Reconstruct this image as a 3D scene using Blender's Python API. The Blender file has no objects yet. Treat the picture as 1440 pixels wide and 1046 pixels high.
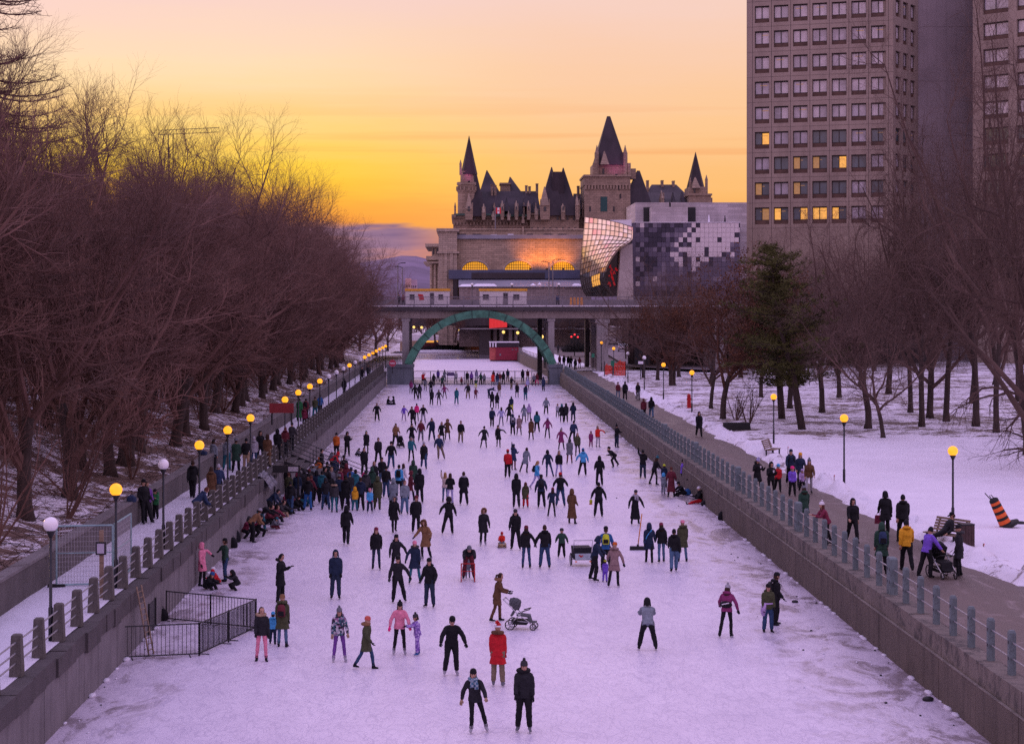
import bpy, bmesh, math, random
import numpy as np
from mathutils import Vector, Matrix, Euler
from mathutils.bvhtree import BVHTree
R = math.radians
rng = random.Random(7)
scene = bpy.context.scene
COL = scene.collection
F, CX, HY, CH = 2600.0, 651.0, 429.0, 11.0     # lens in photo pixels, principal column, horizon row, camera height

def gp(px, py, z=0.0):
    "ground point at height z seen at photo pixel px,py"
    Y = F * (CH - z) / (py - HY)
    return Vector(((px - CX) / F * Y, Y, z))
def dp(px, py, Y):
    return Vector(((px - CX) / F * Y, Y, CH - (py - HY) / F * Y))

# ---------------------------------------------------------------- camera
cd = bpy.data.cameras.new('camera'); cam = bpy.data.objects.new('camera', cd); COL.objects.link(cam)
cam.location = (0, 0, CH); cam.rotation_euler = (R(90), 0, 0)
cd.sensor_width = 36; cd.lens = 36 * F / 1440
cd.shift_x = (720 - CX) / 1440; cd.shift_y = -(523 - HY) / 1440
cd.clip_start = .5; cd.clip_end = 20000
scene.camera = cam
scene.view_settings.view_transform = 'Standard'; scene.view_settings.look = 'None'
scene.view_settings.exposure = 0.0; scene.view_settings.gamma = 1
scene.render.engine = 'CYCLES'
scene.cycles.max_bounces = 6; scene.cycles.diffuse_bounces = 3; scene.cycles.transparent_max_bounces = 8
scene.cycles.use_denoising = False

# ---------------------------------------------------------------- node helpers
def s2l(c):
    return tuple(((v / 12.92) if v <= .04045 else ((v + .055) / 1.055) ** 2.4) for v in [x / 255 for x in c])
class NT:
    def __init__(s, tree): s.t = tree; tree.nodes.clear()
    def n(s, typ, **kw):
        nd = s.t.nodes.new(typ)
        for k, v in kw.items():
            if k == 'inp':
                for a, b in v.items():
                    if isinstance(b, bpy.types.NodeSocket): s.t.links.new(b, nd.inputs[a])
                    else: nd.inputs[a].default_value = b
            else: setattr(nd, k, v)
        return nd
    def math(s, op, a, b=0.0, clamp=False):
        nd = s.n('ShaderNodeMath', operation=op, use_clamp=clamp, inp={0: a, 1: b}); return nd.outputs[0]
    def mix(s, f, a, b, bt='MIX'):
        nd = s.n('ShaderNodeMix', data_type='RGBA', blend_type=bt, inp={0: f, 6: a, 7: b}); return nd.outputs[2]
    def ramp(s, f, stops, interp='LINEAR'):
        nd = s.n('ShaderNodeValToRGB', inp={0: f}); cr = nd.color_ramp; cr.interpolation = interp
        while len(cr.elements) > 1: cr.elements.remove(cr.elements[-1])
        cr.elements[0].position = stops[0][0]; cr.elements[0].color = c4(stops[0][1])
        for p, c in stops[1:]:
            e = cr.elements.new(p); e.color = c4(c)
        return nd.outputs[0]
    def noise(s, vec, scale, detail=4, rough=.55, dist=0.0):
        return s.n('ShaderNodeTexNoise', inp={'Vector': vec, 'Scale': scale, 'Detail': detail, 'Roughness': rough, 'Distortion': dist}).outputs[0]
    def mapping(s, vec, scale=(1, 1, 1), rot=(0, 0, 0), loc=(0, 0, 0)):
        return s.n('ShaderNodeMapping', inp={'Vector': vec, 'Scale': scale, 'Rotation': rot, 'Location': loc}).outputs[0]
def c4(c): return tuple(c) + (1.0,) if len(c) == 3 else tuple(c)
def g3(v): return (v, v, v)

def new_mat(name):
    m = bpy.data.materials.new(name); m.use_nodes = True
    nt = NT(m.node_tree)
    out = nt.n('ShaderNodeOutputMaterial'); b = nt.n('ShaderNodeBsdfPrincipled')
    nt.t.links.new(b.outputs[0], out.inputs[0])
    return m, nt, b
def L(nt, a, b): nt.t.links.new(a, b)

_mats = {}
def plain(name, col, rough=.6, var=.18, scale=6.0, metal=0.0, bump=0.0, bscale=None, spec=.3, coords='Object', stretch=(1, 1, 1)):
    "a surface with a soft uneven tone and grain"
    if name in _mats: return _mats[name]
    m, nt, b = new_mat(name)
    tc = nt.n('ShaderNodeTexCoord').outputs[coords]
    v = nt.mapping(tc, stretch)
    f = nt.noise(v, scale, 5, .6)
    lo = tuple(x * (1 - var) for x in col); hi = tuple(min(1, x * (1 + var)) for x in col)
    L(nt, nt.ramp(f, [(.3, lo), (.7, hi)]), b.inputs['Base Color'])
    b.inputs['Roughness'].default_value = rough; b.inputs['Metallic'].default_value = metal
    b.inputs['Specular IOR Level'].default_value = spec
    if bump:
        bm = nt.n('ShaderNodeBump', inp={'Strength': bump, 'Distance': .02, 'Height': nt.noise(v, bscale or scale * 4, 4, .6)})
        L(nt, bm.outputs[0], b.inputs['Normal'])
    _mats[name] = m; return m
def glow(name, col, strength, base=None):
    if name in _mats: return _mats[name]
    m, nt, b = new_mat(name)
    tc = nt.n('ShaderNodeTexCoord').outputs['Object']
    f = nt.noise(tc, 3.0, 3)
    lo = tuple(x * .75 for x in col)
    L(nt, nt.ramp(f, [(.35, lo), (.65, col)]), b.inputs['Emission Color'])
    b.inputs['Emission Strength'].default_value = strength
    b.inputs['Base Color'].default_value = c4(base or col)
    _mats[name] = m; return m

# ---------------------------------------------------------------- mesh builder
class MB:
    def __init__(s): s.v = []; s.f = []; s.m = []
    def add(s, vs, fs, mi=0):
        o = len(s.v); s.v.extend([tuple(p) for p in vs])
        for f in fs: s.f.append(tuple(o + i for i in f)); s.m.append(mi)
        return s
    def box(s, c, size, mi=0, rz=0.0, rx=0.0, ry=0.0, taper=1.0):
        hx, hy, hz = size[0] / 2, size[1] / 2, size[2] / 2
        vs = []
        for z in (-1, 1):
            t = taper if z > 0 else 1
            for x, y in ((-1, -1), (1, -1), (1, 1), (-1, 1)): vs.append(Vector((x * hx * t, y * hy * t, z * hz)))
        M = Euler((rx, ry, rz)).to_matrix()
        vs = [M @ p + Vector(c) for p in vs]
        return s.add(vs, [(3, 2, 1, 0), (4, 5, 6, 7), (0, 1, 5, 4), (1, 2, 6, 5), (2, 3, 7, 6), (3, 0, 4, 7)], mi)
    def bx(s, x0, x1, y0, y1, z0, z1, mi=0):
        return s.box(((x0 + x1) / 2, (y0 + y1) / 2, (z0 + z1) / 2), (abs(x1 - x0), abs(y1 - y0), abs(z1 - z0)), mi)
    def tube(s, pts, rad, n=8, mi=0, caps=True, flat=1.0):
        pts = [Vector(p) for p in pts]
        if not isinstance(rad, (list, tuple)): rad = [rad] * len(pts)
        ref = None; rings = []
        for i, p in enumerate(pts):
            d = (pts[min(i + 1, len(pts) - 1)] - pts[max(i - 1, 0)])
            if d.length < 1e-9: d = Vector((0, 0, 1))
            d.normalize()
            if ref is None: ref = Vector((1, 0, 0)) if abs(d.x) < .8 else Vector((0, 1, 0))
            u = (ref - d * ref.dot(d)); u.normalize(); w = d.cross(u); ref = u
            r = rad[i]
            ru, rw = (r if isinstance(r, (tuple, list)) else (r, r * flat))
            rings.append([p + u * (math.cos(a) * ru) + w * (math.sin(a) * rw) for a in [2 * math.pi * k / n for k in range(n)]])
        vs = [q for r_ in rings for q in r_]; fs = []
        for i in range(len(pts) - 1):
            for k in range(n):
                a, b = i * n + k, i * n + (k + 1) % n
                fs.append((a, b, b + n, a + n))
        if caps:
            fs.append(tuple(range(n - 1, -1, -1))); o = (len(pts) - 1) * n; fs.append(tuple(o + k for k in range(n)))
        return s.add(vs, fs, mi)
    def lathe(s, prof, n=16, c=(0, 0, 0), mi=0, sx=1.0, sy=1.0, M=None):
        vs = []; fs = []
        for r, z in prof:
            for k in range(n):
                a = 2 * math.pi * k / n
                p = Vector((math.cos(a) * r * sx, math.sin(a) * r * sy, z))
                if M is not None: p = M @ p
                vs.append(p + Vector(c))
        m = len(prof)
        for i in range(m - 1):
            for k in range(n):
                a, b = i * n + k, i * n + (k + 1) % n
                fs.append((a, b, b + n, a + n))
        fs.append(tuple(range(n - 1, -1, -1))); fs.append(tuple((m - 1) * n + k for k in range(n)))
        return s.add(vs, fs, mi)
    def ball(s, c, r, n=12, mi=0, sc=(1, 1, 1), M=None):
        k = max(6, n // 2 + 2)
        prof = [(max(1e-4, math.sin(math.pi * i / k)) * r, -math.cos(math.pi * i / k) * r * sc[2]) for i in range(k + 1)]
        return s.lathe(prof, n, c, mi, sc[0], sc[1], M)
    def prism(s, poly, axis, a, b, mi=0):
        "extrude a polygon (list of 2D points) along axis 'x','y' or 'z' from a to b"
        n = len(poly); vs = []
        for t in (a, b):
            for u, w in poly:
                vs.append({'y': (u, t, w), 'x': (t, u, w), 'z': (u, w, t)}[axis])
        fs = [tuple(range(n)), tuple(range(2 * n - 1, n - 1, -1))]
        for k in range(n): fs.append((k + n, (k + 1) % n + n, (k + 1) % n, k)) if True else None
        return s.add(vs, fs, mi)
    def quad(s, a, b, c, d, mi=0): return s.add([a, b, c, d], [(0, 1, 2, 3)], mi)
    def build(s, name, mats, parent=None, smooth=False, loc=None, world=False, fix=True):
        off = Vector((0, 0, 0))
        if world and parent is not None:
            q = parent
            while q is not None: off = off + q.location; q = q.parent
        me = bpy.data.meshes.new(name)
        me.from_pydata([(Vector(p) - off)[:] for p in s.v] if world else s.v, [], s.f)
        if not isinstance(mats, (list, tuple)): mats = [mats]
        for m in mats: me.materials.append(m)
        if len(mats) > 1: me.polygons.foreach_set('material_index', s.m)
        if fix:
            bm = bmesh.new(); bm.from_mesh(me); bmesh.ops.recalc_face_normals(bm, faces=bm.faces); bm.to_mesh(me); bm.free()
        if smooth: me.polygons.foreach_set('use_smooth', [True] * len(me.polygons))
        me.update()
        o = bpy.data.objects.new(name, me); COL.objects.link(o)
        if parent is not None: o.parent = parent
        if loc is not None: o.location = loc
        return o

def tag(o, label=None, cat=None, group=None, kind=None):
    if label: o['label'] = label
    if cat: o['category'] = cat
    if group: o['group'] = group
    if kind: o['kind'] = kind
    return o
def thing(name, label, cat, loc=(0, 0, 0), rz=0.0, group=None, kind=None):
    o = bpy.data.objects.new(name, None); COL.objects.link(o)
    o.empty_display_size = .2; o.location = loc; o.rotation_euler = (0, 0, rz)
    return tag(o, label, cat, group, kind)
_kids = {}
def kids(o): return [c for c in bpy.data.objects if c.parent == o]
def dup(root, loc=None, rz=None, label=None, group=None, scale=None, tree=None):
    "copy a thing with its parts and sub-parts"
    def rec(o, parent):
        c = o.copy(); COL.objects.link(c); c.parent = parent
        for ch in tree_of(o): rec(ch, c)
        return c
    r = rec(root, None)
    if loc is not None: r.location = loc
    if rz is not None: r.rotation_euler = (0, 0, rz)
    if label: r['label'] = label
    if group: r['group'] = group
    if scale: r.scale = (scale, scale, scale) if not isinstance(scale, tuple) else scale
    return r
_tree_cache = {}
def tree_of(o):
    if o.name not in _tree_cache: _tree_cache[o.name] = kids(o)
    return _tree_cache[o.name]

# ---------------------------------------------------------------- world (dusk sky)
SUN_AZ, SUN_EL = R(-32), R(2.5)     # left of the view axis, just over the hills
w = bpy.data.worlds.new('World'); scene.world = w; w.use_nodes = True
nt = NT(w.node_tree)
out = nt.n('ShaderNodeOutputWorld'); bg = nt.n('ShaderNodeBackground'); L(nt, bg.outputs[0], out.inputs[0])
tc = nt.n('ShaderNodeTexCoord').outputs['Generated']
sep = nt.n('ShaderNodeSeparateXYZ', inp={0: tc})
sx, sy, sz = sep.outputs
# cloud streaks: stretched noise nudges the height the colour is read at
nz = nt.noise(nt.mapping(tc, (3.0, 3.0, 30)), 2.2, 5, .6)
zz = nt.math('ADD', sz, nt.math('MULTIPLY', nt.math('SUBTRACT', nz, .5), .024))
el = nt.math('MULTIPLY', nt.math('MAXIMUM', zz, 0.0), 1.0)
def sk(*c): return s2l(c)
warm = nt.ramp(el, [(0.0, sk(140, 100, 125)), (.014, sk(206, 118, 84)), (.034, sk(238, 134, 56)), (.046, sk(246, 152, 52)), (.057, sk(250, 172, 46)), (.068, sk(253, 198, 40)), (.078, sk(254, 208, 58)),
                    (.090, sk(253, 210, 104)), (.105, sk(253, 214, 142)), (.128, sk(253, 219, 178)), (.165, sk(245, 208, 198)), (.3, (1.32, .84, 1.06)), (.6, (1.03, .77, 1.24)), (1.0, (.80, .69, 1.24))])
side = nt.ramp(el, [(0.0, sk(160, 110, 120)), (.03, sk(240, 160, 84)), (.06, sk(249, 186, 108)), (.1, sk(250, 198, 144)), (.165, sk(244, 206, 192)),
                    (.3, (1.28, .84, 1.10)), (.6, (1.03, .77, 1.24)), (1.0, (.80, .69, 1.24))])
back = nt.ramp(el, [(0.0, sk(120, 92, 140)), (.12, (.92, .58, .72)), (.3, (1.10, .72, 1.0)), (.6, (.97, .74, 1.2)), (1.0, (.80, .69, 1.24))])
# azimuth weights
sd = (math.sin(SUN_AZ), math.cos(SUN_AZ))
ca = nt.math('ADD', nt.math('MULTIPLY', sx, sd[0]), nt.math('MULTIPLY', sy, sd[1]))
f1 = nt.n('ShaderNodeMapRange', interpolation_type='SMOOTHSTEP', inp={0: ca, 1: .80, 2: .90}).outputs[0]
f2 = nt.n('ShaderNodeMapRange', interpolation_type='SMOOTHSTEP', inp={0: ca, 1: -.35, 2: .6}).outputs[0]
col = nt.mix(f1, side, warm); col = nt.mix(f2, back, col)
# thin orange streaks
stn = nt.noise(nt.mapping(tc, (1.6, 1.6, 75)), 1.5, 4, .55)
stk = nt.n('ShaderNodeMapRange', interpolation_type='SMOOTHSTEP', inp={0: stn, 1: .52, 2: .66}).outputs[0]
sth = nt.n('ShaderNodeMapRange', inp={0: sz, 1: .12, 2: .06}).outputs[0]
col = nt.mix(nt.math('MULTIPLY', nt.math('MULTIPLY', stk, sth), .45), col, c4(sk(238, 140, 70)))
# low cloud bank over the hills on the left
bank_n = nt.noise(nt.mapping(tc, (7, 7, 60)), 1.6, 5, .6)
bt = nt.math('ADD', sz, nt.math('MULTIPLY', nt.math('SUBTRACT', bank_n, .5), .016))
bk = nt.n('ShaderNodeMapRange', interpolation_type='SMOOTHSTEP', inp={0: bt, 1: .0435, 2: .0395}).outputs[0]
bx_ = nt.n('ShaderNodeMapRange', interpolation_type='SMOOTHSTEP', inp={0: sx, 1: .02, 2: -.04}).outputs[0]
bankc = nt.ramp(nt.math('MULTIPLY', bank_n, 1.0), [(.35, sk(112, 92, 136)), (.52, sk(142, 112, 146)), (.68, sk(196, 132, 128))])
col = nt.mix(nt.math('MULTIPLY', bk, bx_), col, bankc)
nish = nt.n('ShaderNodeTexSky', sky_type='NISHITA', sun_disc=False, sun_elevation=SUN_EL, sun_rotation=SUN_AZ)
col = nt.mix(1.0, col, nt.mix(1.0, nish.outputs[0], (.012, .010, .016, 1), 'MULTIPLY'), 'ADD')
L(nt, col, bg.inputs[0]); bg.inputs[1].default_value = 1.0
ld = bpy.data.lights.new('sun', 'SUN'); ld.energy = .5; ld.angle = R(12); ld.color = (1, .62, .35)
sun = bpy.data.objects.new('sun', ld); COL.objects.link(sun)
dirv = Vector((math.sin(SUN_AZ) * math.cos(SUN_EL), math.cos(SUN_AZ) * math.cos(SUN_EL), math.sin(SUN_EL)))
sun.rotation_euler = dirv.to_track_quat('Z', 'Y').to_euler()
ZL, ZR = 1.93, 1.76            # walkway levels left and right
XL, XR = -10.5, 13.27          # canal wall faces
YB = 258.0                     # bridge front

# ---------------------------------------------------------------- setting materials
def mat_ice():
    m, nt, b = new_mat('skated_ice')
    P = nt.n('ShaderNodeTexCoord').outputs['Object']
    sp = nt.n('ShaderNodeSeparateXYZ', inp={0: P}).outputs
    big = nt.noise(nt.mapping(P, (.22, .10, 1)), 1.0, 5, .6)
    mid = nt.noise(nt.mapping(P, (1.6, .9, 1)), 1.0, 6, .65, .6)
    fine = nt.noise(P, 9.0, 4, .7)
    # blade scratches: thin curved lines at two scales
    def scratch(sc, rot, seed):
        wv = nt.n('ShaderNodeTexNoise', inp={'Vector': nt.mapping(P, (1, .42, 1), (0, 0, rot * .25), (seed, seed * 2, 0)), 'Scale': sc, 'Detail': 2.0, 'Roughness': .45, 'Distortion': .9})
        d = nt.math('ABSOLUTE', nt.math('SUBTRACT', wv.outputs[0], .5))
        return nt.n('ShaderNodeMapRange', inp={0: d, 1: .003, 2: .017, 3: 1.0, 4: 0.0}).outputs[0]
    scr = nt.math('MAXIMUM', nt.math('MAXIMUM', scratch(1.3, .3, 3), scratch(2.1, -1.2, 11)), scratch(3.4, 1.0, 23))
    # wet bare ice creeping out of the canal walls
    dl = nt.math('SUBTRACT', sp[0], XL); dr = nt.math('SUBTRACT', XR, sp[0])
    dw = nt.math('MINIMUM', nt.math('MULTIPLY', dl, 1.6), dr)
    edge = nt.n('ShaderNodeMapRange', interpolation_type='SMOOTHSTEP', inp={0: nt.math('ADD', dw, nt.math('MULTIPLY', nt.math('SUBTRACT', mid, .5), 5.5)), 1: 4.6, 2: .6, 3: 0.0, 4: 1.0}).outputs[0]
    patch = nt.n('ShaderNodeMapRange', interpolation_type='SMOOTHSTEP', inp={0: nt.noise(nt.mapping(P, (.55, .3, 1)), 1.0, 7, .7, 1.2), 1: .46, 2: .6}).outputs[0]
    bare = nt.math('MULTIPLY', edge, nt.math('ADD', nt.math('MULTIPLY', patch, .85), .22), True)
    # melt water beyond the bridge
    wet = nt.math('MULTIPLY', nt.n('ShaderNodeMapRange', inp={0: nt.math('ABSOLUTE', nt.math('SUBTRACT', nt.math('ADD', sp[1], nt.math('MULTIPLY', big, 12)), 398.0)), 1: 22.0, 2: 8.0}).outputs[0], 1.0, True)
    snow = nt.ramp(nt.math('ADD', nt.math('MULTIPLY', big, .6), nt.math('MULTIPLY', mid, .4)), [(.3, (.53, .475, .59)), (.5, (.64, .58, .69)), (.7, (.74, .68, .78))])
    snow = nt.mix(nt.math('MULTIPLY', nt.n('ShaderNodeMapRange', inp={0: fine, 1: .48, 2: .68}).outputs[0], .5), snow, (.46, .43, .56, 1))
    snow = nt.mix(nt.math('MULTIPLY', scr, .45), snow, (.38, .34, .47, 1))
    col = nt.mix(nt.math('MULTIPLY', bare, .9), snow, (.215, .175, .195, 1))
    col = nt.mix(nt.math('MULTIPLY', wet, .85), col, (.10, .085, .09, 1))
    L(nt, col, b.inputs['Base Color'])
    rgh = nt.math('SUBTRACT', nt.math('SUBTRACT', .44, nt.math('MULTIPLY', bare, .2)), nt.math('MULTIPLY', wet, .42))
    L(nt, rgh, b.inputs['Roughness'])
    b.inputs['Specular IOR Level'].default_value = .5
    h = nt.math('ADD', nt.math('MULTIPLY', fine, .5), nt.math('MULTIPLY', mid, 1.0))
    h = nt.math('SUBTRACT', h, nt.math('MULTIPLY', scr, .4))
    bp = nt.n('ShaderNodeBump', inp={'Strength': .22, 'Distance': .05, 'Height': h}); L(nt, bp.outputs[0], b.inputs['Normal'])
    return m
def mat_snow(name, litter=0.0, sc=1.0, lit_col=(.075, .05, .042), tint=(.74, .70, .78)):
    m, nt, b = new_mat(name)
    P = nt.n('ShaderNodeTexCoord').outputs['Object']
    a = nt.noise(P, .35 * sc, 5, .6); f = nt.noise(P, 3.0 * sc, 6, .7)
    s = nt.ramp(a, [(.3, tuple(x * .88 for x in tint)), (.7, tint)])
    s = nt.mix(nt.math('MULTIPLY', nt.n('ShaderNodeMapRange', inp={0: f, 1: .5, 2: .78}).outputs[0], .3), s, (.46, .44, .54, 1))
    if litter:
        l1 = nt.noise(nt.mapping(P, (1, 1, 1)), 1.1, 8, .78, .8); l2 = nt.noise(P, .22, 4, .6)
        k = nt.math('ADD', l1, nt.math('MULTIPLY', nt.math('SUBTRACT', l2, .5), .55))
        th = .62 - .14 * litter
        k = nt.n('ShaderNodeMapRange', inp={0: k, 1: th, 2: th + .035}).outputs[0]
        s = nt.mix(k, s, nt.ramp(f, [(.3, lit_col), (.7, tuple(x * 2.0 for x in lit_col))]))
    L(nt, s, b.inputs['Base Color']); b.inputs['Roughness'].default_value = .75
    bp = nt.n('ShaderNodeBump', inp={'Strength': .5, 'Distance': .12, 'Height': nt.math('ADD', f, a)}); L(nt, bp.outputs[0], b.inputs['Normal'])
    return m
def mat_concrete(name, c, streak=.5, moss=0.0, rough=.85, sc=1.0):
    m, nt, b = new_mat(name)
    P = nt.n('ShaderNodeTexCoord').outputs['Object']
    n1 = nt.noise(P, .6 * sc, 6, .65); n2 = nt.noise(nt.mapping(P, (2.2, 2.2, .18)), 1.2 * sc, 5, .7); n3 = nt.noise(P, 14 * sc, 5, .7)
    s = nt.ramp(n1, [(.3, tuple(x * .72 for x in c)), (.7, tuple(x * 1.18 for x in c))])
    k = nt.n('ShaderNodeMapRange', inp={0: n2, 1: .5, 2: .72}).outputs[0]
    s = nt.mix(nt.math('MULTIPLY', k, streak), s, tuple(x * .32 for x in c) + (1,))
    k2 = nt.n('ShaderNodeMapRange', inp={0: n2, 1: .34, 2: .24}).outputs[0]
    s = nt.mix(nt.math('MULTIPLY', k2, streak * .5), s, tuple(min(1, x * 1.7) for x in c) + (1,))
    if moss:
        k3 = nt.n('ShaderNodeMapRange', inp={0: nt.noise(P, 1.8 * sc, 7, .75, .5), 1: .5, 2: .58}).outputs[0]
        s = nt.mix(nt.math('MULTIPLY', k3, moss), s, (.035, .032, .03, 1))
    L(nt, s, b.inputs['Base Color']); b.inputs['Roughness'].default_value = rough
    bp = nt.n('ShaderNodeBump', inp={'Strength': .45, 'Distance': .03, 'Height': nt.math('ADD', n3, nt.math('MULTIPLY', n1, .6))}); L(nt, bp.outputs[0], b.inputs['Normal'])
    return m
def mat_path():
    m, nt, b = new_mat('slushy_asphalt')
    P = nt.n('ShaderNodeTexCoord').outputs['Object']
    a = nt.noise(nt.mapping(P, (.8, .14, 1)), 1.0, 6, .65); f = nt.noise(P, 5.0, 5, .7); g = nt.noise(nt.mapping(P, (1.0, .35, 1)), 1.3, 7, .7, .6)
    s = nt.ramp(a, [(.3, (.05, .034, .027)), (.55, (.095, .066, .054)), (.72, (.15, .11, .095))])
    k = nt.n('ShaderNodeMapRange', inp={0: g, 1: .55, 2: .68}).outputs[0]
    s = nt.mix(nt.math('MULTIPLY', k, .35), s, (.36, .29, .29, 1))
    s = nt.mix(nt.math('MULTIPLY', f, .25), s, (.07, .055, .05, 1))
    L(nt, s, b.inputs['Base Color']); L(nt, nt.ramp(a, [(.3, g3(.42)), (.7, g3(.8))]), b.inputs['Roughness'])
    bp = nt.n('ShaderNodeBump', inp={'Strength': .4, 'Distance': .04, 'Height': nt.math('ADD', f, g)}); L(nt, bp.outputs[0], b.inputs['Normal'])
    return m
M_ICE = mat_ice()
M_SNOW_PARK = mat_snow('park_snow', .0, 1.0)
M_SNOW_SLOPE = mat_snow('leaf_littered_snow', 1.3, 1.0, (.085, .05, .038))
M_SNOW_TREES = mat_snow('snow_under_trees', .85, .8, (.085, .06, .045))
M_SNOW_WALK = mat_snow('trodden_snow', .0, 2.0, tint=(.66, .64, .73))
M_PATH = mat_path()
M_WALL_L = mat_concrete('grey_canal_concrete', (.155, .142, .148), .65)
M_COPE_L = mat_concrete('dark_rough_coping', (.062, .053, .056), .3, .55)
M_WALL_R = mat_concrete('brown_canal_concrete', (.105, .083, .066), .8)
M_COPE_R = mat_concrete('mossy_coping', (.155, .13, .11), .55, .75)
M_BOLL = mat_concrete('bollard_concrete', (.10, .09, .083), .5, .3, sc=3)
M_POST = mat_concrete('blue_grey_post', (.135, .175, .19), .45, .3, sc=3)
M_STEEL = plain('dark_steel', (.035, .035, .04), .45, .2, 8, metal=.6)
M_GALV = plain('galvanised_pipe', (.33, .33, .36), .45, .2, 8, metal=.7)
M_BLACK = plain('black_paint', (.018, .018, .02), .5, .25, 9)
M_BARK = plain('grey_brown_bark', (.052, .036, .032), .9, .35, 3, bump=.8, bscale=10, stretch=(2, 2, .4))
M_LAMP_ON = glow('lit_globe', (1.0, .36, .014), 1.8, (.25, .10, .01))
M_LAMP_OFF = plain('white_globe', (.80, .78, .82), .25, .05, 5, spec=.6)

# ---------------------------------------------------------------- terrain helpers
def grid(name, xs, ys, zf, mats, kind='structure', mf=None):
    vs = [(x, y, zf(x, y)) for y in ys for x in xs]
    nx = len(xs); fs = [(j * nx + i, j * nx + i + 1, (j + 1) * nx + i + 1, (j + 1) * nx + i) for j in range(len(ys) - 1) for i in range(nx - 1)]
    me = bpy.data.meshes.new(name); me.from_pydata(vs, [], fs)
    for m in (mats if isinstance(mats, list) else [mats]): me.materials.append(m)
    if mf: me.polygons.foreach_set('material_index', [mf(*(me.polygons[k].center[:2])) for k in range(len(fs))])
    me.polygons.foreach_set('use_smooth', [True] * len(fs)); me.update()
    o = bpy.data.objects.new(name, me); COL.objects.link(o); tag(o, kind=kind); return o
def frange(a, b, n): return [a + (b - a) * i / (n - 1) for i in range(n)]
from mathutils import noise as mnoise
def fbm(x, y, s=1.0, o=4, seed=0): return mnoise.fractal(Vector((x * s, y * s, seed)), .9, 2.0, o)

# ---------------------------------------------------------------- ice, ground, banks
ice = MB(); ice.quad((-11.5, 15, 0), (14, 15, 0), (14, 470, 0), (-11.5, 470, 0)); tag(ice.build('ice', M_ICE), kind='structure')
grid('ground', frange(-3000, 3000, 13), frange(-60, 6000, 13), lambda x, y: -1.0, M_SNOW_TREES)
def zslope(x, y):
    d = -13.9 - x
    t = max(0.0, min(1.0, d / 17)); t = t * t * (3 - 2 * t)
    return 2.72 + 4.6 * t + .22 * fbm(x, y, .25, 4, 1) * min(1, d) + (.08 * fbm(x, y, 1.1, 3, 5) if d > .3 else 0)
xs = [-13.85, -14.3, -15, -15.7, -16.5, -17.3, -18.2, -19.2, -20.4, -22, -24, -27, -31, -38, -50, -80, -140]
grid('left_slope', xs, [20 + 1.6 * i for i in range(150)] + frange(262, 440, 25), zslope, M_SNOW_SLOPE)
wk = grid('walkway', frange(-13.55, -10.86, 8), [20 + 1.5 * i for i in range(160)], lambda x, y: ZL + .035 * fbm(x, y, .8, 4, 3), M_SNOW_WALK)
def zpark(x, y):
    if x < 18.6: return ZR
    return ZR + .28 * min(1, (x - 18.6) / 2) * (fbm(x, y, .12, 4, 2) * .5 + .4) + .012 * max(0, x - 30)
xs = [13.9, 16, 18.3, 18.6, 19, 19.6, 20.4, 21.4, 23, 25, 28, 32, 37, 43, 50, 60, 80, 120, 220]
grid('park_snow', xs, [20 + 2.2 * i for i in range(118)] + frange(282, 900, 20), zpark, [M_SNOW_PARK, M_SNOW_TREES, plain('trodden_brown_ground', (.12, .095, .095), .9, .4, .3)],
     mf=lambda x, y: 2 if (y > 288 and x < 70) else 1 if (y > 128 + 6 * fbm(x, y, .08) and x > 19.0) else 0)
def edge_path(y): return 18.1 + .35 * fbm(0, y, .12, 3, 9) + (.9 if y < 66 else 0) * min(1, (66 - y) / 10)
pv = []; ys = [20 + 1.2 * i for i in range(205)]
pb = MB(); rows = []
for y in ys:
    e = edge_path(y); rows.append([(13.92 + (e - 13.92) * k / 5, y, ZR + .012 + .012 * fbm(k, y, .5)) for k in range(6)])
vs = [p for r in rows for p in r]; fs = [(j * 6 + i, j * 6 + i + 1, (j + 1) * 6 + i + 1, (j + 1) * 6 + i) for j in range(len(ys) - 1) for i in range(5)]
pb.add(vs, fs); tag(pb.build('path', M_PATH, smooth=True), kind='structure')
rd = MB(); rd.quad((23.5, 262, 2.25), (36, 246, 2.25), (52, 560, 2.6), (33, 560, 2.6)); tag(rd.build('road', plain('road_asphalt', (.17, .14, .155), .7, .2, .4)), kind='structure')
# ploughed snow ridge along the path
def ridge(name, xc, y0, y1, wd, ht, seed, mat):
    vs = []; fs = []; n = 7; ys = [y0 + .45 * i for i in range(int((y1 - y0) / .45))]
    for y in ys:
        for k in range(n):
            u = k / (n - 1) * 2 - 1
            x = xc(y) + u * wd * (1 + .3 * fbm(3, y, .3, 3, seed))
            h = ht * (1 - u * u) * max(.1, .6 + 1.0 * fbm(x * 1.6, y * .9, .8, 5, seed)) - .02
            vs.append((x, y, ZR + h))
    for j in range(len(ys) - 1):
        for i in range(n - 1): fs.append((j * n + i, j * n + i + 1, (j + 1) * n + i + 1, (j + 1) * n + i))
    b = MB(); b.add(vs, fs); return tag(b.build(name, mat, smooth=True), kind='stuff', label='lumpy grey ploughed snow along the edge of the asphalt path', cat='snow')
ridge('snow', lambda y: edge_path(y) + .5, 45, 245, .85, .5, 4, mat_snow('dirty_ploughed_snow', .35, 2.0, (.16, .13, .13)))

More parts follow.
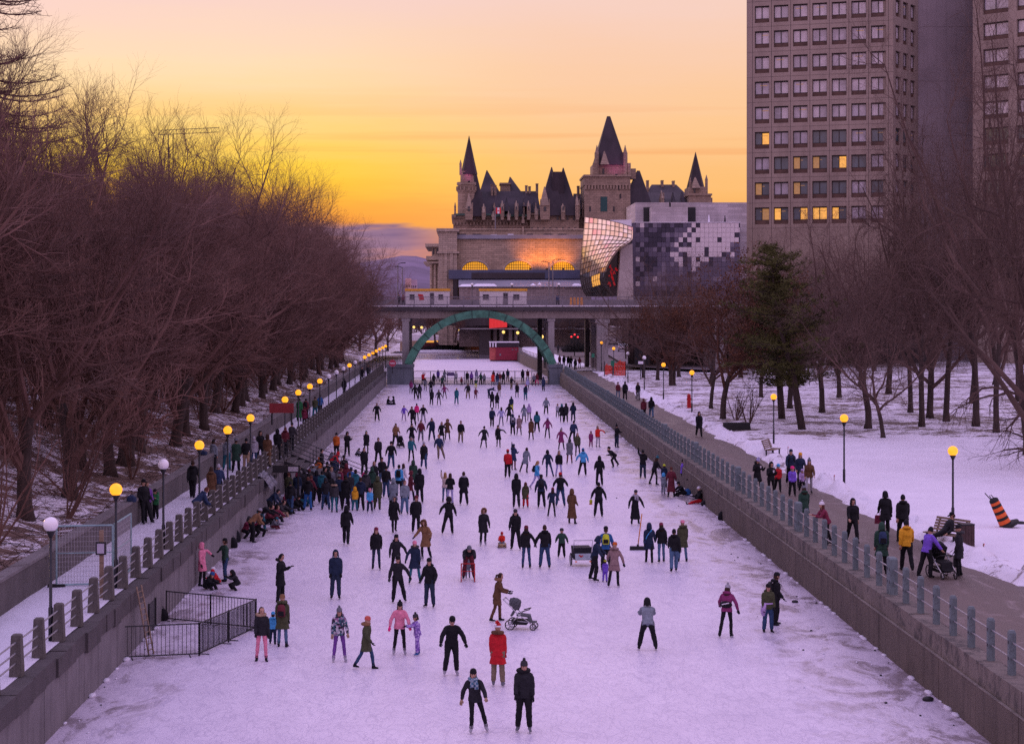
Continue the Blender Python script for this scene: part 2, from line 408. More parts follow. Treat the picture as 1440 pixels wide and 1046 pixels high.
# ---------------------------------------------------------------- canal walls
def canal_wall(name, label, side):
    y0, y1 = 22, 254
    t = thing(name, label, 'canal wall', ((XL if side < 0 else XR), y0, 0))
    if side < 0:
        m = MB(); y = y0; k = 0
        while y < y1:
            e = min(y1, y + 2.44)
            m.bx(XL - .9, XL - (.004 if k % 2 else 0), y, e - .035, 0, 1.42); m.bx(XL - .9, XL - .03, e - .035, e, 0, 1.42); y = e; k += 1
        m.build('wall_face', M_WALL_L, t, world=True)
        c = MB(); y = y0; r2 = random.Random(3)
        while y < y1:
            e = min(y1, y + r2.uniform(.9, 1.9)); o = r2.uniform(.02, .10); top = ZL + r2.uniform(-.05, .0); bot = 1.42 - r2.uniform(0, .07)
            c.bx(XL - .55, XL + o, y, e - .012, bot if o > .03 else 1.42, top); y = e
        c.build('coping', M_COPE_L, t, world=True)
        f = MB(); f.bx(-13.5, XL - .3, y0, y1, 1.0, ZL - .06); f.build('walkway_slab', M_COPE_L, t, world=True)
        d = MB(); g = gp(205, 889); d.bx(XL - .1, XL + .02, g.y - .45, g.y + .75, .0, 1.0); d.bx(XL - .05, XL + .06, g.y - .55, g.y - .45, 0, 1.05); d.bx(XL - .05, XL + .06, g.y + .75, g.y + .85, 0, 1.05)
        d.build('drain_hatch', M_BLACK, t, world=True)
    else:
        m = MB(); y = y0; k = 0
        while y < y1:
            e = min(y1, y + 3.7)
            m.bx(XR + (.004 if k % 2 else 0), XR + .9, y, e - .03, 0, 1.17); m.bx(XR + .035, XR + .9, e - .03, e, 0, 1.17); y = e; k += 1
        m.build('wall_face', M_WALL_R, t, world=True)
        c = MB(); y = y0; r2 = random.Random(5)
        while y < y1:
            e = min(y1, y + 3.7)
            c.bx(XR + .07 + r2.uniform(0, .02), XR + .75, y, e - .02, 1.17, ZR + r2.uniform(.0, .02)); y = e
        c.build('coping', M_COPE_R, t, world=True)
        s = MB(); s.bx(XR - .012, XR + .07, y0, y1, 1.172, 1.19); s.build('ledge', mat_concrete('ledge_concrete', (.22, .19, .165), .6, .4), t, world=True)
    return t
canal_wall('canal_wall', 'long grey concrete canal wall with dark rough coping beneath the concrete bollards', -1)
canal_wall('canal_wall', 'long brown stained concrete canal wall below the blue-grey railing posts', 1)
t = thing('retaining_wall', 'low grey concrete retaining wall between snowy walkway and leaf littered slope', 'retaining wall', (-13.7, 20, ZL))
m = MB(); y = 20; k = 0
while y < 256:
    e = y + 4.6; m.bx(-13.9, -13.5 + (.006 if k % 2 else 0), y, e - .03, 0, 2.9); m.bx(-13.88, -13.53, e - .03, e, 0, 2.88); y = e; k += 1
m.build('wall_face', mat_concrete('retaining_concrete', (.085, .074, .074), .45, .2), t, world=True)
m = MB(); y = 20
while y < 256: m.bx(-13.93, -13.47, y, y + 4.58, 2.9, 2.99); y += 4.6
m.build('wall_cap', mat_concrete('cap_concrete', (.15, .135, .14), .3), t, world=True)
# snow crumbs and dark bits on the ice
def ice_bits():
    r2 = random.Random(12); m = MB(); s = MB()
    for i in range(150):
        y = 45 + 150 * r2.random() ** 1.6; x = XR - abs(r2.gauss(0, 1.5)) - .15 if r2.random() < .65 else XL + abs(r2.gauss(0, .6)) + .1
        r = r2.uniform(.015, .045)
        (m if r2.random() < .5 else s).ball((x, y, r * .4), r, 6, sc=(1, 1.3, .7))
    for i in range(240):
        y = 40 + 200 * r2.random(); r = r2.uniform(.03, .12); side = r2.random() < .7
        x = XR - r * .6 if side else XL + r * .6
        s.ball((x, y, r * .2), r, 7, sc=(1, 2.4, .6))
    tag(m.build('rubble', M_BLACK, smooth=True), kind='stuff', label='dark crumbs of dirt scattered on the ice near the walls', cat='debris')
    tag(s.build('snow_crumbs', M_SNOW_WALK, smooth=True), kind='stuff', label='small lumps of snow lying on the ice along the walls', cat='snow')
ice_bits()

# ---------------------------------------------------------------- railings
def railing_left():
    t = thing('railing', 'row of tapered concrete bollards linked by three thin pipes on the snowy walkway', 'railing', (-10.92, 40, ZL))
    proto = None; n = 0
    y = 49.96 - 2.35 * 6
    b = MB(); b.box((0, 0, .5), (.31, .31, 1.0), taper=.74); b.box((0, 0, 1.015), (.225, .225, .03), taper=.7)
    first = b.build('bollard', M_BOLL, t); first.location = (0, y - 40, 0); yy = y; n = 1
    while n < 93:
        yy += 2.35; c = first.copy(); COL.objects.link(c); c.parent = t; c.location = (0, yy - 40, 0); c.rotation_euler = (0, 0, rng.uniform(-.05, .05)); n += 1
    for z in (.33, .58, .84):
        r = MB(); r.tube([(0, y - 40, z), (0, yy - 40, z)], .022, 6); r.build('rail', M_GALV, t)
    return t
railing_left()
def railing_right():
    t = thing('railing', 'row of blue-grey square posts and wider pillars linked by pipes beside the asphalt path', 'railing', (13.72, 40, ZR))
    y = 59.1 - 1.84 * 9; k = 0; n = 0
    p = MB(); p.box((0, 0, .53), (.17, .17, 1.06)); p.box((0, 0, 1.09), (.17, .17, .06), taper=.7)
    for z in (.42, .82): p.tube([(-.092, 0, z), (-.075, 0, z)], .045, 8, 1)
    w_ = MB(); w_.box((0, 0, .57), (.24, .52, 1.14)); w_.box((0, 0, 1.165), (.24, .52, .05), taper=.85)
    for z in (.42, .82):
        for yy in (-.15, .15): w_.tube([(-.127, yy, z), (-.11, yy, z)], .045, 8, 1)
    fp = p.build('post', [M_POST, M_BLACK], t); fw = w_.build('pillar', [M_POST, M_BLACK], t)
    rest = MB(); up = uw = False
    while y < 250:
        yl = y - 40
        if k % 9 == 0:
            o = fw if not uw else fw.copy()
            if uw: COL.objects.link(o); o.parent = t
            uw = True; o.location = (0, yl, 0)
        elif n < 100:
            o = fp if not up else fp.copy()
            if up: COL.objects.link(o); o.parent = t
            up = True; o.location = (0, yl, 0); n += 1
        y += 1.84; k += 1
    for z in (.42, .82):
        r = MB(); r.tube([(0, 2.5, z), (0, y - 41, z)], .02, 6); r.build('rail', M_GALV, t)
    return t
railing_right()

# ---------------------------------------------------------------- lamps
def make_lamp(name, label, lit, h=3.15, group=None, loc=(0, 0, 0), rg=.205, collar=True):
    t = thing(name, label, 'street lamp', loc, 0, group)
    p = MB(); p.tube([(0, 0, 0), (0, 0, .9), (0, 0, .92), (0, 0, h - rg)], [.065, .065, .045, .042], 8); p.build('pole', M_STEEL, t, smooth=True)
    c = MB(); c.lathe([(.05, h - rg - .14), (.07, h - rg - .1), (.11, h - rg - .02), (.13, h - rg + .03), (.09, h - rg + .05)], 12); c.build('collar', M_BLACK, t, smooth=True)
    g = MB(); g.ball((0, 0, h), rg, 20); g.build('globe', M_LAMP_ON if lit else M_LAMP_OFF, t, smooth=True)
    return t
on0 = off0 = None
unlit = {0, 2, 11, 12, 13, 15, 16}
near_lab = {0: 'unlit white globe lamp nearest the camera above the black metal enclosure', 1: 'lit yellow globe lamp by the wire construction fence on the walkway', 2: 'unlit white globe lamp next along from the wire fence on the walkway',
            3: 'lit yellow globe lamp above the person bending at the bollards', 4: 'lit yellow globe lamp over the standing group on the walkway', 5: 'lit yellow globe lamp crossed by thin twigs beside the standing group',
            7: 'lit yellow globe lamp above the person in a long green coat', 8: 'lit yellow globe lamp just past the long green coat', 9: 'lit yellow globe lamp, third after the red signboard', 10: 'lit yellow globe lamp, last before three unlit ones'}
for k in range(24):
    if k == 6: continue
    y = 49.96 + 9.4 * k; lit = k not in unlit
    lab = near_lab.get(k, ('small lit yellow globe lamp in the far row along the walkway' if lit else 'small unlit white globe lamp in the far row along the walkway'))
    grp = 'globe lamps along the left walkway'
    src = on0 if lit else off0
    if src is None:
        o = make_lamp('street_lamp', lab, lit, 3.15, grp, (-11.14, y, ZL))
        if lit: on0 = o
        else: off0 = o
    else: dup(src, (-11.14, y, ZL), 0, lab, grp)
for px, py, Y, lit, lab in [(1340, 634, 75.5, 1, 'lit globe lamp behind branches standing by the park bench'), (1187, 588, 92, 1, 'lit globe lamp standing alone in the open park snow'),
                            (1088, 558, 122, 1, 'lit globe lamp beside the tilted wooden bench'), (973, 524, 154, 1, 'dim orange globe lamp near the red hydrant marker'),
                            (933, 513, 174, 1, 'lit globe lamp left of the red hydrant marker'), (906, 503, 196, 0, 'unlit globe lamp in front of the dark road sign'),
                            (883, 497, 219, 0, 'unlit globe lamp beside the road next to the orange fence'), (863, 490, 246, 1, 'lit globe lamp above the orange mesh fence'),
                            (846, 482, 256.5, 1, 'lit globe lamp in front of the bridge column'), (833, 478, 300, 1, 'lit globe lamp behind the bridge column')]:
    q = dp(px, py, Y)
    s = (q.z - ZR - .05) / 3.15
    o = dup(on0 if lit else off0, (q.x, Y, ZR + .05), 0, lab, 'globe lamps in the park')
    for c in tree_of(o) or kids(o): pass
    o.scale = (1, 1, s)
    for c in kids(o):
        if c.name.startswith('globe'): c.scale = (1, 1, 1 / s); c.location.z = 3.15 - 3.15 / s
# ---------------------------------------------------------------- people
C = dict(bk=(.008, .008, .011), bk2=(.015, .015, .020), ch=(.035, .034, .04), nv=(.012, .022, .05), nv2=(.02, .035, .085), bl=(.02, .09, .26), lb=(.06, .30, .58), tl=(.02, .12, .16), gy=(.12, .125, .15), lg=(.30, .29, .34),
         wt=(.62, .60, .66), rd=(.42, .012, .02), br=(.62, .03, .02), mr=(.11, .018, .03), bu=(.16, .02, .05), pk=(.62, .20, .30), hp=(.70, .03, .20), pu=(.14, .05, .26), vi=(.16, .08, .5), li=(.40, .28, .52), ma=(.20, .03, .12),
         ol=(.055, .06, .03), gn=(.02, .14, .05), dg=(.018, .05, .035), br1=(.10, .05, .025), br2=(.19, .10, .05), tn=(.32, .22, .15), tp=(.23, .15, .15), be=(.48, .38, .34), kh=(.17, .13, .09), ye=(.62, .30, .02), yg=(.45, .50, .03), org=(.45, .10, .015),
         jn=(.025, .055, .12), jl=(.07, .13, .22), dj=(.018, .03, .055), sk=(.40, .235, .17), hb=(.035, .018, .012), hbl=(.30, .17, .07), hr=(.08, .025, .018), gr2=(.17, .20, .24), cor=(.50, .10, .08), lav=(.34, .32, .55), pp=(.27, .16, .45))
C.update(cam=(.2, .2, .2), sn=(.3, .2, .4), pld=(.1, .2, .3))
PAT = dict(cam=(15, [(.02, .02, .03), (.30, .31, .38), (.05, .12, .16), (.45, .43, .48), (.03, .05, .08), (.22, .10, .20)]), sn=(17, [(.20, .10, .40), (.36, .24, .55), (.14, .08, .30), (.45, .36, .60)]), pld=(-16, [(.05, .13, .20), (.26, .32, .38)]))
_cm = {}
def cloth(c):
    if c in _cm: return _cm[c]
    col = C[c]; m, nt, b = new_mat('cloth_' + c)
    P = nt.n('ShaderNodeTexCoord').outputs['Object']
    oi = nt.n('ShaderNodeObjectInfo').outputs['Random']
    f = nt.noise(P, 9.0, 5, .65); g = nt.noise(nt.mapping(P, (1, 1, 2.2)), 7, 4, .6, .8)
    s = nt.ramp(f, [(.3, tuple(x * .72 for x in col)), (.7, tuple(min(1, x * 1.25 + .002) for x in col))])
    if c in PAT:
        q = nt.n('ShaderNodeTexVoronoi', inp={'Vector': P, 'Scale': PAT[c][0]}).outputs['Color'] if PAT[c][0] > 0 else nt.n('ShaderNodeTexChecker', inp={'Vector': nt.mapping(P, (1, 1, 1)), 'Scale': -PAT[c][0]}).outputs[1]
        q = nt.n('ShaderNodeSeparateColor', inp={0: q}).outputs[0] if PAT[c][0] > 0 else q
        s = nt.ramp(q, [(i / len(PAT[c][1]), k) for i, k in enumerate(PAT[c][1])], 'CONSTANT')
    L(nt, s, b.inputs['Base Color']); b.inputs['Roughness'].default_value = .72 if c != 'sk' else .5
    b.inputs['Sheen Weight'].default_value = .02; b.inputs['Specular IOR Level'].default_value = .15
    bp = nt.n('ShaderNodeBump', inp={'Strength': .55 if c != 'sk' else .05, 'Distance': .03, 'Height': g}); L(nt, bp.outputs[0], b.inputs['Normal'])
    _cm[c] = m; return m
M_BLADE = plain('skate_blade_steel', (.55, .55, .58), .25, .1, 8, metal=.9)
M_EYE = plain('dark_eye', (.02, .015, .012), .3); M_LIP = plain('lip', (.30, .10, .09), .5)

# pose: legs (forward, sideways, knee) for +x leg and -x leg, arms (forward, sideways, elbow), lean, head (pitch down, yaw to +x), twist
def PZ(P=(7, 3, 10), M=(1, 4, 7), AP=(2, 6, 20), AM=(0, 6, 16), lean=2, hd=(4, 0), sit=None, side=0, roll=0): return dict(P=P, M=M, AP=AP, AM=AM, lean=lean, hd=hd, sit=sit, side=side, roll=roll)
POSES = dict(
    st=PZ(), st2=PZ(P=(10, 4, 16), M=(-3, 5, 5), AP=(-4, 9, 18), AM=(8, 7, 28), hd=(6, 14)), st3=PZ(P=(3, 8, 5), M=(0, 7, 3), AP=(5, 16, 18), AM=(-3, 12, 12), hd=(8, -18), lean=4),
    pk=PZ(AP=(-6, 20, 50), AM=(-6, 20, 50), P=(4, 6, 6), M=(-2, 5, 2)), hb=PZ(AP=(-38, 14, 30), AM=(-38, 14, 30), P=(12, 2, 22), M=(-8, 3, 4), lean=8),
    wk=PZ(P=(20, 3, 12), M=(-18, 3, 14), AP=(-18, 9, 14), AM=(18, 9, 22), lean=4), wk2=PZ(P=(-16, 3, 12), M=(18, 3, 10), AP=(16, 10, 22), AM=(-16, 9, 12), lean=4, hd=(8, 10)),
    sL=PZ(P=(-8, 17, 6), M=(18, 1, 34), AP=(20, 22, 25), AM=(-24, 24, 12), lean=13, side=-5), sR=PZ(M=(-8, 17, 6), P=(18, 1, 34), AM=(20, 22, 25), AP=(-24, 24, 12), lean=13, side=5),
    gl=PZ(P=(14, 4, 24), M=(-4, 7, 14), AP=(-8, 22, 14), AM=(10, 20, 24), lean=9), gl2=PZ(P=(-4, 9, 12), M=(16, 4, 28), AP=(16, 26, 26), AM=(-10, 30, 12), lean=12, hd=(10, -8)),
    ao=PZ(P=(8, 6, 20), M=(2, 7, 12), AP=(12, 24, 14), AM=(-4, 28, 18), lean=8, hd=(16, 0)), ao2=PZ(P=(-6, 15, 4), M=(10, 6, 18), AP=(6, 44, 12), AM=(0, 26, 20), lean=9, hd=(10, 6)),
    spd=PZ(P=(52, 5, 70), M=(-38, 18, 8), AP=(40, 30, 40), AM=(-50, 20, 20), lean=52, hd=(-28, 0)), cr=PZ(P=(30, 13, 46), M=(28, 13, 44), AP=(34, 12, 40), AM=(34, 12, 40), lean=30, hd=(8, 0)),
    bd=PZ(P=(14, 8, 10), M=(4, 8, 8), AP=(62, 8, 14), AM=(58, 8, 18), lean=70, hd=(10, 0)), bd2=PZ(P=(20, 7, 26), M=(6, 7, 16), AP=(22, 10, 20), AM=(14, 12, 30), lean=46, hd=(14, 8)),
    sq=PZ(P=(86, 14, 120), M=(80, 16, 118), AP=(50, 12, 50), AM=(56, 10, 46), lean=30, hd=(14, 0), sit=.30), sit=PZ(P=(86, 10, 14), M=(80, 14, 24), AP=(30, 12, 40), AM=(36, 12, 50), lean=6, hd=(14, 0), sit=.08), sit2=PZ(P=(98, 8, 76), M=(90, 12, 60), AP=(30, 10, 30), AM=(26, 10, 40), lean=36, hd=(20, 0), sit=.10),
    ch=PZ(P=(80, 9, 74), M=(72, 10, 58), AP=(30, 10, 40), AM=(34, 8, 36), lean=34, hd=(16, 8), sit=.42), rec=PZ(P=(74, 5, 26), M=(66, 8, 20), AP=(20, 16, 50), AM=(16, 18, 44), lean=-32, hd=(26, 20), sit=.46),
    ph=PZ(AP=(14, 16, 104), AM=(12, 12, 108), hd=(22, 0), P=(4, 5, 5)), pu=PZ(P=(12, 4, 10), M=(-10, 4, 10), AP=(18, 8, 50), AM=(14, 8, 54), lean=10, hd=(10, 0)), af=PZ(P=(6, 6, 6), M=(-4, 6, 4), AP=(66, 6, 20), AM=(48, 10, 44), lean=6, hd=(8, 0)),
    hP=PZ(P=(6, 7, 8), M=(-3, 7, 4), AP=(6, 34, 8), AM=(4, 12, 20), lean=4, hd=(6, 6)), hM=PZ(M=(6, 7, 8), P=(-3, 7, 4), AM=(6, 34, 8), AP=(4, 12, 20), lean=4, hd=(6, -6)), hB=PZ(P=(4, 7, 6), M=(0, 7, 6), AP=(6, 36, 8), AM=(6, 36, 8), lean=4),
    ptP=PZ(AP=(24, 82, 6), AM=(4, 10, 10), hd=(2, 30), side=-3), ptM=PZ(AM=(24, 82, 6), AP=(4, 10, 10), hd=(2, -30), side=3), up=PZ(AP=(120, 20, 60), AM=(20, 10, 80), hd=(2, 0)), aki=PZ(AP=(-22, 40, 75), AM=(-22, 40, 75), P=(2, 9, 2), M=(0, 8, 2)), ln=PZ(P=(8, 4, 4), M=(-14, 4, 4), AP=(22, 16, 60), AM=(20, 12, 66), lean=24, hd=(4, 0)), lw=PZ(P=(26, 4, 8), M=(18, 5, 12), AP=(10, 12, 50), AM=(6, 14, 60), lean=-9, hd=(14, 12)),
    mt=PZ(P=(-10, 8, 6), M=(12, 4, 20), AP=(26, 18, 16), AM=(18, 26, 10), lean=13, hd=(20, 4), side=-3), tw=PZ(P=(6, 5, 18), M=(12, 8, 26), AP=(6, 34, 16), AM=(14, 30, 22), lean=16, hd=(20, 4)),
)
def rotd(f, s, sgn):
    "unit vector for a limb hanging down, swung forward (towards -y) by f and out by s"
    f, s = R(f), R(s); return Vector((sgn * math.sin(s) * math.cos(f * .3), -math.sin(f) * math.cos(s), -math.cos(f) * math.cos(s))).normalized()
def skeleton(p):
    th, sh, ft = .44, .43, .085; J = {}
    ln, sd = R(p['lean']), R(p['side']); up = Vector((math.sin(sd), -math.sin(ln), math.cos(ln) * math.cos(sd))).normalized()
    pel = Vector((0, 0, 0)); fwd = Vector((0, -math.cos(ln), -math.sin(ln)))
    J['pel'] = pel; J['up'] = up; J['fwd'] = fwd
    J['waist'] = pel + up * .16; J['chest'] = pel + up * .36; J['neck'] = pel + up * .53; J['nb'] = pel + up * .50
    pit, yaw = R(p['hd'][0]), R(p['hd'][1])
    hu = Vector((up.x, up.y * .55 - math.sin(pit) * .5, up.z)).normalized(); J['hu'] = hu
    J['head'] = J['neck'] + hu * .165
    hM = Matrix.Rotation(yaw, 3, 'Z') @ Matrix.Rotation(pit + ln * .25, 3, 'X'); J['hM'] = hM
    lowest = 9
    for sg, k, a in ((1, 'P', 'AP'), (-1, 'M', 'AM')):
        f, s, kn = p[k]; hip = pel + Vector((sg * .092, 0, -.02)); d1 = rotd(f, s, sg); d2 = rotd(f - kn, s * .85, sg)
        knee = hip + d1 * th; ank = knee + d2 * sh
        J['hip' + k], J['knee' + k], J['ank' + k] = hip, knee, ank; 
        tp_ = max(-1, min(1, (f - kn) / 90))
        fd = Vector((sg * .20, -1, 0)).normalized()
        if f - kn > 40: fd = (Vector((sg * .15, -.35, 1))).normalized()       # leg out front: toes up
        elif f - kn < -32: fd = Vector((sg * .1, -.75, -.65)).normalized()
        sole = -(Vector((0, 0, 1)) - fd * fd.z).normalized() if abs(fd.z) < .8 else Vector((0, -1, -.3)).normalized()
        J['toe' + k] = fd; J['sole' + k] = sole
        lowest = min(lowest, (ank + sole * ft).z, (ank + sole * ft + fd * .14).z)
        f, s, el_ = p[a]; sho = J['pel'] + up * .452 + Vector((sg * .168, 0, 0)); f2 = f + p['lean'] * .6
        d1 = rotd(f2 if p['lean'] < 40 else f, s, sg); q = rotd((f2 if p['lean'] < 40 else f) + el_, s * .5 - el_ * .12, sg)
        elb = sho + d1 * .285; wr = elb + q * .25
        J['sho' + k], J['elb' + k], J['wri' + k], J['hd' + k] = sho, elb, wr, q
    dz = -lowest
    if p['sit'] is not None: dz = p['sit'] + .10
    for k, v in J.items():
        if isinstance(v, Vector) and k not in ('up', 'fwd', 'hu', 'toeP', 'toeM', 'soleP', 'soleM', 'hdP', 'hdM'): v.z += dz
    return J
TJ, TT, TS, TF, TG, TE, TLP = range(7)      # jacket trousers skin footwear glove eye lip
def figure_mesh(pose, style, vox, female=False, child=False, skates=True, detail=False, var=0):
    p = dict(POSES[pose]); rr_ = random.Random(pose + str(var)); jt = lambda t, a: tuple(v + rr_.uniform(-a, a) for v in t)
    if var:
        for k in ('P', 'M'): p[k] = jt(p[k], 3.5)
        for k in ('AP', 'AM'): p[k] = jt(p[k], 8)
        p['hd'] = jt(p['hd'], 14); p['lean'] += rr_.uniform(-2, 4)
    J = {k: (v.copy() if hasattr(v, 'copy') else v) for k, v in skeleton(p).items()}
    V = []; Fc = []; tg = []
    def add(mb, t):
        o = len(V); V.extend(mb.v); Fc.extend([tuple(i + o for i in f) for f in mb.f]); tg.extend([t] * len(mb.f))
    up = J['up']; puff = 1.17
    if child: puff *= 1.12
    hd_s = 1.22 if child else 1.0
    # torso: jacket loft from hem to neck with elliptical rings
    rx = Vector((1, 0, 0)); fw = J['fwd']
    def loft(pts, rad, t, n=14):
        m = MB(); vs = []
        for q, (a, b_) in zip(pts, rad):
            for k in range(n):
                an = 2 * math.pi * k / n; vs.append(q + rx * (a * math.cos(an)) + fw * (b_ * math.sin(an)))
        fs = [(i * n + k, i * n + (k + 1) % n, (i + 1) * n + (k + 1) % n, (i + 1) * n + k) for i in range(len(pts) - 1) for k in range(n)]
        fs += [tuple(range(n - 1, -1, -1)), tuple((len(pts) - 1) * n + k for k in range(n))]
        m.add(vs, fs); add(m, t)
    pe = J['pel']; sw = .92 if female else 1.0
    loft([pe + up * u for u in (-.10, -.02, .10, .20, .33, .43, .49, .53)], [(.172 * puff, .138 * puff), (.170 * puff, .134 * puff), (.158 * puff * sw, .118 * puff), (.156 * puff * sw, .115 * puff), (.176 * puff * sw, .132 * puff), (.158 * puff * sw, .118 * puff), (.100 * puff, .088), (.062, .062)], TJ)
    loft([pe + up * u for u in (.46, .515, .55)], [(.10, .09), (.078, .08), (.066, .07)], TJ, 12)     # collar
    # coat skirt follows the thighs
    if style in ('c', 'l'):
        ln = .34 if style == 'c' else .68; kn = (J['kneeP'] + J['kneeM']) / 2; an_ = (J['ankP'] + J['ankM']) / 2
        hem = pe + (kn - pe) * (ln / .44) if ln < .44 else kn + (an_ - kn) * ((ln - .44) / .43)
        spread = min(.16, abs(J['kneeP'].x - J['kneeM'].x) * .36)
        loft([pe + up * .16, pe, pe.lerp(hem, .5), hem], [(.165 * sw, .125), (.185, .14), (.185 + spread * .4, .155), (.20 + spread * .7, .175 + (.03 if style == 'l' else 0))], TJ, 16)
    for sg, k in ((1, 'P'), (-1, 'M')):
        slim = .80 if female else 1.0
        if child: slim = 1.15
        elif not female: slim = 1.07
        h, kn, an = J['hip' + k], J['knee' + k], J['ank' + k]
        m = MB(); pts = [h + Vector((0, 0, .04)), h.lerp(kn, .35), h.lerp(kn, .8), kn, kn.lerp(an, .35), kn.lerp(an, .75), an.lerp(kn, .06)]
        m.tube(pts, [r * slim for r in (.112, .104, .083, .078, .079, .070, .068)], 10); add(m, TT)
        fd, so = J['toe' + k], J['sole' + k]
        m = MB(); hl = an - fd * .045 + so * .04; m.tube([an + (kn - an).normalized() * .11, an, an + so * .03], [.060, .056, .05], 8); add(m, TF)
        m = MB(); m.tube([hl - fd * .02, hl + fd * .03, hl + fd * .12 + so * .012, hl + fd * .19 + so * .02, hl + fd * .225 + so * .022], [(.036, .042), (.046, .05), (.045, .036), (.042, .03), (.02, .016)], 9); add(m, TF)
        s, e, w_ = J['sho' + k], J['elb' + k], J['wri' + k]
        m = MB(); m.tube([J['pel'] + up * .50 + Vector((sg * .055, 0, 0)), J['pel'] + up * .478 + Vector((sg * .125, 0, 0)), s, s.lerp(e, .12), s.lerp(e, .45), e, e.lerp(w_, .45), w_.lerp(e, .06)], [r * puff * (.9 if female else 1) for r in (.052, .060, .066, .073, .068, .061, .056, .047)], 10); add(m, TJ)
        if not detail:
            q = J['hd' + k]; m = MB(); m.tube([w_ - q * .02, w_ + q * .03, w_ + q * .09, w_ + q * .135], [(.03, .026), (.042, .028), (.040, .026), (.018, .014)], 7); add(m, TG)
            m = MB(); m.tube([w_ + q * .02 - Vector((sg * .02, .015, 0)), w_ + q * .07 - Vector((sg * .025, .045, 0))], [.015, .011], 6); add(m, TG)
    # head and neck
    hM = J['hM']; hc = J['head']; m = MB(); m.tube([J['neck'] - up * .06, J['neck'] + J['hu'] * .09], [.056, .052], 10); add(m, TS)
    prof = [(.002, -.125), (.040, -.118), (.062, -.095), (.074, -.055), (.080, -.01), (.083, .04), (.076, .085), (.052, .115), (.002, .127)]
    m = MB(); vs = []; n = 14
    for r_, z in prof:
        for k in range(n):
            an = 2 * math.pi * k / n; x = math.cos(an) * r_; y = math.sin(an) * r_ * 1.16 + (-.012 if z < -.08 else 0); vs.append(hc + hM @ (Vector((x, y, z)) * hd_s))
    fs = [(i * n + k, i * n + (k + 1) % n, (i + 1) * n + (k + 1) % n, (i + 1) * n + k) for i in range(len(prof) - 1) for k in range(n)] + [tuple(range(n - 1, -1, -1)), tuple((len(prof) - 1) * n + k for k in range(n))]
    m.add(vs, fs); add(m, TS)
    def hp(x, y, z): return hc + hM @ (Vector((x, y, z)) * hd_s)
    m = MB(); m.tube([hp(0, -.086, .022), hp(0, -.104, -.012), hp(0, -.112, -.034), hp(0, -.09, -.044)], [.011, .014, .018, .012], 7); add(m, TS)
    for sg in (1, -1):
        m = MB(); m.ball(hp(sg * .080, .008, -.008), .026 * hd_s, 8, sc=(.45, .8, 1.1)); add(m, TS)
        m = MB(); m.tube([hp(sg * .014, -.094, .033), hp(sg * .05, -.083, .034)], .009, 6); add(m, TS)
        if detail: m = MB(); m.ball(hp(sg * .032, -.087, .012), .0125 * hd_s, 8); add(m, TE)
    if detail: m = MB(); m.tube([hp(-.024, -.088, -.066), hp(0, -.096, -.066), hp(.024, -.088, -.066)], [.006, .009, .006], 6); add(m, TLP)
    # fuse into one skin
    me = bpy.data.meshes.new('person'); me.from_pydata([tuple(v) for v in V], [], Fc)
    bm = bmesh.new(); bm.from_mesh(me); bmesh.ops.recalc_face_normals(bm, faces=bm.faces); bm.to_mesh(me); bm.free()
    tmp = bpy.data.objects.new('tmp_person', me); COL.objects.link(tmp)
    md = tmp.modifiers.new('r', 'REMESH'); md.mode = 'VOXEL'; md.voxel_size = vox; md.use_smooth_shade = True
    sm = tmp.modifiers.new('s', 'SMOOTH'); sm.factor = .5; sm.iterations = 3 if vox > .016 else 5
    dg = bpy.context.evaluated_depsgraph_get()
    ev = tmp.evaluated_get(dg); res = bpy.data.meshes.new_from_object(ev)
    tree = BVHTree.FromPolygons([Vector(v) for v in V], Fc)
    mi = [tg[tree.find_nearest(f.center)[2]] for f in res.polygons]
    n3 = mnoise.noise
    for v, nn in zip(res.vertices, [tuple(x.vector) for x in res.vertex_normals]):
        c = v.co
        if c.z < J['neck'].z - .03 or pose in ('sit', 'sit2', 'rec', 'spd', 'bd'):
            a = .009 * n3(c * 7.0) + .008 * n3(Vector((c.x * 9, c.y * 9, c.z * 24 + c.x * 14))); v.co = c + Vector(nn) * a
    bpy.data.objects.remove(tmp); bpy.data.meshes.remove(me)
    for c in ('bk',) * 5: res.materials.append(cloth(c))
    res.materials.append(M_EYE); res.materials.append(M_LIP)
    res.polygons.foreach_set('material_index', mi); res.polygons.foreach_set('use_smooth', [True] * len(res.polygons)); res.update()
    return res, J, hd_s
_fig = {}; _acc = {}
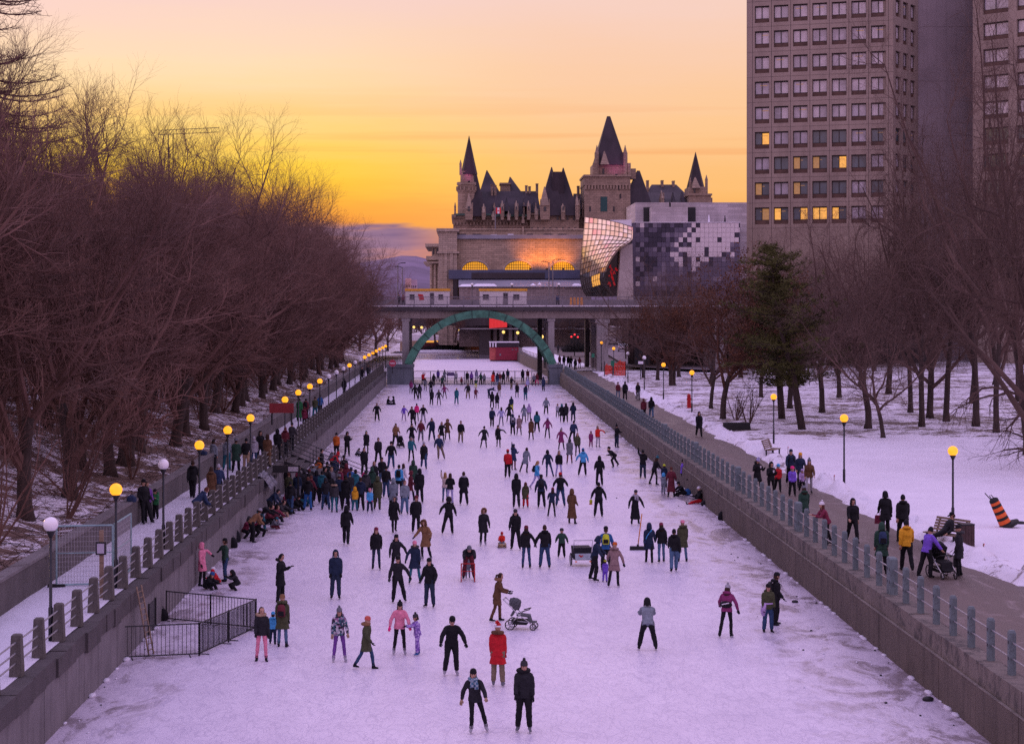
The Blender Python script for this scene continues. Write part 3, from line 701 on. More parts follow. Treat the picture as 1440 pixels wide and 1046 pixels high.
def acc_mesh(kind):
    "head wear, hair, gloves and blades in head / hand space, built once"
    if kind in _acc: return _acc[kind]
    b = MB(); M1 = Matrix.Identity(3)
    def shell(rx_, ry_, z0, z1, n=16, cut=None, cy=.0, ins=.012, rows=9, flare=0.0):
        "open shell round the head; cut = half angle of face opening, applied below z=.07"
        vs = []; fs = []
        for j in range(rows + 1):
            u = j / rows; z = z0 + (z1 - z0) * u
            w_ = math.sqrt(max(0, 1 - max(0, (z - .0) / z1) ** 2)) if z > 0 else 1 + flare * (-z / max(.01, -z0)) if z0 < 0 else 1
            for k in range(n):
                an = 2 * math.pi * k / n; vs.append((math.cos(an) * rx_ * w_ + 0, math.sin(an) * ry_ * w_ + cy, z))
        for j in range(rows):
            for k in range(n):
                an = 2 * math.pi * (k + .5) / n; front = abs((an - 1.5 * math.pi + math.pi) % (2 * math.pi) - math.pi)
                z = z0 + (z1 - z0) * (j + .5) / rows
                if cut and front < cut and z < .062: continue
                a = j * n + k; c_ = j * n + (k + 1) % n; fs.append((a, c_, c_ + n, a + n))
        fs.append(tuple(rows * n + k for k in range(n)))
        b.add(vs, fs)
    if kind in ('beanie', 'pom', 'santa'):
        b.lathe([(.088, .022), (.096, .028), (.097, .058), (.092, .062), (.091, .088), (.078, .122), (.05, .146), (.004, .154)], 16, sy=1.14)
        if kind == 'pom': b.ball((0, .01, .178), .042, 10)
        if kind == 'santa': b.lathe([(.100, .02), (.106, .035), (.106, .055), (.099, .07)], 16, sy=1.14, mi=1); b.tube([(0, 0, .14), (.02, .04, .185), (.04, .10, .17), (.05, .13, .12)], [.05, .04, .03, .016], 8); b.ball((.052, .135, .10), .032, 9, mi=1)
    elif kind == 'cap': b.lathe([(.087, .03), (.089, .07), (.08, .11), (.05, .135), (.004, .142)], 14, sy=1.14); b.box((0, -.135, .042), (.13, .10, .014), rx=.2)
    elif kind == 'helmet': b.lathe([(.098, .0), (.106, .03), (.108, .075), (.095, .12), (.06, .15), (.004, .16)], 14, sy=1.16)
    elif kind == 'short': shell(.089, .105, -.05, .142, cut=1.25, cy=.006)
    elif kind == 'long': shell(.093, .108, -.24, .145, cut=1.0, cy=.016, flare=.16, rows=12)
    elif kind == 'beanielong': shell(.092, .104, -.24, .06, cut=1.0, cy=.016, flare=.16, rows=10)
    elif kind == 'pony': shell(.089, .105, -.04, .142, cut=1.25, cy=.006); b.tube([(0, .10, .05), (0, .145, .02), (0, .15, -.08), (0, .13, -.17)], [.02, .032, .03, .01], 8)
    elif kind == 'hood': shell(.112, .125, -.13, .158, cut=.85, cy=.014, flare=.12, rows=10)
    elif kind == 'furhood':
        shell(.118, .128, -.13, .16, cut=.8, cy=.02, flare=.12, rows=10)
        pts = [(.118 * math.sin(a) * .95, -.085 - .012 * math.cos(a), .02 + .125 * math.cos(a)) for a in [R(-150 + 300 * i / 18) for i in range(19)]]
        r = random.Random(3); b.tube(pts, [.032 + .008 * r.random() for _ in pts], 8, mi=1)
    elif kind == 'furdown':
        pts = [(.14 * math.sin(a), .05 + .105 * math.cos(a), -.125) for a in [2 * math.pi * i / 18 for i in range(19)]]; r = random.Random(3); b.tube(pts, [.045 + .012 * r.random() for _ in pts], 8, mi=0)
    elif kind == 'hooddown':
        b.tube([(.11 * math.sin(a), .035 + .10 * math.cos(a), -.135 - .012 * math.cos(a)) for a in [R(-125 + 250 * i / 14) for i in range(15)]], [.02 + .036 * math.sin(math.pi * (i + .6) / 15.2) for i in range(15)], 8)
    elif kind == 'scarf':
        pts = [(.098 * math.sin(a), .10 * math.cos(a), -.135 + .012 * math.sin(3 * a)) for a in [2 * math.pi * i / 16 for i in range(17)]]; b.tube(pts, .05, 8); b.tube([(.05, -.10, -.14), (.075, -.145, -.24), (.085, -.155, -.38)], [(.05, .022), (.055, .02), (.06, .016)], 8); b.tube([(-.03, -.10, -.15), (-.045, -.15, -.26), (-.04, -.155, -.33)], [(.045, .022), (.05, .02), (.052, .016)], 8)
    elif kind == 'glove':
        b.tube([(0, 0, .035), (0, 0, -.02), (0, 0, -.06), (0, 0, -.088)], [(.033, .030), (.036, .026), (.044, .023), (.040, .020)], 10)
        for i, (x, ln) in enumerate(((-.032, .062), (-.011, .074), (.011, .070), (.031, .054))):
            b.tube([(x, 0, -.078), (x * 1.08, -.006, -.085 - ln * .4), (x * 1.06, -.022, -.085 - ln * .75), (x, -.040, -.085 - ln)], [.0125, .0118, .011, .008], 7)
        b.tube([(-.034, -.004, -.03), (-.055, -.016, -.055), (-.054, -.032, -.085)], [.015, .0135, .009], 7)
    elif kind == 'blade':
        b.prism([(-.155, -.028), (-.15, -.045), (.10, -.045), (.115, -.03), (.11, -.026)], 'x', -.004, .004); b.box((0, .045, -.012), (.022, .05, .032)); b.box((0, -.09, -.012), (.022, .06, .032))
    o = (b.v, b.f, b.m); me = bpy.data.meshes.new(kind); me.from_pydata(b.v, [], b.f)
    bm = bmesh.new(); bm.from_mesh(me); bmesh.ops.recalc_face_normals(bm, faces=bm.faces)
    if kind in ('short', 'long', 'beanielong', 'pony', 'hood', 'furhood'):
        bmesh.ops.solidify(bm, geom=bm.faces[:], thickness=.010)
    bm.to_mesh(me); bm.free()
    me.materials.append(cloth('bk')); me.materials.append(cloth('wt'))
    if len(b.m) == len(me.polygons): me.polygons.foreach_set('material_index', b.m)
    elif kind == 'furhood':
        for p_ in me.polygons: p_.material_index = 1 if p_.center.y < -.05 and Vector((p_.center.x, p_.center.z - .02)).length > .09 else 0
    me.polygons.foreach_set('use_smooth', [kind != 'blade'] * len(me.polygons)); me.update()
    _acc[kind] = me; return me
NAMES = dict(beanie='hat', pom='bobble_hat', santa='santa_hat', cap='cap', helmet='helmet', short='hair', long='hair', beanielong='hair', pony='hair', hood='hood', furhood='fur_hood', furdown='fur_collar', hooddown='hood', scarf='scarf', glove='glove', blade='skate_blade')
def link_mats(o, cols):
    for i, c in enumerate(cols):
        s = o.material_slots[i]; s.link = 'OBJECT'; s.material = cloth(c) if isinstance(c, str) else c
def part(kind, parent, M, cols):
    o = bpy.data.objects.new(NAMES[kind], acc_mesh(kind)); COL.objects.link(o); o.parent = parent; o.matrix_local = M
    link_mats(o, cols); return o
def person(pt, pose, face, head, jk, trs, label, h=1.72, style='j', shoes='bk', glove='bk', female=False, skates=True, vox=.024, detail=False, group=None, hair='hb', extra=''):
    child = h < 1.42
    var = 0 if detail else int(pt[0] * 7 + pt[1] * 3) % 3
    key = (pose, style, vox, female, child, detail, var)
    if key not in _fig: _fig[key] = figure_mesh(pose, style, vox, female, child, skates, detail, var)
    me, J, hs = _fig[key]
    o = bpy.data.objects.new('person', me); COL.objects.link(o)
    sc = h / 1.74 if not child else h / 1.79
    bl = .045 * sc if skates else 0
    o.location = Vector(pt) + Vector((0, 0, bl)); o.rotation_euler = (0, 0, R(face)); o.scale = (sc, sc, sc)
    tag(o, label, 'person', group)
    link_mats(o, [jk, trs, 'sk', shoes, glove])
    Mh = Matrix.Translation(J['head']) @ (J['hM'].to_4x4()) @ Matrix.Scale(hs * 1.02, 4)
    for hcode in head.split('+'):
        kind, _, col = hcode.partition(':')
        cs = (col or 'bk').split('/')
        if kind == 'none': continue
        cols = [cs[0], cs[1] if len(cs) > 1 else ('tn' if kind == 'furhood' else 'wt')]
        part(kind, o, Mh, cols)
        if kind in ('beanie', 'pom', 'santa', 'cap') and '+' not in head and not female: part('short', o, Mh @ Matrix.Translation((0, .004, -.03)) @ Matrix.Scale(.96, 4), [hair, hair])
        if kind in ('beanie', 'pom', 'santa', 'cap') and '+' not in head and female: part('beanielong', o, Mh, [hair, hair])
    if 'hood' not in head and 'fur' not in head and 'scarf' not in head and (jk + str(int(pt[1]))).__hash__() is not None and int(pt[0] * 31 + pt[1] * 17) % 5 < 3: part('hooddown', o, Mh, [jk, jk])
    for sg, k in ((1, 'P'), (-1, 'M')):
        if skates and pose not in ('sit', 'sit2', 'rec'):
            fd, so = J['toe' + k], J['sole' + k]; x = fd.cross(-so).normalized() * -1
            ax_y = -fd; ax_z = -so; ax_x = ax_y.cross(ax_z)
            Mb = Matrix((ax_x, ax_y, ax_z)).transposed().to_4x4(); Mb.translation = J['ank' + k] - fd * .045 + so * .085 + fd * .085
            part('blade', o, Mb, [M_BLADE, M_BLADE])
        if detail:
            q = J['hd' + k]; ax_z = -q; ax_y = (Vector((0, 1, .2)) - ax_z * Vector((0, 1, .2)).dot(ax_z)).normalized(); ax_x = ax_y.cross(ax_z)
            Mg = Matrix((ax_x * (1 if sg > 0 else -1), ax_y, ax_z)).transposed().to_4x4(); Mg.translation = J['wri' + k]
            part('glove', o, Mg, [glove, glove])
    if 'sk' in extra.split(','): pass
    o['_J'] = 0; del o['_J']
    return o, J, sc
def carry(o, J, sc, name, label, cat, build, group=None):
    "a separate thing worn or held by a person, modelled in that person's space"
    t = thing(name, label, cat, o.location, o.rotation_euler[2], group); t.scale = (sc, sc, sc); build(t, J); return t
def backpack(o, J, sc, label, col, col2='bk'):
    def f(t, J):
        up = J['up']; bk = -J['fwd']; c = J['pel'] + up * .30 + bk * .21
        Rm = Matrix((Vector((1, 0, 0)), bk, up)).transposed()
        m = MB(); vs = []; n = 12
        for z, a, b_ in ((-.21, .10, .05), (-.20, .135, .08), (-.05, .145, .10), (.10, .135, .09), (.19, .105, .06), (.215, .05, .03)):
            for k in range(n):
                an = 2 * math.pi * k / n; ca_, sa_ = math.cos(an), math.sin(an); e = .6
                vs.append(c + Rm @ Vector((math.copysign(abs(ca_) ** e, ca_) * a, math.copysign(abs(sa_) ** e, sa_) * b_, z)))
        fs = [(i * n + k, i * n + (k + 1) % n, (i + 1) * n + (k + 1) % n, (i + 1) * n + k) for i in range(5) for k in range(n)] + [tuple(range(n - 1, -1, -1)), tuple(5 * n + k for k in range(n))]
        m.add(vs, fs); m.build('pack', cloth(col), t, smooth=True)
        m = MB(); m.box(c + Rm @ Vector((0, .095, -.09)), (.2, .05, .16), rx=0); m.build('pocket', cloth(col2), t)
        for sx in (-1, 1):
            m = MB(); m.tube([c + Rm @ Vector((sx * .09, -.05, .17)), J['pel'] + up * .535 + Vector((sx * .10, 0, 0)), J['pel'] + up * .42 + J['fwd'] * .165 + Vector((sx * .11, 0, 0)), J['pel'] + up * .22 + J['fwd'] * .10 + Vector((sx * .17, 0, 0)), c + Rm @ Vector((sx * .11, -.04, -.16))], [(.025, .008)] * 5, 6)
            m.build('strap', cloth(col2), t)
    return carry(o, J, sc, 'backpack', label, 'backpack', f)
def handbag(o, J, sc, k, label, col, size=(.26, .10, .30), drop=.30, name='shopping_bag'):
    def f(t, J):
        p = J['wri' + k] + J['hd' + k] * .08; m = MB(); m.box(p + Vector((0, 0, -drop - size[2] / 2 + .1)), size, taper=.86); m.build('bag_body', cloth(col), t)
        m = MB(); m.tube([p + Vector((-.07, 0, -drop + .1)), p + Vector((-.03, 0, 0)), p + Vector((.03, 0, 0)), p + Vector((.07, 0, -drop + .1))], .01, 5); m.build('handle', cloth(col), t)
    return carry(o, J, sc, name, label, 'bag', f)
# px py pose face head jacket trousers opts | label      opts: h height, s coat style, f female, d fine hands, w white skates, n no skates, g glove, hr hair, bp backpack colour
ICE = '''
668 1030 sL 4 beanie:bk+beanielong:hb+scarf:pld bk2 bk h=1.62,f,d,w,g=tn,s=j | woman skater in black with plaid blue scarf and tan mittens, nearest to the camera
737 1029 st2 -4 pom:ch+short:hb+furdown:bk bk2 bk h=1.74,s=j,d,sh=gy | person in long black parka and grey knit hat, standing beside the plaid scarf skater
700 965 st 172 santa:rd/wt+furdown:br1 rd kh h=1.72,s=c,d,sh=gy,g=rd | person in bright red parka wearing a red and white santa hat
635 949 tw 6 beanie:bk bk bk h=1.72,d,sh=lg | man in black skating bent forward with arms hanging out, left of the red parka
587 921 af -78 pom:ch sn sn h=1.24,d,sh=bl | child in purple patterned snowsuit with blue skates reaching to the left
562 920 ao 6 pom:bk+beanielong:hb pk bk h=1.60,f,d,w,g=hp | girl in pink jacket with long dark plaits and magenta mittens
515 940 wk 68 beanie:cor+furdown:br2 ol jn h=1.56,f,d,s=c,n | person in olive parka with coral hat walking to the right in jeans
477 930 st3 10 pom:gy+beanielong:hb cam pu h=1.58,f,d,w,g=tn | person in patterned grey jacket and purple trousers with a grey bobble hat
368 929 st2 8 long:hb+furdown:tn bk2 pk h=1.62,f,d,n | woman in black jacket with pale fur collar and pink trousers
384 905 st 178 beanie:lb lb nv h=1.02,n | small child in light blue jacket between two adults by the metal enclosure
397 909 st 176 beanie:br2+furdown:ol ol jl h=1.62,f,d,s=c,n,bp=mr | woman in olive coat carrying a maroon backpack beside the enclosure
394 846 ph 70 short:bk bk bk h=1.74,d,s=c,n | man in black coat looking at his phone behind the olive coated woman
472 842 st 4 hood:nv nv dj h=1.74,d | person in hooded navy parka standing alone in the left foreground
559 847 ao2 8 beanie:bk bk2 bk h=1.66,d,s=j | heavily built person in black with arms held out for balance
604 854 pk -22 beanie:bk bk dj h=1.70,d | man in black jacket and dark jeans looking left, hands in pockets
557 812 hP 8 beanie:bk bk2 bk h=1.66,f | person in black jacket with red backpack straps holding a pink hatted person's hand
583 820 hM 4 beanie:pk+furdown:ch nv tl h=1.60,f,s=c | woman in navy coat and pink knit hat holding a friend's hand
529 801 hb 4 beanie:bu+beanielong:hr bk dj h=1.68,f | person in black with burgundy hat and long reddish hair, standing alone
487 766 wk 176 hood:bk bk bk h=1.74 | person in black hooded parka skating away behind the bench crowd
554 749 wk2 14 furhood:bk/gy bk bk h=1.70,f,s=c | person in long black coat with fur hood at the edge of the left crowd
585 749 hb 10 beanie:mr bk bk h=1.72 | man in puffy black jacket with hands behind his back
599 788 tw -30 furhood:br2/br1+long:hr br2 bk h=1.72,f,s=c,w | woman in brown coat with fur hood and red hair leaning over
631 751 ao2 176 furhood:bk/br1 bk bk h=1.70 | person in black with brown hood skating with arms spread, seen from behind
659 814 bd 2 beanie:gy bk mr h=1.76,d | man bent double pushing a child on a red skating frame
658 812 st 0 beanie:gy gr2 gr2 h=.86,n | small child in grey snowsuit holding the red skating frame
699 873 pu 88 furdown:br2+pony:hb br1 br1 h=1.64,f,d,s=c,n | woman in dark brown fur trimmed coat pushing a grey stroller
680 767 wk2 6 furhood:bk/br2 bk2 bk h=1.66,f,s=c,w | woman in dark coat with brown fur hood and white skates
725 773 st2 -8 beanie:ch bk bk h=1.74 | man in black parka looking down at the child on the sled
740 799 hM 178 beanie:mr bk jn h=1.68,f | person in black top and blue jeans holding hands, left of the pair seen from behind
766 799 hP 182 short:hb bk jn h=1.72 | person in black hooded top and jeans holding hands, right of the pair from behind
790 784 ao 178 helmet:ch dg bk h=1.22 | child in dark green jacket and helmet beside the hand holding pair
836 817 mt 82 hood:nv nv bk h=1.74,d | man in dark navy hooded jacket looking down at the toddler
852 803 gl 176 beanie:bk bl bk h=1.76,bp=yg | man in blue jacket carrying a neon yellow backpack
851 818 st 178 beanie:yg vi vi h=.86,n | toddler in violet snowsuit and yellow hat between the adults
864 825 gl2 168 beanie:org+furdown:tp tp bk h=1.66,f,d,s=c | woman in taupe coat with orange knit hat seen from behind
913 791 wk 176 hood:nv nv bk h=1.68,f,s=c,n | woman in hooded navy coat with a blue shoulder bag strap, left of the walking four
930 790 wk2 180 beanie:bu bk jl h=1.64,f,n | woman in black jacket and burgundy hat, second of the walking four
948 804 wk2 178 short:bk bk jl h=1.70 | skater in black jacket and jeans in front of the walking group of four
960 789 st 182 beanie:pk+furdown:ol ol jl h=1.70,f,s=c,n | woman in olive jacket and pink hat carrying a pale bag, right of the walking four
911 915 cr 178 hood:bk gr2 bk h=1.70,d | skater in slate grey jacket crouching with hands on knees, seen from behind
1022 896 gl2 160 pom:lg ma bk h=1.66,f,d | skater in magenta jacket and white bobble hat with a black waist bag
1080 888 st 8 beanie:bk ol jn h=1.56,d,n | person in olive jacket with a lilac jumper round the waist near the right wall
1091 878 st2 90 beanie:bk bk bk h=1.74,d,n,bp=bk2 | person in black with a dark backpack close to the right canal wall
893 738 ao 10 beanie:ch+scarf:lg bk bk h=1.68,f,s=l | person in long black coat and pale scarf with arms spread, above the snow shovel
842 727 ao 178 short:bk bk bk h=1.72 | skater in black from behind dangling a yellow glove from the right hand
804 736 pk 150 hood:br1 br1 bk h=1.70,f,s=l,n | person in ankle length dark brown hooded coat
681 630 ao2 182 short:bk bk2 bk h=1.62,f,s=c | woman with a dark skirt and arms stretched out, left of a similar skater
701 629 ptP 6 beanie:bk bk bk h=1.62,f,s=c | woman in black skirt and jacket with one arm held out
692 601 wk 176 short:bk nv bk h=1.74 | man in navy jacket with white mark on its back skating away
705 599 ao 178 beanie:ch lav gy h=1.62,f | person in pale lilac jacket and grey trousers
721 612 st 180 hood:nv nv bk h=1.70,bp=lg | person in navy carrying a pale backpack beside the plaid coat
730 612 st2 178 short:hb tp bk h=1.62,f,s=c | woman in plaid coat beside the pale backpack
714 672 wk2 178 beanie:rd rd bk h=1.74 | man in dark red jacket and black trousers skating away
722 661 up 150 beanie:nv nv2 mr h=1.64,f,s=c | person in royal navy coat raising a hand to the face behind the red jacket
739 665 sL 160 long:hb gr2 bk h=1.62,f,s=c | woman in dark grey skirt and scarf leaning with an arm stretched right
755 688 wk 62 long:hbl lb lav h=1.64,f,w,bp=bk | blond woman in light blue jacket and lilac trousers striding with a black backpack
771 671 sR 176 hood:bk nv jn h=1.68,f | person in navy top with pale hem pushing off in jeans
786 671 st2 6 long:hb bk lav h=1.62,f | woman in black patterned jacket facing the camera beside a red hat
801 652 st 180 hood:ch gy mr h=1.66,f,s=c | person in long slate grey coat beside the olive patterned jacket
812 642 st 4 long:hb ol bk h=1.64,f | woman in olive patterned jacket behind the bright blue jacket
806 622 sL 178 short:bk nv2 bk h=1.70 | person in navy blue jacket farthest of the group near the bright blue jacket
820 669 ao2 178 beanie:bl lb bk h=1.68 | skater in bright blue jacket with arms held wide
843 683 pk 178 hood:bk bk bk h=1.72 | person in black hood with hands in front, standing above the yellow glove skater
726 714 st 180 hood:bk bk bk2 h=1.76 | tall person in black hoodie beside a child in olive coat
739 714 st2 178 long:hr ol rd h=1.34,f,s=c | girl in olive coat and red leggings next to the tall black hoodie
761 714 gl 178 beanie:bk nv bk h=1.72,bp=bk2 | person in navy jacket with black backpack standing beside the hatless couple
788 712 aki 176 beanie:rd bk jn h=1.76 | man in black jacket, red hat and loose blue jeans with hands on hips
776 727 mt 170 beanie:bu nv bk h=1.46,f | youngster in blue and navy jacket in front of the red hatted man
770 617 ao 178 beanie:li ma bk h=1.66,f | person in plum jacket with arms out in the middle distance
789 633 ao2 4 pom:lg ma bk h=1.62,f,s=c | woman in plum coat and pale hat with arms spread
831 629 st 4 beanie:ma ma ma h=1.20 | small child in plum snowsuit next to the pointing person in red
841 629 ptP 20 long:hb br lg h=1.58,f | person in red jacket and pale trousers holding one arm out to the right
867 629 up 130 short:bk bk dj h=1.74,n | man in black lifting a camera beside the right wall
864 657 spd -60 helmet:bk bk bk h=1.70 | racing skater in black leaning low with one leg stretched behind
904 673 up 172 short:bk bk dj h=1.74 | person in black jacket and jeans with a hand at the head near the right wall
920 682 mt 110 pom:tl bk bk h=1.70,f | person in black with teal bobble hat leaning towards children at the wall
933 695 st 150 hood:lb gr2 gr2 h=1.20 | child in pale blue snowsuit beside the dark red coat
944 698 pk 176 short:hr mr bk h=1.66,f,s=l,n | person in long dark red coat by the right wall
934 686 st 170 beanie:yg nv nv h=1.36 | child in a yellow hat behind the pale blue snowsuit
960 684 st 100 short:bk vi bk h=1.62,n | person in blue violet jacket standing against the right wall
962 697 sit2 -70 beanie:bk bk bk h=1.60,n | person in black sitting on the ice beside a blue bag by the right wall
979 690 ch -40 short:hbl bk bk h=1.66,n | person in black jacket perched low against the right wall
985 708 sit -80 beanie:wt+scarf:bk bk rd h=1.64,n | person with red trousers and white hat sitting on the ice by the right wall
716 594 ao 176 hood:bk bk bk h=1.68,f,s=c | person in long dark coat beside the pale lilac jacket
719 581 st 178 short:bk nv yg h=1.62 | person in navy over a yellow green vest in the middle distance
737 594 ao 180 long:bk gr2 bk h=1.60,f,s=c | dark haired woman in grey skirt with arms lowered outwards
744 592 st 176 hood:li li bk h=1.56,f | person in lilac pink hooded jacket beside the grey skirt
747 619 st 182 short:hb br1 bk h=1.68,f,s=c | person in brown coat in front of the teal jacket
755 608 pk 178 hood:bk tl bk h=1.72 | person in dark teal jacket behind the brown coat
768 583 ao 4 hood:lg gr2 bk h=1.66 | person with pale hood and dark trousers alone before the right group of four
784 587 st 4 short:hr lg gy h=1.30,f | child in pale grey jacket at the left of the right hand group of four
790 594 st2 176 hood:tl bk bk h=1.66,f,s=c | person in black coat second from left of the right hand group of four
796 594 st 180 hood:bk bk2 bk h=1.70 | person in black coat third from left of the right hand group of four
806 593 pk 178 hood:bk nv dj h=1.72 | person in dark navy standing alone near the right wall in the middle distance
692 574 st 178 hood:bk bk bk2 h=1.70 | person in black, left of a dark pair in the middle distance
699 575 st2 170 short:bk bk bk h=1.64,f,s=c | person in flared black coat, right of a dark pair in the middle distance
687 560 bd 70 hood:nv nv nv h=1.66 | person in dark blue bending down over a red sled
702 558 st 178 furhood:br1/br1 br1 kh h=1.66,f | person in bulky dark brown jacket and khaki trousers
727 559 st2 4 hood:bk bk bk h=1.66,f,s=c | person in flared black coat left of the teal jeans
739 563 st 180 beanie:pk nv tl h=1.68 | person in navy jacket with teal jeans and pink hat
742 550 st2 178 hood:lav lav bk h=1.52,f | person in pale lilac jacket behind the teal jeans
764 550 st 150 hood:nv nv2 bk h=1.72,s=c | person in navy blue coat standing close to the right bridge footing
719 548 mt 30 short:bk bk kh h=1.66 | person in black leaning forward, right of the bright red jacket
735 538 st 180 hood:bk bk bk h=1.78 | tall person in black standing against the wire fence on the right
742 537 st 176 short:bk mr bk h=1.70,f | person in maroon jacket against the wire fence on the right
751 543 st2 4 beanie:ch gy bk h=1.60 | person in grey standing left of pink trousers by the wire fence
755 542 hM 6 beanie:mr mr hp h=1.62,f | person in maroon jacket with pink trousers by the wire fence
714 537 st 178 beanie:bl nv2 kh h=1.76 | person in royal blue jacket beside the wire fence
708 541 st 178 hood:bk bk bk h=1.72 | person in black left of the royal blue jacket at the fence
703 541 st2 4 short:hr mr dj h=1.66,f | person in maroon among the dark cluster at the fence
699 543 st 176 hood:bk nv jl h=1.68 | person in navy with pale jeans among the dark cluster at the fence
693 543 st 178 short:bk br gy h=1.70,s=c | person in glowing bright red jacket at the wire fence
694 538 st 2 short:hr mr bk h=1.66,f | person in dark maroon just behind the bright red jacket
681 541 st 4 short:bk gy bk h=1.46 | youngster in grey left of the bright red jacket at the fence
676 541 hP 176 hood:dg dg bk h=1.56 | youngster in dark green beside the grey youngster at the fence
670 537 st 178 hood:lav lav tl h=1.68,f | person in lilac jacket at the wire fence above the yellow green child
669 546 st 4 beanie:gy dg yg h=1.24 | child in yellow green trousers below the wire fence
663 541 st 178 hood:pu pu bk h=1.70 | person in purple coat at the wire fence
657 540 st2 4 short:hb bk bk h=1.72 | person in black left of the purple coat at the wire fence
669 561 hP 4 beanie:bu mr mr h=1.26 | child in dark red snowsuit holding an adult's hand
658 561 hM 4 hood:bk bk2 kh h=1.76 | adult in black and khaki holding the dark red child's hand
642 569 st 180 short:hbl tl tl h=1.74 | person in bright teal jacket standing alone in the middle distance
617 570 ao 4 beanie:bk ch bk h=1.64,f | person in charcoal right of a dark jacketed skater
607 570 st 178 hood:bk bk2 bk h=1.68 | person in black jacket beside the charcoal skater
625 561 ao2 4 short:hr ma bk h=1.60,f | person in plum top with arms out right of the charcoal skater
606 553 ao 176 beanie:bk bk bk h=1.66 | person in black with arms low and wide behind the charcoal skater
598 550 st2 178 beanie:org gy bk h=1.62,f | person in grey with a coral hat near the left fence end
610 543 wk 178 hood:bk bk bk h=1.64 | person in black walking left of the blue coat at the fence
595 542 up 4 short:bk rd bk h=1.70 | person in red jacket lifting a phone at the left fence end
616 537 st 180 short:hb vi bk h=1.64 | person in violet blue coat at the left part of the fence
625 538 hP 30 beanie:bk gr2 gr2 h=1.72 | person in slate grey holding a child at the fence
641 540 st 178 short:hbl lg gy h=1.74 | person in pale grey jacket right of the notice on the fence
649 543 wk 4 beanie:rd mr bk h=1.22 | small child in dark red walking below the fence notice
622 546 ao 4 beanie:bk dg bk h=1.60 | person in dark green skating just below the fence
578 554 st 178 beanie:mr ma bk h=1.60,f | person in raspberry jacket at the far left of the ice
584 562 sR 176 hood:bk bk bk h=1.70 | person in black striding beside the raspberry jacket
590 561 st2 176 hood:bk bk2 bk h=1.68 | person in black right of the raspberry jacket
545 569 sit 88 short:bk bk bk h=1.66,n | person in black sitting on the ice with legs out towards a companion
554 569 sit -88 hood:bk bk2 bk h=1.64,n | person in dark clothes sitting on the ice facing a companion
530 593 ao 4 short:hr bk bk h=1.70 | person in black skating alone beside the left wall
568 592 hP 4 short:hb vi pu h=1.42,f | girl in purple jacket holding hands at the left
580 599 sL 2 beanie:mr bk bk h=1.72,s=c | person in black coat pushing off while holding the purple girl's hand
586 592 st2 178 short:bk hp bk h=1.58,f | person in magenta jacket behind the striding black coat
595 595 ao 8 short:bk bk lg h=1.66 | person in black jacket and white trousers
592 621 gl 4 short:bk mr gy h=1.68 | person in dark red shirt and grey trousers with bent arms
607 620 hM 4 short:hb nv nv h=1.78 | tall man in navy jacket with arms out
621 623 hP 6 long:hb bk bk h=1.62,f,s=c | woman in black coat holding the tall navy man's hand
629 619 ao 4 furhood:br1/br2 br1 bk h=1.66,f,s=c | person in dark brown coat with hood behind the black coated woman
648 622 st2 4 short:hr bk kh h=1.70,n | man in black jacket and khaki trousers standing alone left of centre
556 628 pu 20 short:hb br2 bk h=1.74 | person in golden brown jacket pushing a small stroller
579 627 aki 4 beanie:bk bk br1 h=1.66,f,s=c | person in dark coat with hand on hip beside the small stroller
618 646 sL 4 short:hbl nv2 kh h=1.74 | man in bright blue jumper and khaki trousers stretching one leg out
596 659 wk 6 beanie:lg bk jn h=1.72,s=c | person in black coat and jeans with white hat
578 650 hP 6 hood:gy tl bk h=1.68,f | person in teal vest with a grey hood
550 659 ao 4 beanie:bk bk jn h=1.76 | stout man in black jacket and jeans skating towards the camera
532 652 st2 4 short:bk bk2 bk h=1.74 | man in black jacket facing the camera near the stair crowd
515 637 wk 10 long:gn bk bk h=1.64,f,s=c,n | person with green hood and flaring black coat near the left wall
488 641 ph 30 hood:bk bk bk h=1.72,n | person in black hood standing at the left wall with head bowed
501 641 sit2 60 beanie:bk gy bk h=1.10,n | child in grey sitting on the ice near the left wall
537 684 wk 6 short:bk bk jl h=1.72 | person in black jacket with pale jeans coming past the stair end
512 668 st 20 short:bk bk bk h=1.74,n | person in black standing behind the stair handrails
553 720 st 172 hood:gr2 gr2 bk h=1.72,s=c | person in slate grey hooded coat beside the grey jacket and jeans
569 723 st2 6 short:hr gr2 jl h=1.70 | person in slate grey jacket and blue jeans facing the camera
561 697 st 170 short:bk lb bk h=1.70,bp=bk | person in blue jacket with black backpack behind the slate grey pair
567 692 ptP 120 long:hb wt jl h=1.60,f | dark haired person reaching an arm to the right behind the slate grey pair
581 690 st 178 hood:dg dg bk h=1.72,s=c | person in dark green hooded coat at the right of the left crowd
577 705 wk 90 hood:mr mr bk h=1.66,f,s=c | person in long maroon coat at the right of the left crowd
590 707 st 178 hood:bk bk bk h=1.80 | broad person in black jacket with back turned beside the maroon coat
626 706 up 170 long:hbl be jl h=1.62,f,n | woman in cream jacket and jeans beside the white trousers
633 710 ph 176 long:hb bk lav h=1.66,f | woman with long dark hair, black top and pale wide trousers
652 710 pk 178 short:hb+scarf:lg bk bk h=1.74,s=c | person in long black puffer coat with a pale stripe across the back
520 721 st 6 beanie:pk lb nv h=1.24,w,g=hp | child in light blue jacket with pink hat and pink mittens
531 716 st 176 hood:ol ol ol h=1.74,s=c,n | adult in dark olive coat holding a grey shopping bag
499 718 st 176 hood:ye ye tl h=1.26,n | child in yellow hooded jacket among the left crowd
507 717 pk 178 short:hb nv bk h=1.72,n | person in navy right of the yellow jacketed child
486 717 st 178 beanie:bk bk bk h=1.80,s=c,n | tall person in black left of the yellow jacketed child
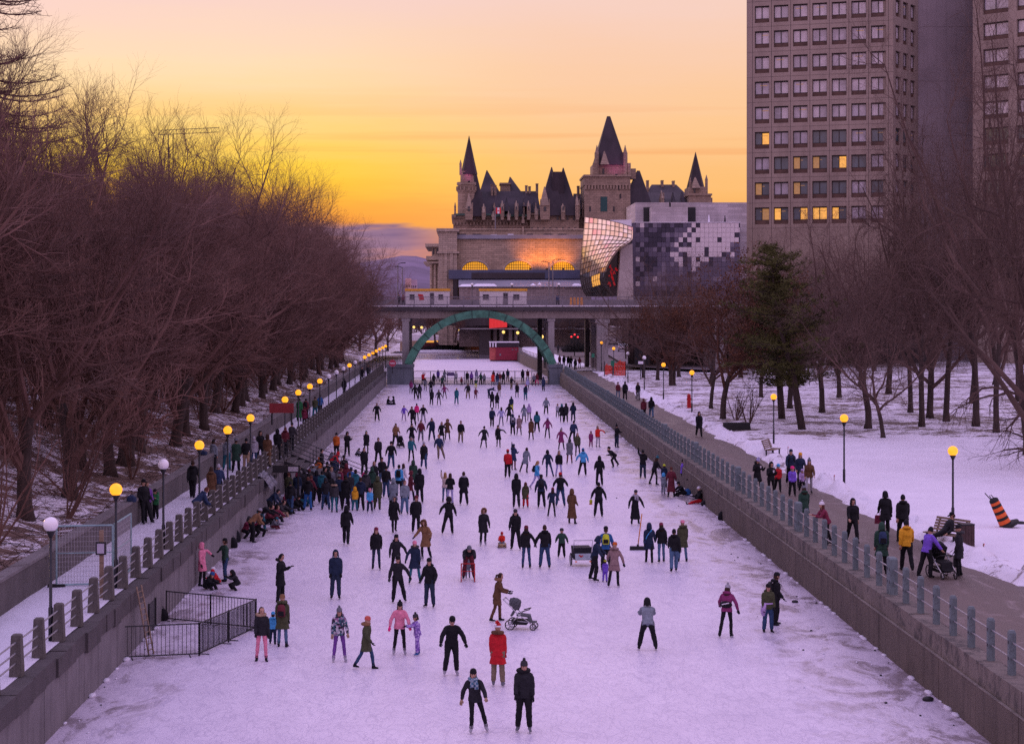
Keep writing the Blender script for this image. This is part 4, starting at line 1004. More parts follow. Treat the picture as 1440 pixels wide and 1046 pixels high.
470 720 st 180 furdown:tn+long:bk ch tl h=1.62,f,n | person in quilted charcoal jacket with pale fur collar and teal trousers
433 718 st2 176 short:hr bk bl h=1.72 | person in black top with bright blue overalls beside the stairs
453 708 st 178 short:bk tl bk h=1.72 | person in teal sweater in the thick of the left crowd
445 706 st2 170 hood:bk nv bk h=1.68 | person in dark blue left of the teal sweater
408 723 wk 176 short:bk bk jn h=1.70,n | person in black with jeans walking away past the seated skaters
418 708 st 170 hood:bu nv gy h=1.70,n | person in navy jacket with grey trousers by the white box at the wall
424 712 sq 60 short:bk bk2 tl h=1.56,n | person crouching in dark clothes behind the black jacket with jeans
391 726 sit2 62 short:bk ch tn h=1.70,n | person in tan trousers sitting at the left wall lacing skates
374 736 sit2 58 beanie:mr mr bk h=1.70,n | person in maroon sitting bent over at the left wall
383 743 sit2 66 beanie:tl gy mr h=1.10,n | small child in grey sitting on the ice lacing skates
366 747 bd 70 short:bk bk tl h=1.72,n | person in teal trousers bending far over beside the left wall
353 762 bd2 120 beanie:lg br2 bk h=1.68,n | person in tan and black bending over with a white headband
344 756 sq 60 hood:ch bu bk h=1.56,n | person squatting in maroon against the left wall near the backpacks
284 823 ptP 70 hood:pk pk bk h=1.64,f,d,s=c,n | woman in long pink puffer coat handing something over beside the left wall
317 817 ptM -70 beanie:bk dg jn h=1.66,d,n | person in dark green jacket and jeans reaching towards the pink coat
290 828 sit2 60 beanie:bl bk bk h=1.30,n | child in black with blue hat sitting by the pink coat
306 821 sit2 -40 beanie:rd rd bk h=1.16,n | child in red jacket sitting between the pink coat and the green jacket
334 829 sq -60 hood:bk bk2 bk h=1.20,n | child huddled in black on the ice right of the green jacket
473 643 st 172 short:bk org bk h=1.74,n | person in orange jacket at the back of the left crowd
463 652 sq 90 beanie:wt gy bk h=1.36,n | child in grey with white hat crouching below the orange jacket
466 668 bd2 90 hood:rd rd bk h=1.66,n | person in bright red jacket bending beside the stairs
460 690 st2 178 short:bk bk nv h=1.70,n | person in black beneath the stair handrail
479 700 st 120 short:hr bu bk h=1.66,n | person in burgundy beside the stair handrail
494 697 st2 190 beanie:nv bl bk h=1.60,n | person in blue top beside the stair handrail
505 690 sq 80 hood:hp bk bk h=1.66,n | person in black with a round hot pink hood crouching at the stair foot
440 693 st 176 beanie:wt gr2 bk h=1.64,n | person with white bobble hat left of the stairs
448 684 st2 200 short:hr org bk h=1.62,n | person in rusty orange top left of the stairs
404 700 st 150 hood:bk bk bk h=1.70,n | person in black hood standing under the walkway edge
397 713 sit2 60 short:hr bu bk h=1.66,n | person in burgundy sitting under the walkway edge
457 700 st 60 short:bk bk nv h=1.70,n | person in black facing sideways in the thick of the left crowd
428 702 st 190 hood:ch ch bk h=1.72,n | person in charcoal hood left of the bright blue overalls
437 712 st2 150 short:hr mr bk h=1.64,f,n | person in maroon top pressed behind the bright blue overalls
463 710 pk 190 hood:bk bk bk h=1.74,n | person in black hood left of the quilted charcoal jacket
477 712 st2 170 beanie:gy nv bk h=1.70,n | person in navy with grey hat behind the tall black coat
492 708 st 200 short:hb bk2 jn h=1.70,n | person in black with jeans behind the yellow jacketed child
514 706 st2 176 short:bk ch bk h=1.72,n | person in charcoal behind the child in light blue
523 700 st 160 hood:dg dg bk h=1.70,n | person in dark green hood right of the stair foot
471 683 st 150 short:bk nv2 bk h=1.72,n | person in navy standing in front of the stairs
484 681 st2 200 beanie:bk bk bk h=1.74,n | person in black with black hat in front of the stairs
452 671 st 90 short:bk bk bk h=1.78,n | tall person in black on the ice at the back of the stairs
443 664 sq 70 beanie:org ol bk h=1.5,n | person in olive with rusty hat crouching at the back of the stairs
410 706 sit2 70 hood:nv nv bk h=1.60,n | person in navy hood sitting close under the tarpaulin
384 733 sit2 50 short:hb bu bk h=1.66,n | person in burgundy sitting between two lace tying skaters
399 722 sit2 66 beanie:bk bk bk h=1.66,n | person in black sitting at the wall behind the tan trousers
420 699 st 120 short:bk bk2 bk h=1.74,n | person in black by the wall below the notice board
431 690 sq 80 short:hr gy bk h=1.6,n | person in grey crouching by the wall below the notice board
361 754 sq 50 hood:bk bk bk h=1.58,n | person squatting in black between the bent over pair
388 722 sit2 50 beanie:gy bk bk h=1.64,n | person in black with grey hat sitting among the lace tying skaters
379 729 bd2 80 short:bk nv bk h=1.68,n | person in navy bending over a seated skater at the wall
406 708 st 150 short:hr ol bk h=1.70,n | person in olive standing at the wall under the notice board
435 703 pk 170 beanie:mr ch bk h=1.68,n | person in charcoal with maroon hat behind the bright blue overalls
458 716 st2 190 hood:bk2 bk2 jn h=1.66,n | person in black hood with jeans at the front of the left crowd
466 700 st 30 short:hbl gy bk h=1.70,n | fair haired person in grey facing out of the left crowd
487 694 st 175 hood:mr mr bk h=1.70,n | person in maroon hood before the stair handrail
500 704 st2 185 beanie:bk tl bk h=1.70,n | person in dark teal behind the yellow jacketed child
543 700 st2 170 short:bk bk jn h=1.74 | man in black with jeans standing right of the stair foot
526 690 st 20 long:hb bk bk h=1.66,f | woman in black facing the camera right of the stair foot
413 717 sit2 60 beanie:bk bk bk h=1.60,n | person in black sitting between standing skaters at the wall
'''
WALKL = '''
203 735 lw 40 beanie:bk bk bk h=1.78 | person in black leaning back against the retaining wall beside a child in green
207 733 lw 30 short:hb pu bk h=1.62,f | person in purple and navy jacket leaning on the retaining wall
219 729 ph -30 beanie:bk gn bk h=1.24 | child in bright green jacket beside the retaining wall
271 700 wk 176 short:hb bk bk h=1.74 | person in black jacket walking away along the snowy walkway
275 738 bd2 120 short:hr nv2 nv h=1.70 | person in blue jacket bending over the bollards
297 708 st 172 long:hb br1 bk h=1.64,f,s=c | person in brown coat beside the blue jacket at the bollards
307 706 st2 176 short:lg nv2 bk h=1.72 | grey haired person in bright navy jacket at the bollards
300 664 st 150 beanie:bk gr2 bk h=1.70 | person in grey jacket chatting beside the retaining wall
319 661 st2 178 short:hb gr2 tl h=1.70 | person in grey with teal trousers beside the retaining wall
332 664 st 176 beanie:gy dg bk h=1.78,s=c | tall person in long dark green coat near the bollards
346 661 st2 178 short:bk bk tn h=1.72 | person in black jacket and tan trousers near the bollards
357 657 st 180 short:lg lg jn h=1.68,f | person in pale grey jacket and jeans near the bollards
376 656 st 178 hood:hb br1 kh h=1.76,s=c | person in bulky khaki brown coat near the bollards
366 648 st2 20 hood:bk bk bk h=1.70 | person in black between the pale grey jacket and the khaki coat
390 646 st 170 hood:bk bk bk h=1.74 | person in black at the top of the stairs
401 640 wk 176 short:hr mr bk h=1.68 | person in maroon at the top of the stairs
410 633 st2 150 short:bk ch bk h=1.70 | person in charcoal past the top of the stairs
421 592 st 172 short:hb gn bk h=1.74,s=l | person in a long bright green coat on the walkway
430 591 wk2 178 short:bk mr bk h=1.70,bp=bk | person in dark red with black backpack beside the long green coat
443 588 st 176 short:hb ol tl h=1.68 | person in olive jacket and teal jeans on the walkway
450 584 st2 178 beanie:bk bl bk h=1.66 | person in vivid blue jacket on the walkway
428 604 st 160 long:hr bu bk h=1.62,f | person with long reddish hair leaning by the bollards below the green coat
484 556 wk 176 short:bk bk bk h=1.70 | lone person in black walking far along the walkway
509 537 wk2 4 short:bk bk bk h=1.74 | person in black, left of a far pair on the walkway
518 533 st2 4 short:bk bk2 bk h=1.70 | person in black, right of a far pair on the walkway
'''
WALKR = '''
1065 693 ph 14 pom:lav bk bk h=1.66,f,s=c | person in black with lilac bobble hat holding a cup on the path
1084 700 ph 10 hood:bk bk bk h=1.68,f | person in black hood holding a cup on the path
1094 691 wk 4 beanie:lb rd bk h=1.36 | child in red jacket and blue hat on the path
1114 697 st 6 beanie:hp vi bk h=1.40 | child in puffy violet jacket and pink hat on the path
1112 681 wk 4 beanie:nv nv bk h=1.78,bp=yg | tall man in navy with a neon yellow vest behind the violet child
1125 684 wk2 6 beanie:ye nv bk h=1.70,f | person in dark jacket with golden bobble hat on the path
1128 692 wk 4 beanie:li li bk h=1.14 | small child in lilac beside the white trousers on the path
1138 694 wk2 -10 pom:gy br1 lg h=1.68,f | person in dark brown jacket and white trousers on the path
1131 741 wk 178 beanie:gy dg jl h=1.68,f,s=c | person in dark green coat and pale jeans walking away beside the railing
1163 766 ln -80 pom:wt+beanielong:hr bu bk h=1.64,f | person with white bobble hat leaning on the right railing
1199 762 wk 4 hood:bk bk bk h=1.68,d | person in black hooded coat with dark fur walking towards the camera on the path
1245 752 wk2 176 hood:bk bk bk h=1.72,s=c,d | person in black hooded coat carrying a maroon bag hand in hand
1270 762 wk 178 short:bk bk bk h=1.82,d | tall man in black puffer jacket walking hand in hand
1240 806 st 178 hood:dg dg bk h=1.70,s=c,d,bp=nv2 | person in dark green coat with blue backpack beside the railing
1275 802 wk 176 short:bk ye bk h=1.74,d | person in bright yellow orange hooded jacket walking away on the path
1303 811 mt 120 short:bk vi bk h=1.68,d | person in blue violet jacket leaning over the parked stroller
1349 809 st -110 beanie:bk+furdown:ch bk2 bk h=1.66,f,s=c,d | person in dark coat with a large bag standing beside the stroller
1330 771 rec -92 cap:bk bk2 bk h=1.74,d | man in cap reclining on the park bench with legs stretched out
983 614 wk 4 hood:bk bk bk h=1.72,s=c | lone person in black hooded coat walking on the path beside the dark block
905 590 st 176 short:hr mr bk h=1.66 | person in dark red beside the railing in the middle of the path
916 588 wk 178 hood:bk bk jl h=1.70 | person in black jacket and pale jeans on the middle of the path
897 562 wk 4 hood:bk bk gy h=1.66 | person in black cycling towards the camera on the path
869 561 st2 4 short:bk mr jl h=1.64,f | person in maroon with a pale top and jeans far along the path
879 563 wk 178 beanie:bk bk bk h=1.80 | tall person in black far along the path
787 515 st 4 hood:mr mr bk h=1.66 | person in maroon at the path's far end by the bridge column
793 516 wk 178 hood:bk bk bk h=1.72 | slim person in black at the path's far end by the bridge column
799 517 st2 178 short:bk bk bk h=1.70 | person in black left of the closest dark pair under the bridge
803 517 wk 176 short:bk bk2 bk h=1.72 | person in black in the middle of the group under the bridge
809 521 wk2 178 short:bk bk bk h=1.66 | person in black at the near side of the group under the bridge
815 518 st2 4 hood:bu bu bk h=1.60,f | person in dark plum at the right of the group under the bridge
785 497 wk 176 short:bk ch bk h=1.74 | person in charcoal farthest along the path under the bridge
'''
PEOPLE = {}
def col_ok(c): return c
def place(txt, z, skates, group):
    for line in txt.strip().splitlines():
        a, lab = line.split('|'); tk = a.split(); px, py = float(tk[0]), float(tk[1]); pose, face, head, jk, trs = tk[2], float(tk[3]), tk[4], tk[5], tk[6]
        op = {}
        for q in (tk[7].split(',') if len(tk) > 7 else []):
            k, _, v = q.partition('='); op[k] = v or True
        p = gp(px, py, z); Y = p.y; det = 'd' in op
        st = op.get('s', 'j'); vox = .0125 if (det and Y < 64) else (.016 if Y < 85 else (.022 if Y < 130 else .03))
        o, J, sc = person(p, pose, face, head, jk, trs, lab.strip(), float(op.get('h', 1.7)), st, shoes=op.get('sh', 'lg' if 'w' in op else 'bk'), glove=op.get('g', 'bk' if skates else ('sk' if rng.random() < .3 else 'bk')),
                       female='f' in op, skates=skates and 'n' not in op, vox=vox, detail=det, group=group)
        PEOPLE[(int(px), int(py))] = (o, J, sc)
        if 'bp' in op: backpack(o, J, sc, {'mr': 'maroon', 'yg': 'neon yellow', 'bk': 'black', 'bk2': 'black', 'lg': 'pale grey', 'nv2': 'blue'}[op['bp']] + ' backpack worn by the ' + ' '.join(lab.split()[:7]).replace(',', '') , op['bp'], 'bk')
place(ICE, 0.0, True, 'people on the ice')
place(WALKL, ZL, False, 'people on the left walkway')
place(WALKR, ZR + .02, False, 'people on the right path')
for px, py, lab, jk in ((784, 424, 'person in navy blue standing on the bridge near the barriers', 'nv2'), (561, 430, 'person in black, left of two people at the left end of the bridge', 'bk'), (567, 430, 'person in dark red, right of two people at the left end of the bridge', 'mr')):
    q = dp(px, py, 259.2); person((q.x, 259.2, 10.78), 'st', 0, 'short:bk', jk, 'bk', lab, 1.74, skates=False, group='people on the bridge', vox=.03)
# ---------------------------------------------------------------- materials for buildings
def mat_brick(name, c, sc=(1, 1), mortar=.35, bw=1.2, rh=.45, rough=.85):
    m, nt, b = new_mat(name)
    P = nt.n('ShaderNodeTexCoord').outputs['Object']
    sp = nt.n('ShaderNodeSeparateXYZ', inp={0: P}).outputs
    v = nt.n('ShaderNodeCombineXYZ', inp={0: nt.math('ADD', sp[0], sp[1]), 1: sp[2], 2: 0.0}).outputs[0]
    br = nt.n('ShaderNodeTexBrick', inp={'Vector': v, 'Scale': 1.0, 'Color1': c4(tuple(x * .8 for x in c)), 'Color2': c4(tuple(min(1, x * 1.15) for x in c)), 'Mortar': c4(tuple(x * mortar for x in c)), 'Mortar Size': .03, 'Brick Width': bw, 'Row Height': rh})
    a = nt.noise(P, .12, 6, .65); st = nt.noise(nt.mapping(P, (.6, .6, .06)), 1.0, 5, .7)
    s = nt.mix(nt.math('MULTIPLY', nt.n('ShaderNodeMapRange', inp={0: nt.math('ADD', a, nt.math('SUBTRACT', st, .5)), 1: .42, 2: .75}).outputs[0], .5), br.outputs[0], tuple(x * .45 for x in c) + (1,))
    L(nt, s, b.inputs['Base Color']); b.inputs['Roughness'].default_value = rough
    return m
M_LIME = mat_brick('limestone_blocks', (.42, .31, .225))
M_LIME2 = mat_brick('pale_limestone', (.46, .36, .285))
M_CHST = mat_brick('castle_limestone', (.30, .215, .16), bw=1.0, rh=.5)
M_COPPER = plain('dark_slate_copper', (.034, .024, .030), .7, .5, .25, stretch=(1, 1, .3))
M_GREENC = plain('weathered_green_copper', (.06, .12, .10), .6, .5, .5, stretch=(1, 1, .3))
M_DARKW = plain('dark_window_glass', (.02, .022, .03), .12, .3, .8, spec=.8)
M_LITW = glow('lit_window', (1.0, .44, .06), .95, (.3, .2, .1))
M_LITDIM = glow('dim_lit_window', (.9, .40, .10), .32, (.2, .15, .1))
M_BLUEP = plain('dark_blue_panel', (.075, .085, .14), .5, .2, .3)
M_ROOFG = plain('grey_metal_roof', (.24, .235, .28), .5, .2, .3)
M_ROOFS = plain('roof_snow', (.75, .72, .8), .8, .08, 1)
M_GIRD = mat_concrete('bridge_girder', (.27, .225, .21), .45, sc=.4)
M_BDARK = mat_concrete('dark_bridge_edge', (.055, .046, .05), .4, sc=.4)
M_ARCH = plain('green_painted_steel', (.065, .20, .14), .5, .5, .9, bump=.2)
M_PIER = mat_concrete('pier_concrete', (.29, .265, .27), .5, sc=.6)
M_BLOCK = mat_concrete('blue_grey_abutment', (.13, .15, .175), .45, sc=.8)
M_RAILG = plain('bridge_rail_grey', (.19, .175, .20), .5, .2, 3, metal=.3)

# ---------------------------------------------------------------- the bridge
def bridge():
    y0, y1 = YB, YB + 17
    t = thing('bridge', 'concrete road bridge with a green steel arch spanning the frozen canal', 'bridge', (2.5, y0, 0))
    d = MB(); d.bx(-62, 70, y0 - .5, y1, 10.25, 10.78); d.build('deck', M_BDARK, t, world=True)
    s = MB(); s.bx(-62, 70, y0 - .35, y0 - .05, 10.79, 10.95); s.build('kerb_snow', M_ROOFS, t, world=True)
    g = MB()
    for yy in (y0 + .1, y0 + 5.5, y0 + 11, y1 - .7):
        g.bx(-62, 70, yy, yy + .55, 9.15, 10.25)
        if yy < y0 + 1:
            x = -60
            while x < 70: g.bx(x, x + .12, yy - .06, yy, 9.18, 10.22); x += 2.85
    g.build('girder', M_GIRD, t, world=True)
    # arch ribs
    xc, hs, zf, zc = 2.45, 10.1, 2.75, 9.75
    rise = zc - zf; Rr = (hs * hs + rise * rise) / (2 * rise); zc0 = zc - Rr; a0 = math.asin(hs / Rr)
    if rise > hs: a0 = math.pi - a0
    for k, yy in enumerate((y0 - .75, y0 + 6, y0 + 14)):
        a = MB(); N = 48; vs = []; th = .52
        for i in range(N + 1):
            an = -a0 + 2 * a0 * i / N
            for rr in (Rr - th, Rr + th):
                for y in (yy, yy + .75): vs.append((xc + math.sin(an) * rr, y, zc0 + math.cos(an) * rr))
        fs = []
        for i in range(N):
            o = i * 4; p = o + 4
            fs += [(o, o + 1, p + 1, p), (o + 2, p + 2, p + 3, o + 3), (o, p, p + 2, o + 2), (o + 1, o + 3, p + 3, p + 1)]
        fs += [(0, 2, 3, 1), (N * 4, N * 4 + 1, N * 4 + 3, N * 4 + 2)]
        a.add(vs, fs)
        ar = a.build('arch', M_ARCH, t, world=True)
        if k == 0:
            for i in range(1, 11):
                b = MB()
                an = -a0 + 2 * a0 * i / 11
                M = Matrix.Rotation(an, 3, 'Y')
                c = Vector((xc + math.sin(an) * Rr, yy + .37, zc0 + math.cos(an) * Rr))
                b.box(c, (.12, .86, 1.2), ry=an)
                b.build('arch_joint', plain('dark_green_steel', (.03, .075, .06), .5, .3, 2), ar, world=True)
    for x, wd in ((-8.0, .95), (12.35, .85)):
        for yy in (y0 + .3, y0 + 6.5, y0 + 14.5):
            p = MB(); p.bx(x - wd / 2, x + wd / 2, yy, yy + .9, 0 if x < 0 else 1.7, 9.15)
            p.bx(x - wd / 2 - .12, x + wd / 2 + .12, yy - .08, yy + .98, 8.75, 9.14); p.build('pier', M_PIER, t, world=True)
    for x in (19.5, -20, -34, 36, 50):
        for yy in (y0 + .3, y0 + 12):
            p = MB(); p.bx(x - .8, x + .8, yy, yy + 1.1, 1.5, 9.15); p.bx(x - .15, x + .15, yy - .06, yy, 1.7, 8.6); p.bx(x - 1.0, x + 1.0, yy - .1, yy + 1.2, 8.5, 9.14)
            p.build('pier', M_PIER, t, world=True)
    w_ = MB(); w_.bx(24.5, 70, y1 - 1, y1, 1.5, 9.2); w_.bx(11.0, 11.7, y1 - 2, y1 - 1, 0, 9.2); w_.bx(18.0, 18.6, y1 - 3, y1 - 1, 1.6, 9.2); w_.build('abutment_and_shade_strips', M_BDARK, t, world=True)  # the two narrow dark boxes stand in for column sides in shade
    # parapet rail
    r = MB(); x = -62
    while x < 70:
        r.bx(x - .05, x + .05, y0 - .42, y0 - .32, 10.78, 12.15); x += 2.3
    r.bx(-62, 70, y0 - .42, y0 - .32, 12.12, 12.2); r.bx(-62, 70, y0 - .4, y0 - .34, 11.0, 11.06)
    r.build('parapet_rail', M_RAILG, t, world=True)
    r = MB(); x = -61.9
    while x < 70: r.bx(x - .018, x + .018, y0 - .385, y0 - .355, 11.06, 12.12); x += .16
    r.build('parapet_bars', M_RAILG, t, world=True)
    r = MB(); r.bx(-62, 70, y1 - .5, y1 - .3, 10.78, 11.8); r.build('far_parapet', M_RAILG, t, world=True)
    for x0, x1, lab in ((-10.5, -6.9, None), (11.9, 13.8, None)):
        b = MB(); b.bx(x0, x1, y0 - 2.4, y0 + 1.5, 0, 2.35); b.bx(x0 - .1, x1 + .1, y0 - 2.5, y0 + 1.6, 2.35, 2.75); b.build('arch_footing', M_BLOCK, t, world=True)
bridge()

# wire fence right across the ice in front of the bridge
t = thing('wire_fence', 'wire mesh fence on thin posts closing off the ice under the bridge', 'fence', (2, 257, 0))
p = MB(); x = -6.8
while x < 11.9: p.tube([(x, 255.4, 0), (x, 255.4, 1.9)], .045, 6); x += 2.33
p.build('post', M_STEEL, t, world=True)
p = MB(); p.tube([(-6.9, 255.4, 1.86), (11.9, 255.4, 1.86)], .04, 5); p.tube([(-6.9, 255.4, .95), (11.9, 255.4, .95)], .03, 5); p.tube([(-6.9, 255.4, .08), (11.9, 255.4, .08)], .05, 5)
p.build('rail', M_STEEL, t, world=True)
p = MB(); x = -6.8
while x < 11.9: p.bx(x - .004, x + .004, 255.396, 255.404, .1, 1.85); x += .12
p.build('mesh_panel', M_STEEL, t, world=True)
p = MB(); q = dp(634, 526, 255.3); p.bx(q.x - .45, q.x + .45, 255.25, 255.3, q.z - .25, q.z + .25); p.build('sign_board', plain('purple_notice', (.08, .05, .14), .5), t, world=True)

# things on the bridge
def trailer(label, x0, x1, yy, win, flag):
    t = thing('site_trailer', label, 'trailer', ((x0 + x1) / 2, yy, 10.78))
    m = MB(); m.bx(x0, x1, yy, yy + 2.4, 11.1, 13.0)
    x = x0
    while x < x1: m.bx(x, x + .03, yy - .015, yy, 11.1, 13.0); x += .4
    m.build('body', plain('trailer_white', (.62, .58, .6), .5, .1, 2), t, world=True)
    m = MB(); m.bx(x0 - .1, x1 + .1, yy - .1, yy + 2.5, 13.0, 13.33); m.build('roof', plain('trailer_yellow', (.72, .36, .04), .5, .15, 2), t, world=True)
    m = MB(); m.bx(x0 + .2, x1 - .2, yy + .2, yy + 2.2, 10.78, 11.1); m.build('skirt', M_BLACK, t, world=True)
    for u, wd, nm in win:
        f = MB(); xx = x0 + u * (x1 - x0); z0, z1 = (11.12, 12.75) if nm == 'door' else (11.75, 12.55)
        f.bx(xx - wd / 2, xx + wd / 2, yy - .05, yy - .016, z0, z1); o = f.build(nm, M_RAILG, t, world=True)
        g = MB(); g.bx(xx - wd / 2 + .08, xx - .03, yy - .06, yy - .051, max(z0, 11.9) + .06, z1 - .08); g.bx(xx + .03, xx + wd / 2 - .08, yy - .06, yy - .051, max(z0, 11.9) + .06, z1 - .08)
        g.build('pane', M_DARKW, o, world=True)
    if flag is not None:
        f = MB(); xx = x0 + flag * (x1 - x0); f.prism([(xx - .45, 12.6), (xx + .3, 12.5), (xx + .45, 11.75), (xx - .2, 11.7)], 'y', yy - .04, yy - .02); f.build('red_emblem', plain('red_paint', (.5, .03, .04), .5), t, world=True)
trailer('white site trailer with yellow roof edge and red emblem on the bridge', -8.2, -1.9, 264, [(.15, .7, 'window'), (.6, .6, 'door'), (.8, .7, 'window')], .35)
trailer('white site trailer with yellow roof edge standing centrally above the arch', 2.4, 9.1, 264, [(.13, .9, 'window'), (.55, .7, 'door'), (.78, .9, 'window')], None)
def pole_lamp(label, x, y, z0, h, heads):
    t = thing('street_light', label, 'street light', (x, y, z0))
    m = MB(); m.tube([(x, y, z0), (x, y, z0 + h)], [.09, .06], 8); m.build('pole', M_RAILG, t, world=True)
    for sgn in heads:
        m = MB(); m.tube([(x, y, z0 + h - .1), (x + sgn * .35, y, z0 + h + .1), (x + sgn * .8, y, z0 + h + .12)], .05, 6); m.box((x + sgn * .8, y, z0 + h + .12), (.6, .25, .12)); m.build('lamp_head', M_STEEL, t, world=True)
for px, top, sgn, lab in ((559.5, 371, 1, 'tall cobra head light, left of the pair at the left bridge end'), (566, 376, -1, 'tall cobra head light, right of the pair at the left bridge end'),
                     (772, 369, -1, 'tall cobra head light over the right trailer, shorter of the pair'), (777.5, 366, 1, 'tall cobra head light over the right trailer, taller of the pair')):
    q = dp(px, top, 262); pole_lamp(lab, q.x, 262, 10.78, q.z - 10.78, (sgn,))
for px, lab in ((664, 'globe lamp on the bridge between the two white trailers'), (720, 'globe lamp on the bridge behind the right trailer'), (786, 'globe lamp on the bridge right of the cobra head lights')):
    q = dp(px, 396, 270); dup(off0, (q.x, 270, 10.78), 0, lab, 'globe lamps on the bridge', scale=1.02)
t = thing('barrier', 'orange and yellow roadwork barriers standing on the bridge before the glass building', 'barrier', tuple(dp(806, 418, 262)))
for i in range(4):
    q = dp(803 + i * 5, 412, 262); m = MB(); m.box((q.x, 262, 11.3), (.42, .3, 1.05), taper=.7); m.box((q.x, 262, 11.95), (.3, .2, .25)); m.build('barrier_block', plain('barrier_orange', (.6, .25, .05), .6, .3, 4), t, world=True)

# ---------------------------------------------------------------- office tower
def mat_tower():
    m, nt, b = new_mat('tower_precast')
    P = nt.n('ShaderNodeTexCoord').outputs['Object']
    a = nt.noise(P, .08, 5, .6); st = nt.noise(nt.mapping(P, (.9, .9, .05)), 1.0, 5, .7); f = nt.noise(P, 3, 4)
    s = nt.ramp(nt.math('ADD', nt.math('MULTIPLY', a, .5), nt.math('MULTIPLY', st, .5)), [(.35, (.215, .165, .135)), (.5, (.295, .228, .188)), (.65, (.35, .275, .228))])
    s = nt.mix(nt.math('MULTIPLY', f, .2), s, (.16, .14, .13, 1))
    L(nt, s, b.inputs['Base Color']); b.inputs['Roughness'].default_value = .85
    return m
M_TOWER = mat_tower()
M_TDARK = mat_concrete('tower_dark_panel', (.27, .225, .235), .4, sc=.15)
M_WFRAME = plain('bronze_window_frame', (.035, .026, .024), .4, .3, 3)
M_SPAN = plain('brown_spandrel', (.09, .05, .038), .5, .3, 1)
M_BLIND_REFL = [plain('pale_blind_reflection', (.54, .48, .50), .2, .15, .9, spec=.7), plain('grey_blind_reflection', (.40, .355, .385), .18, .25, .9, spec=.7), plain('half_blind_reflection', (.34, .31, .36), .14, .4, .5, spec=1.0), plain('teal_glass', (.06, .09, .11), .1, .4, .5, spec=1.0)]  # blind tones lightened with sky reflection painted into the pane colour
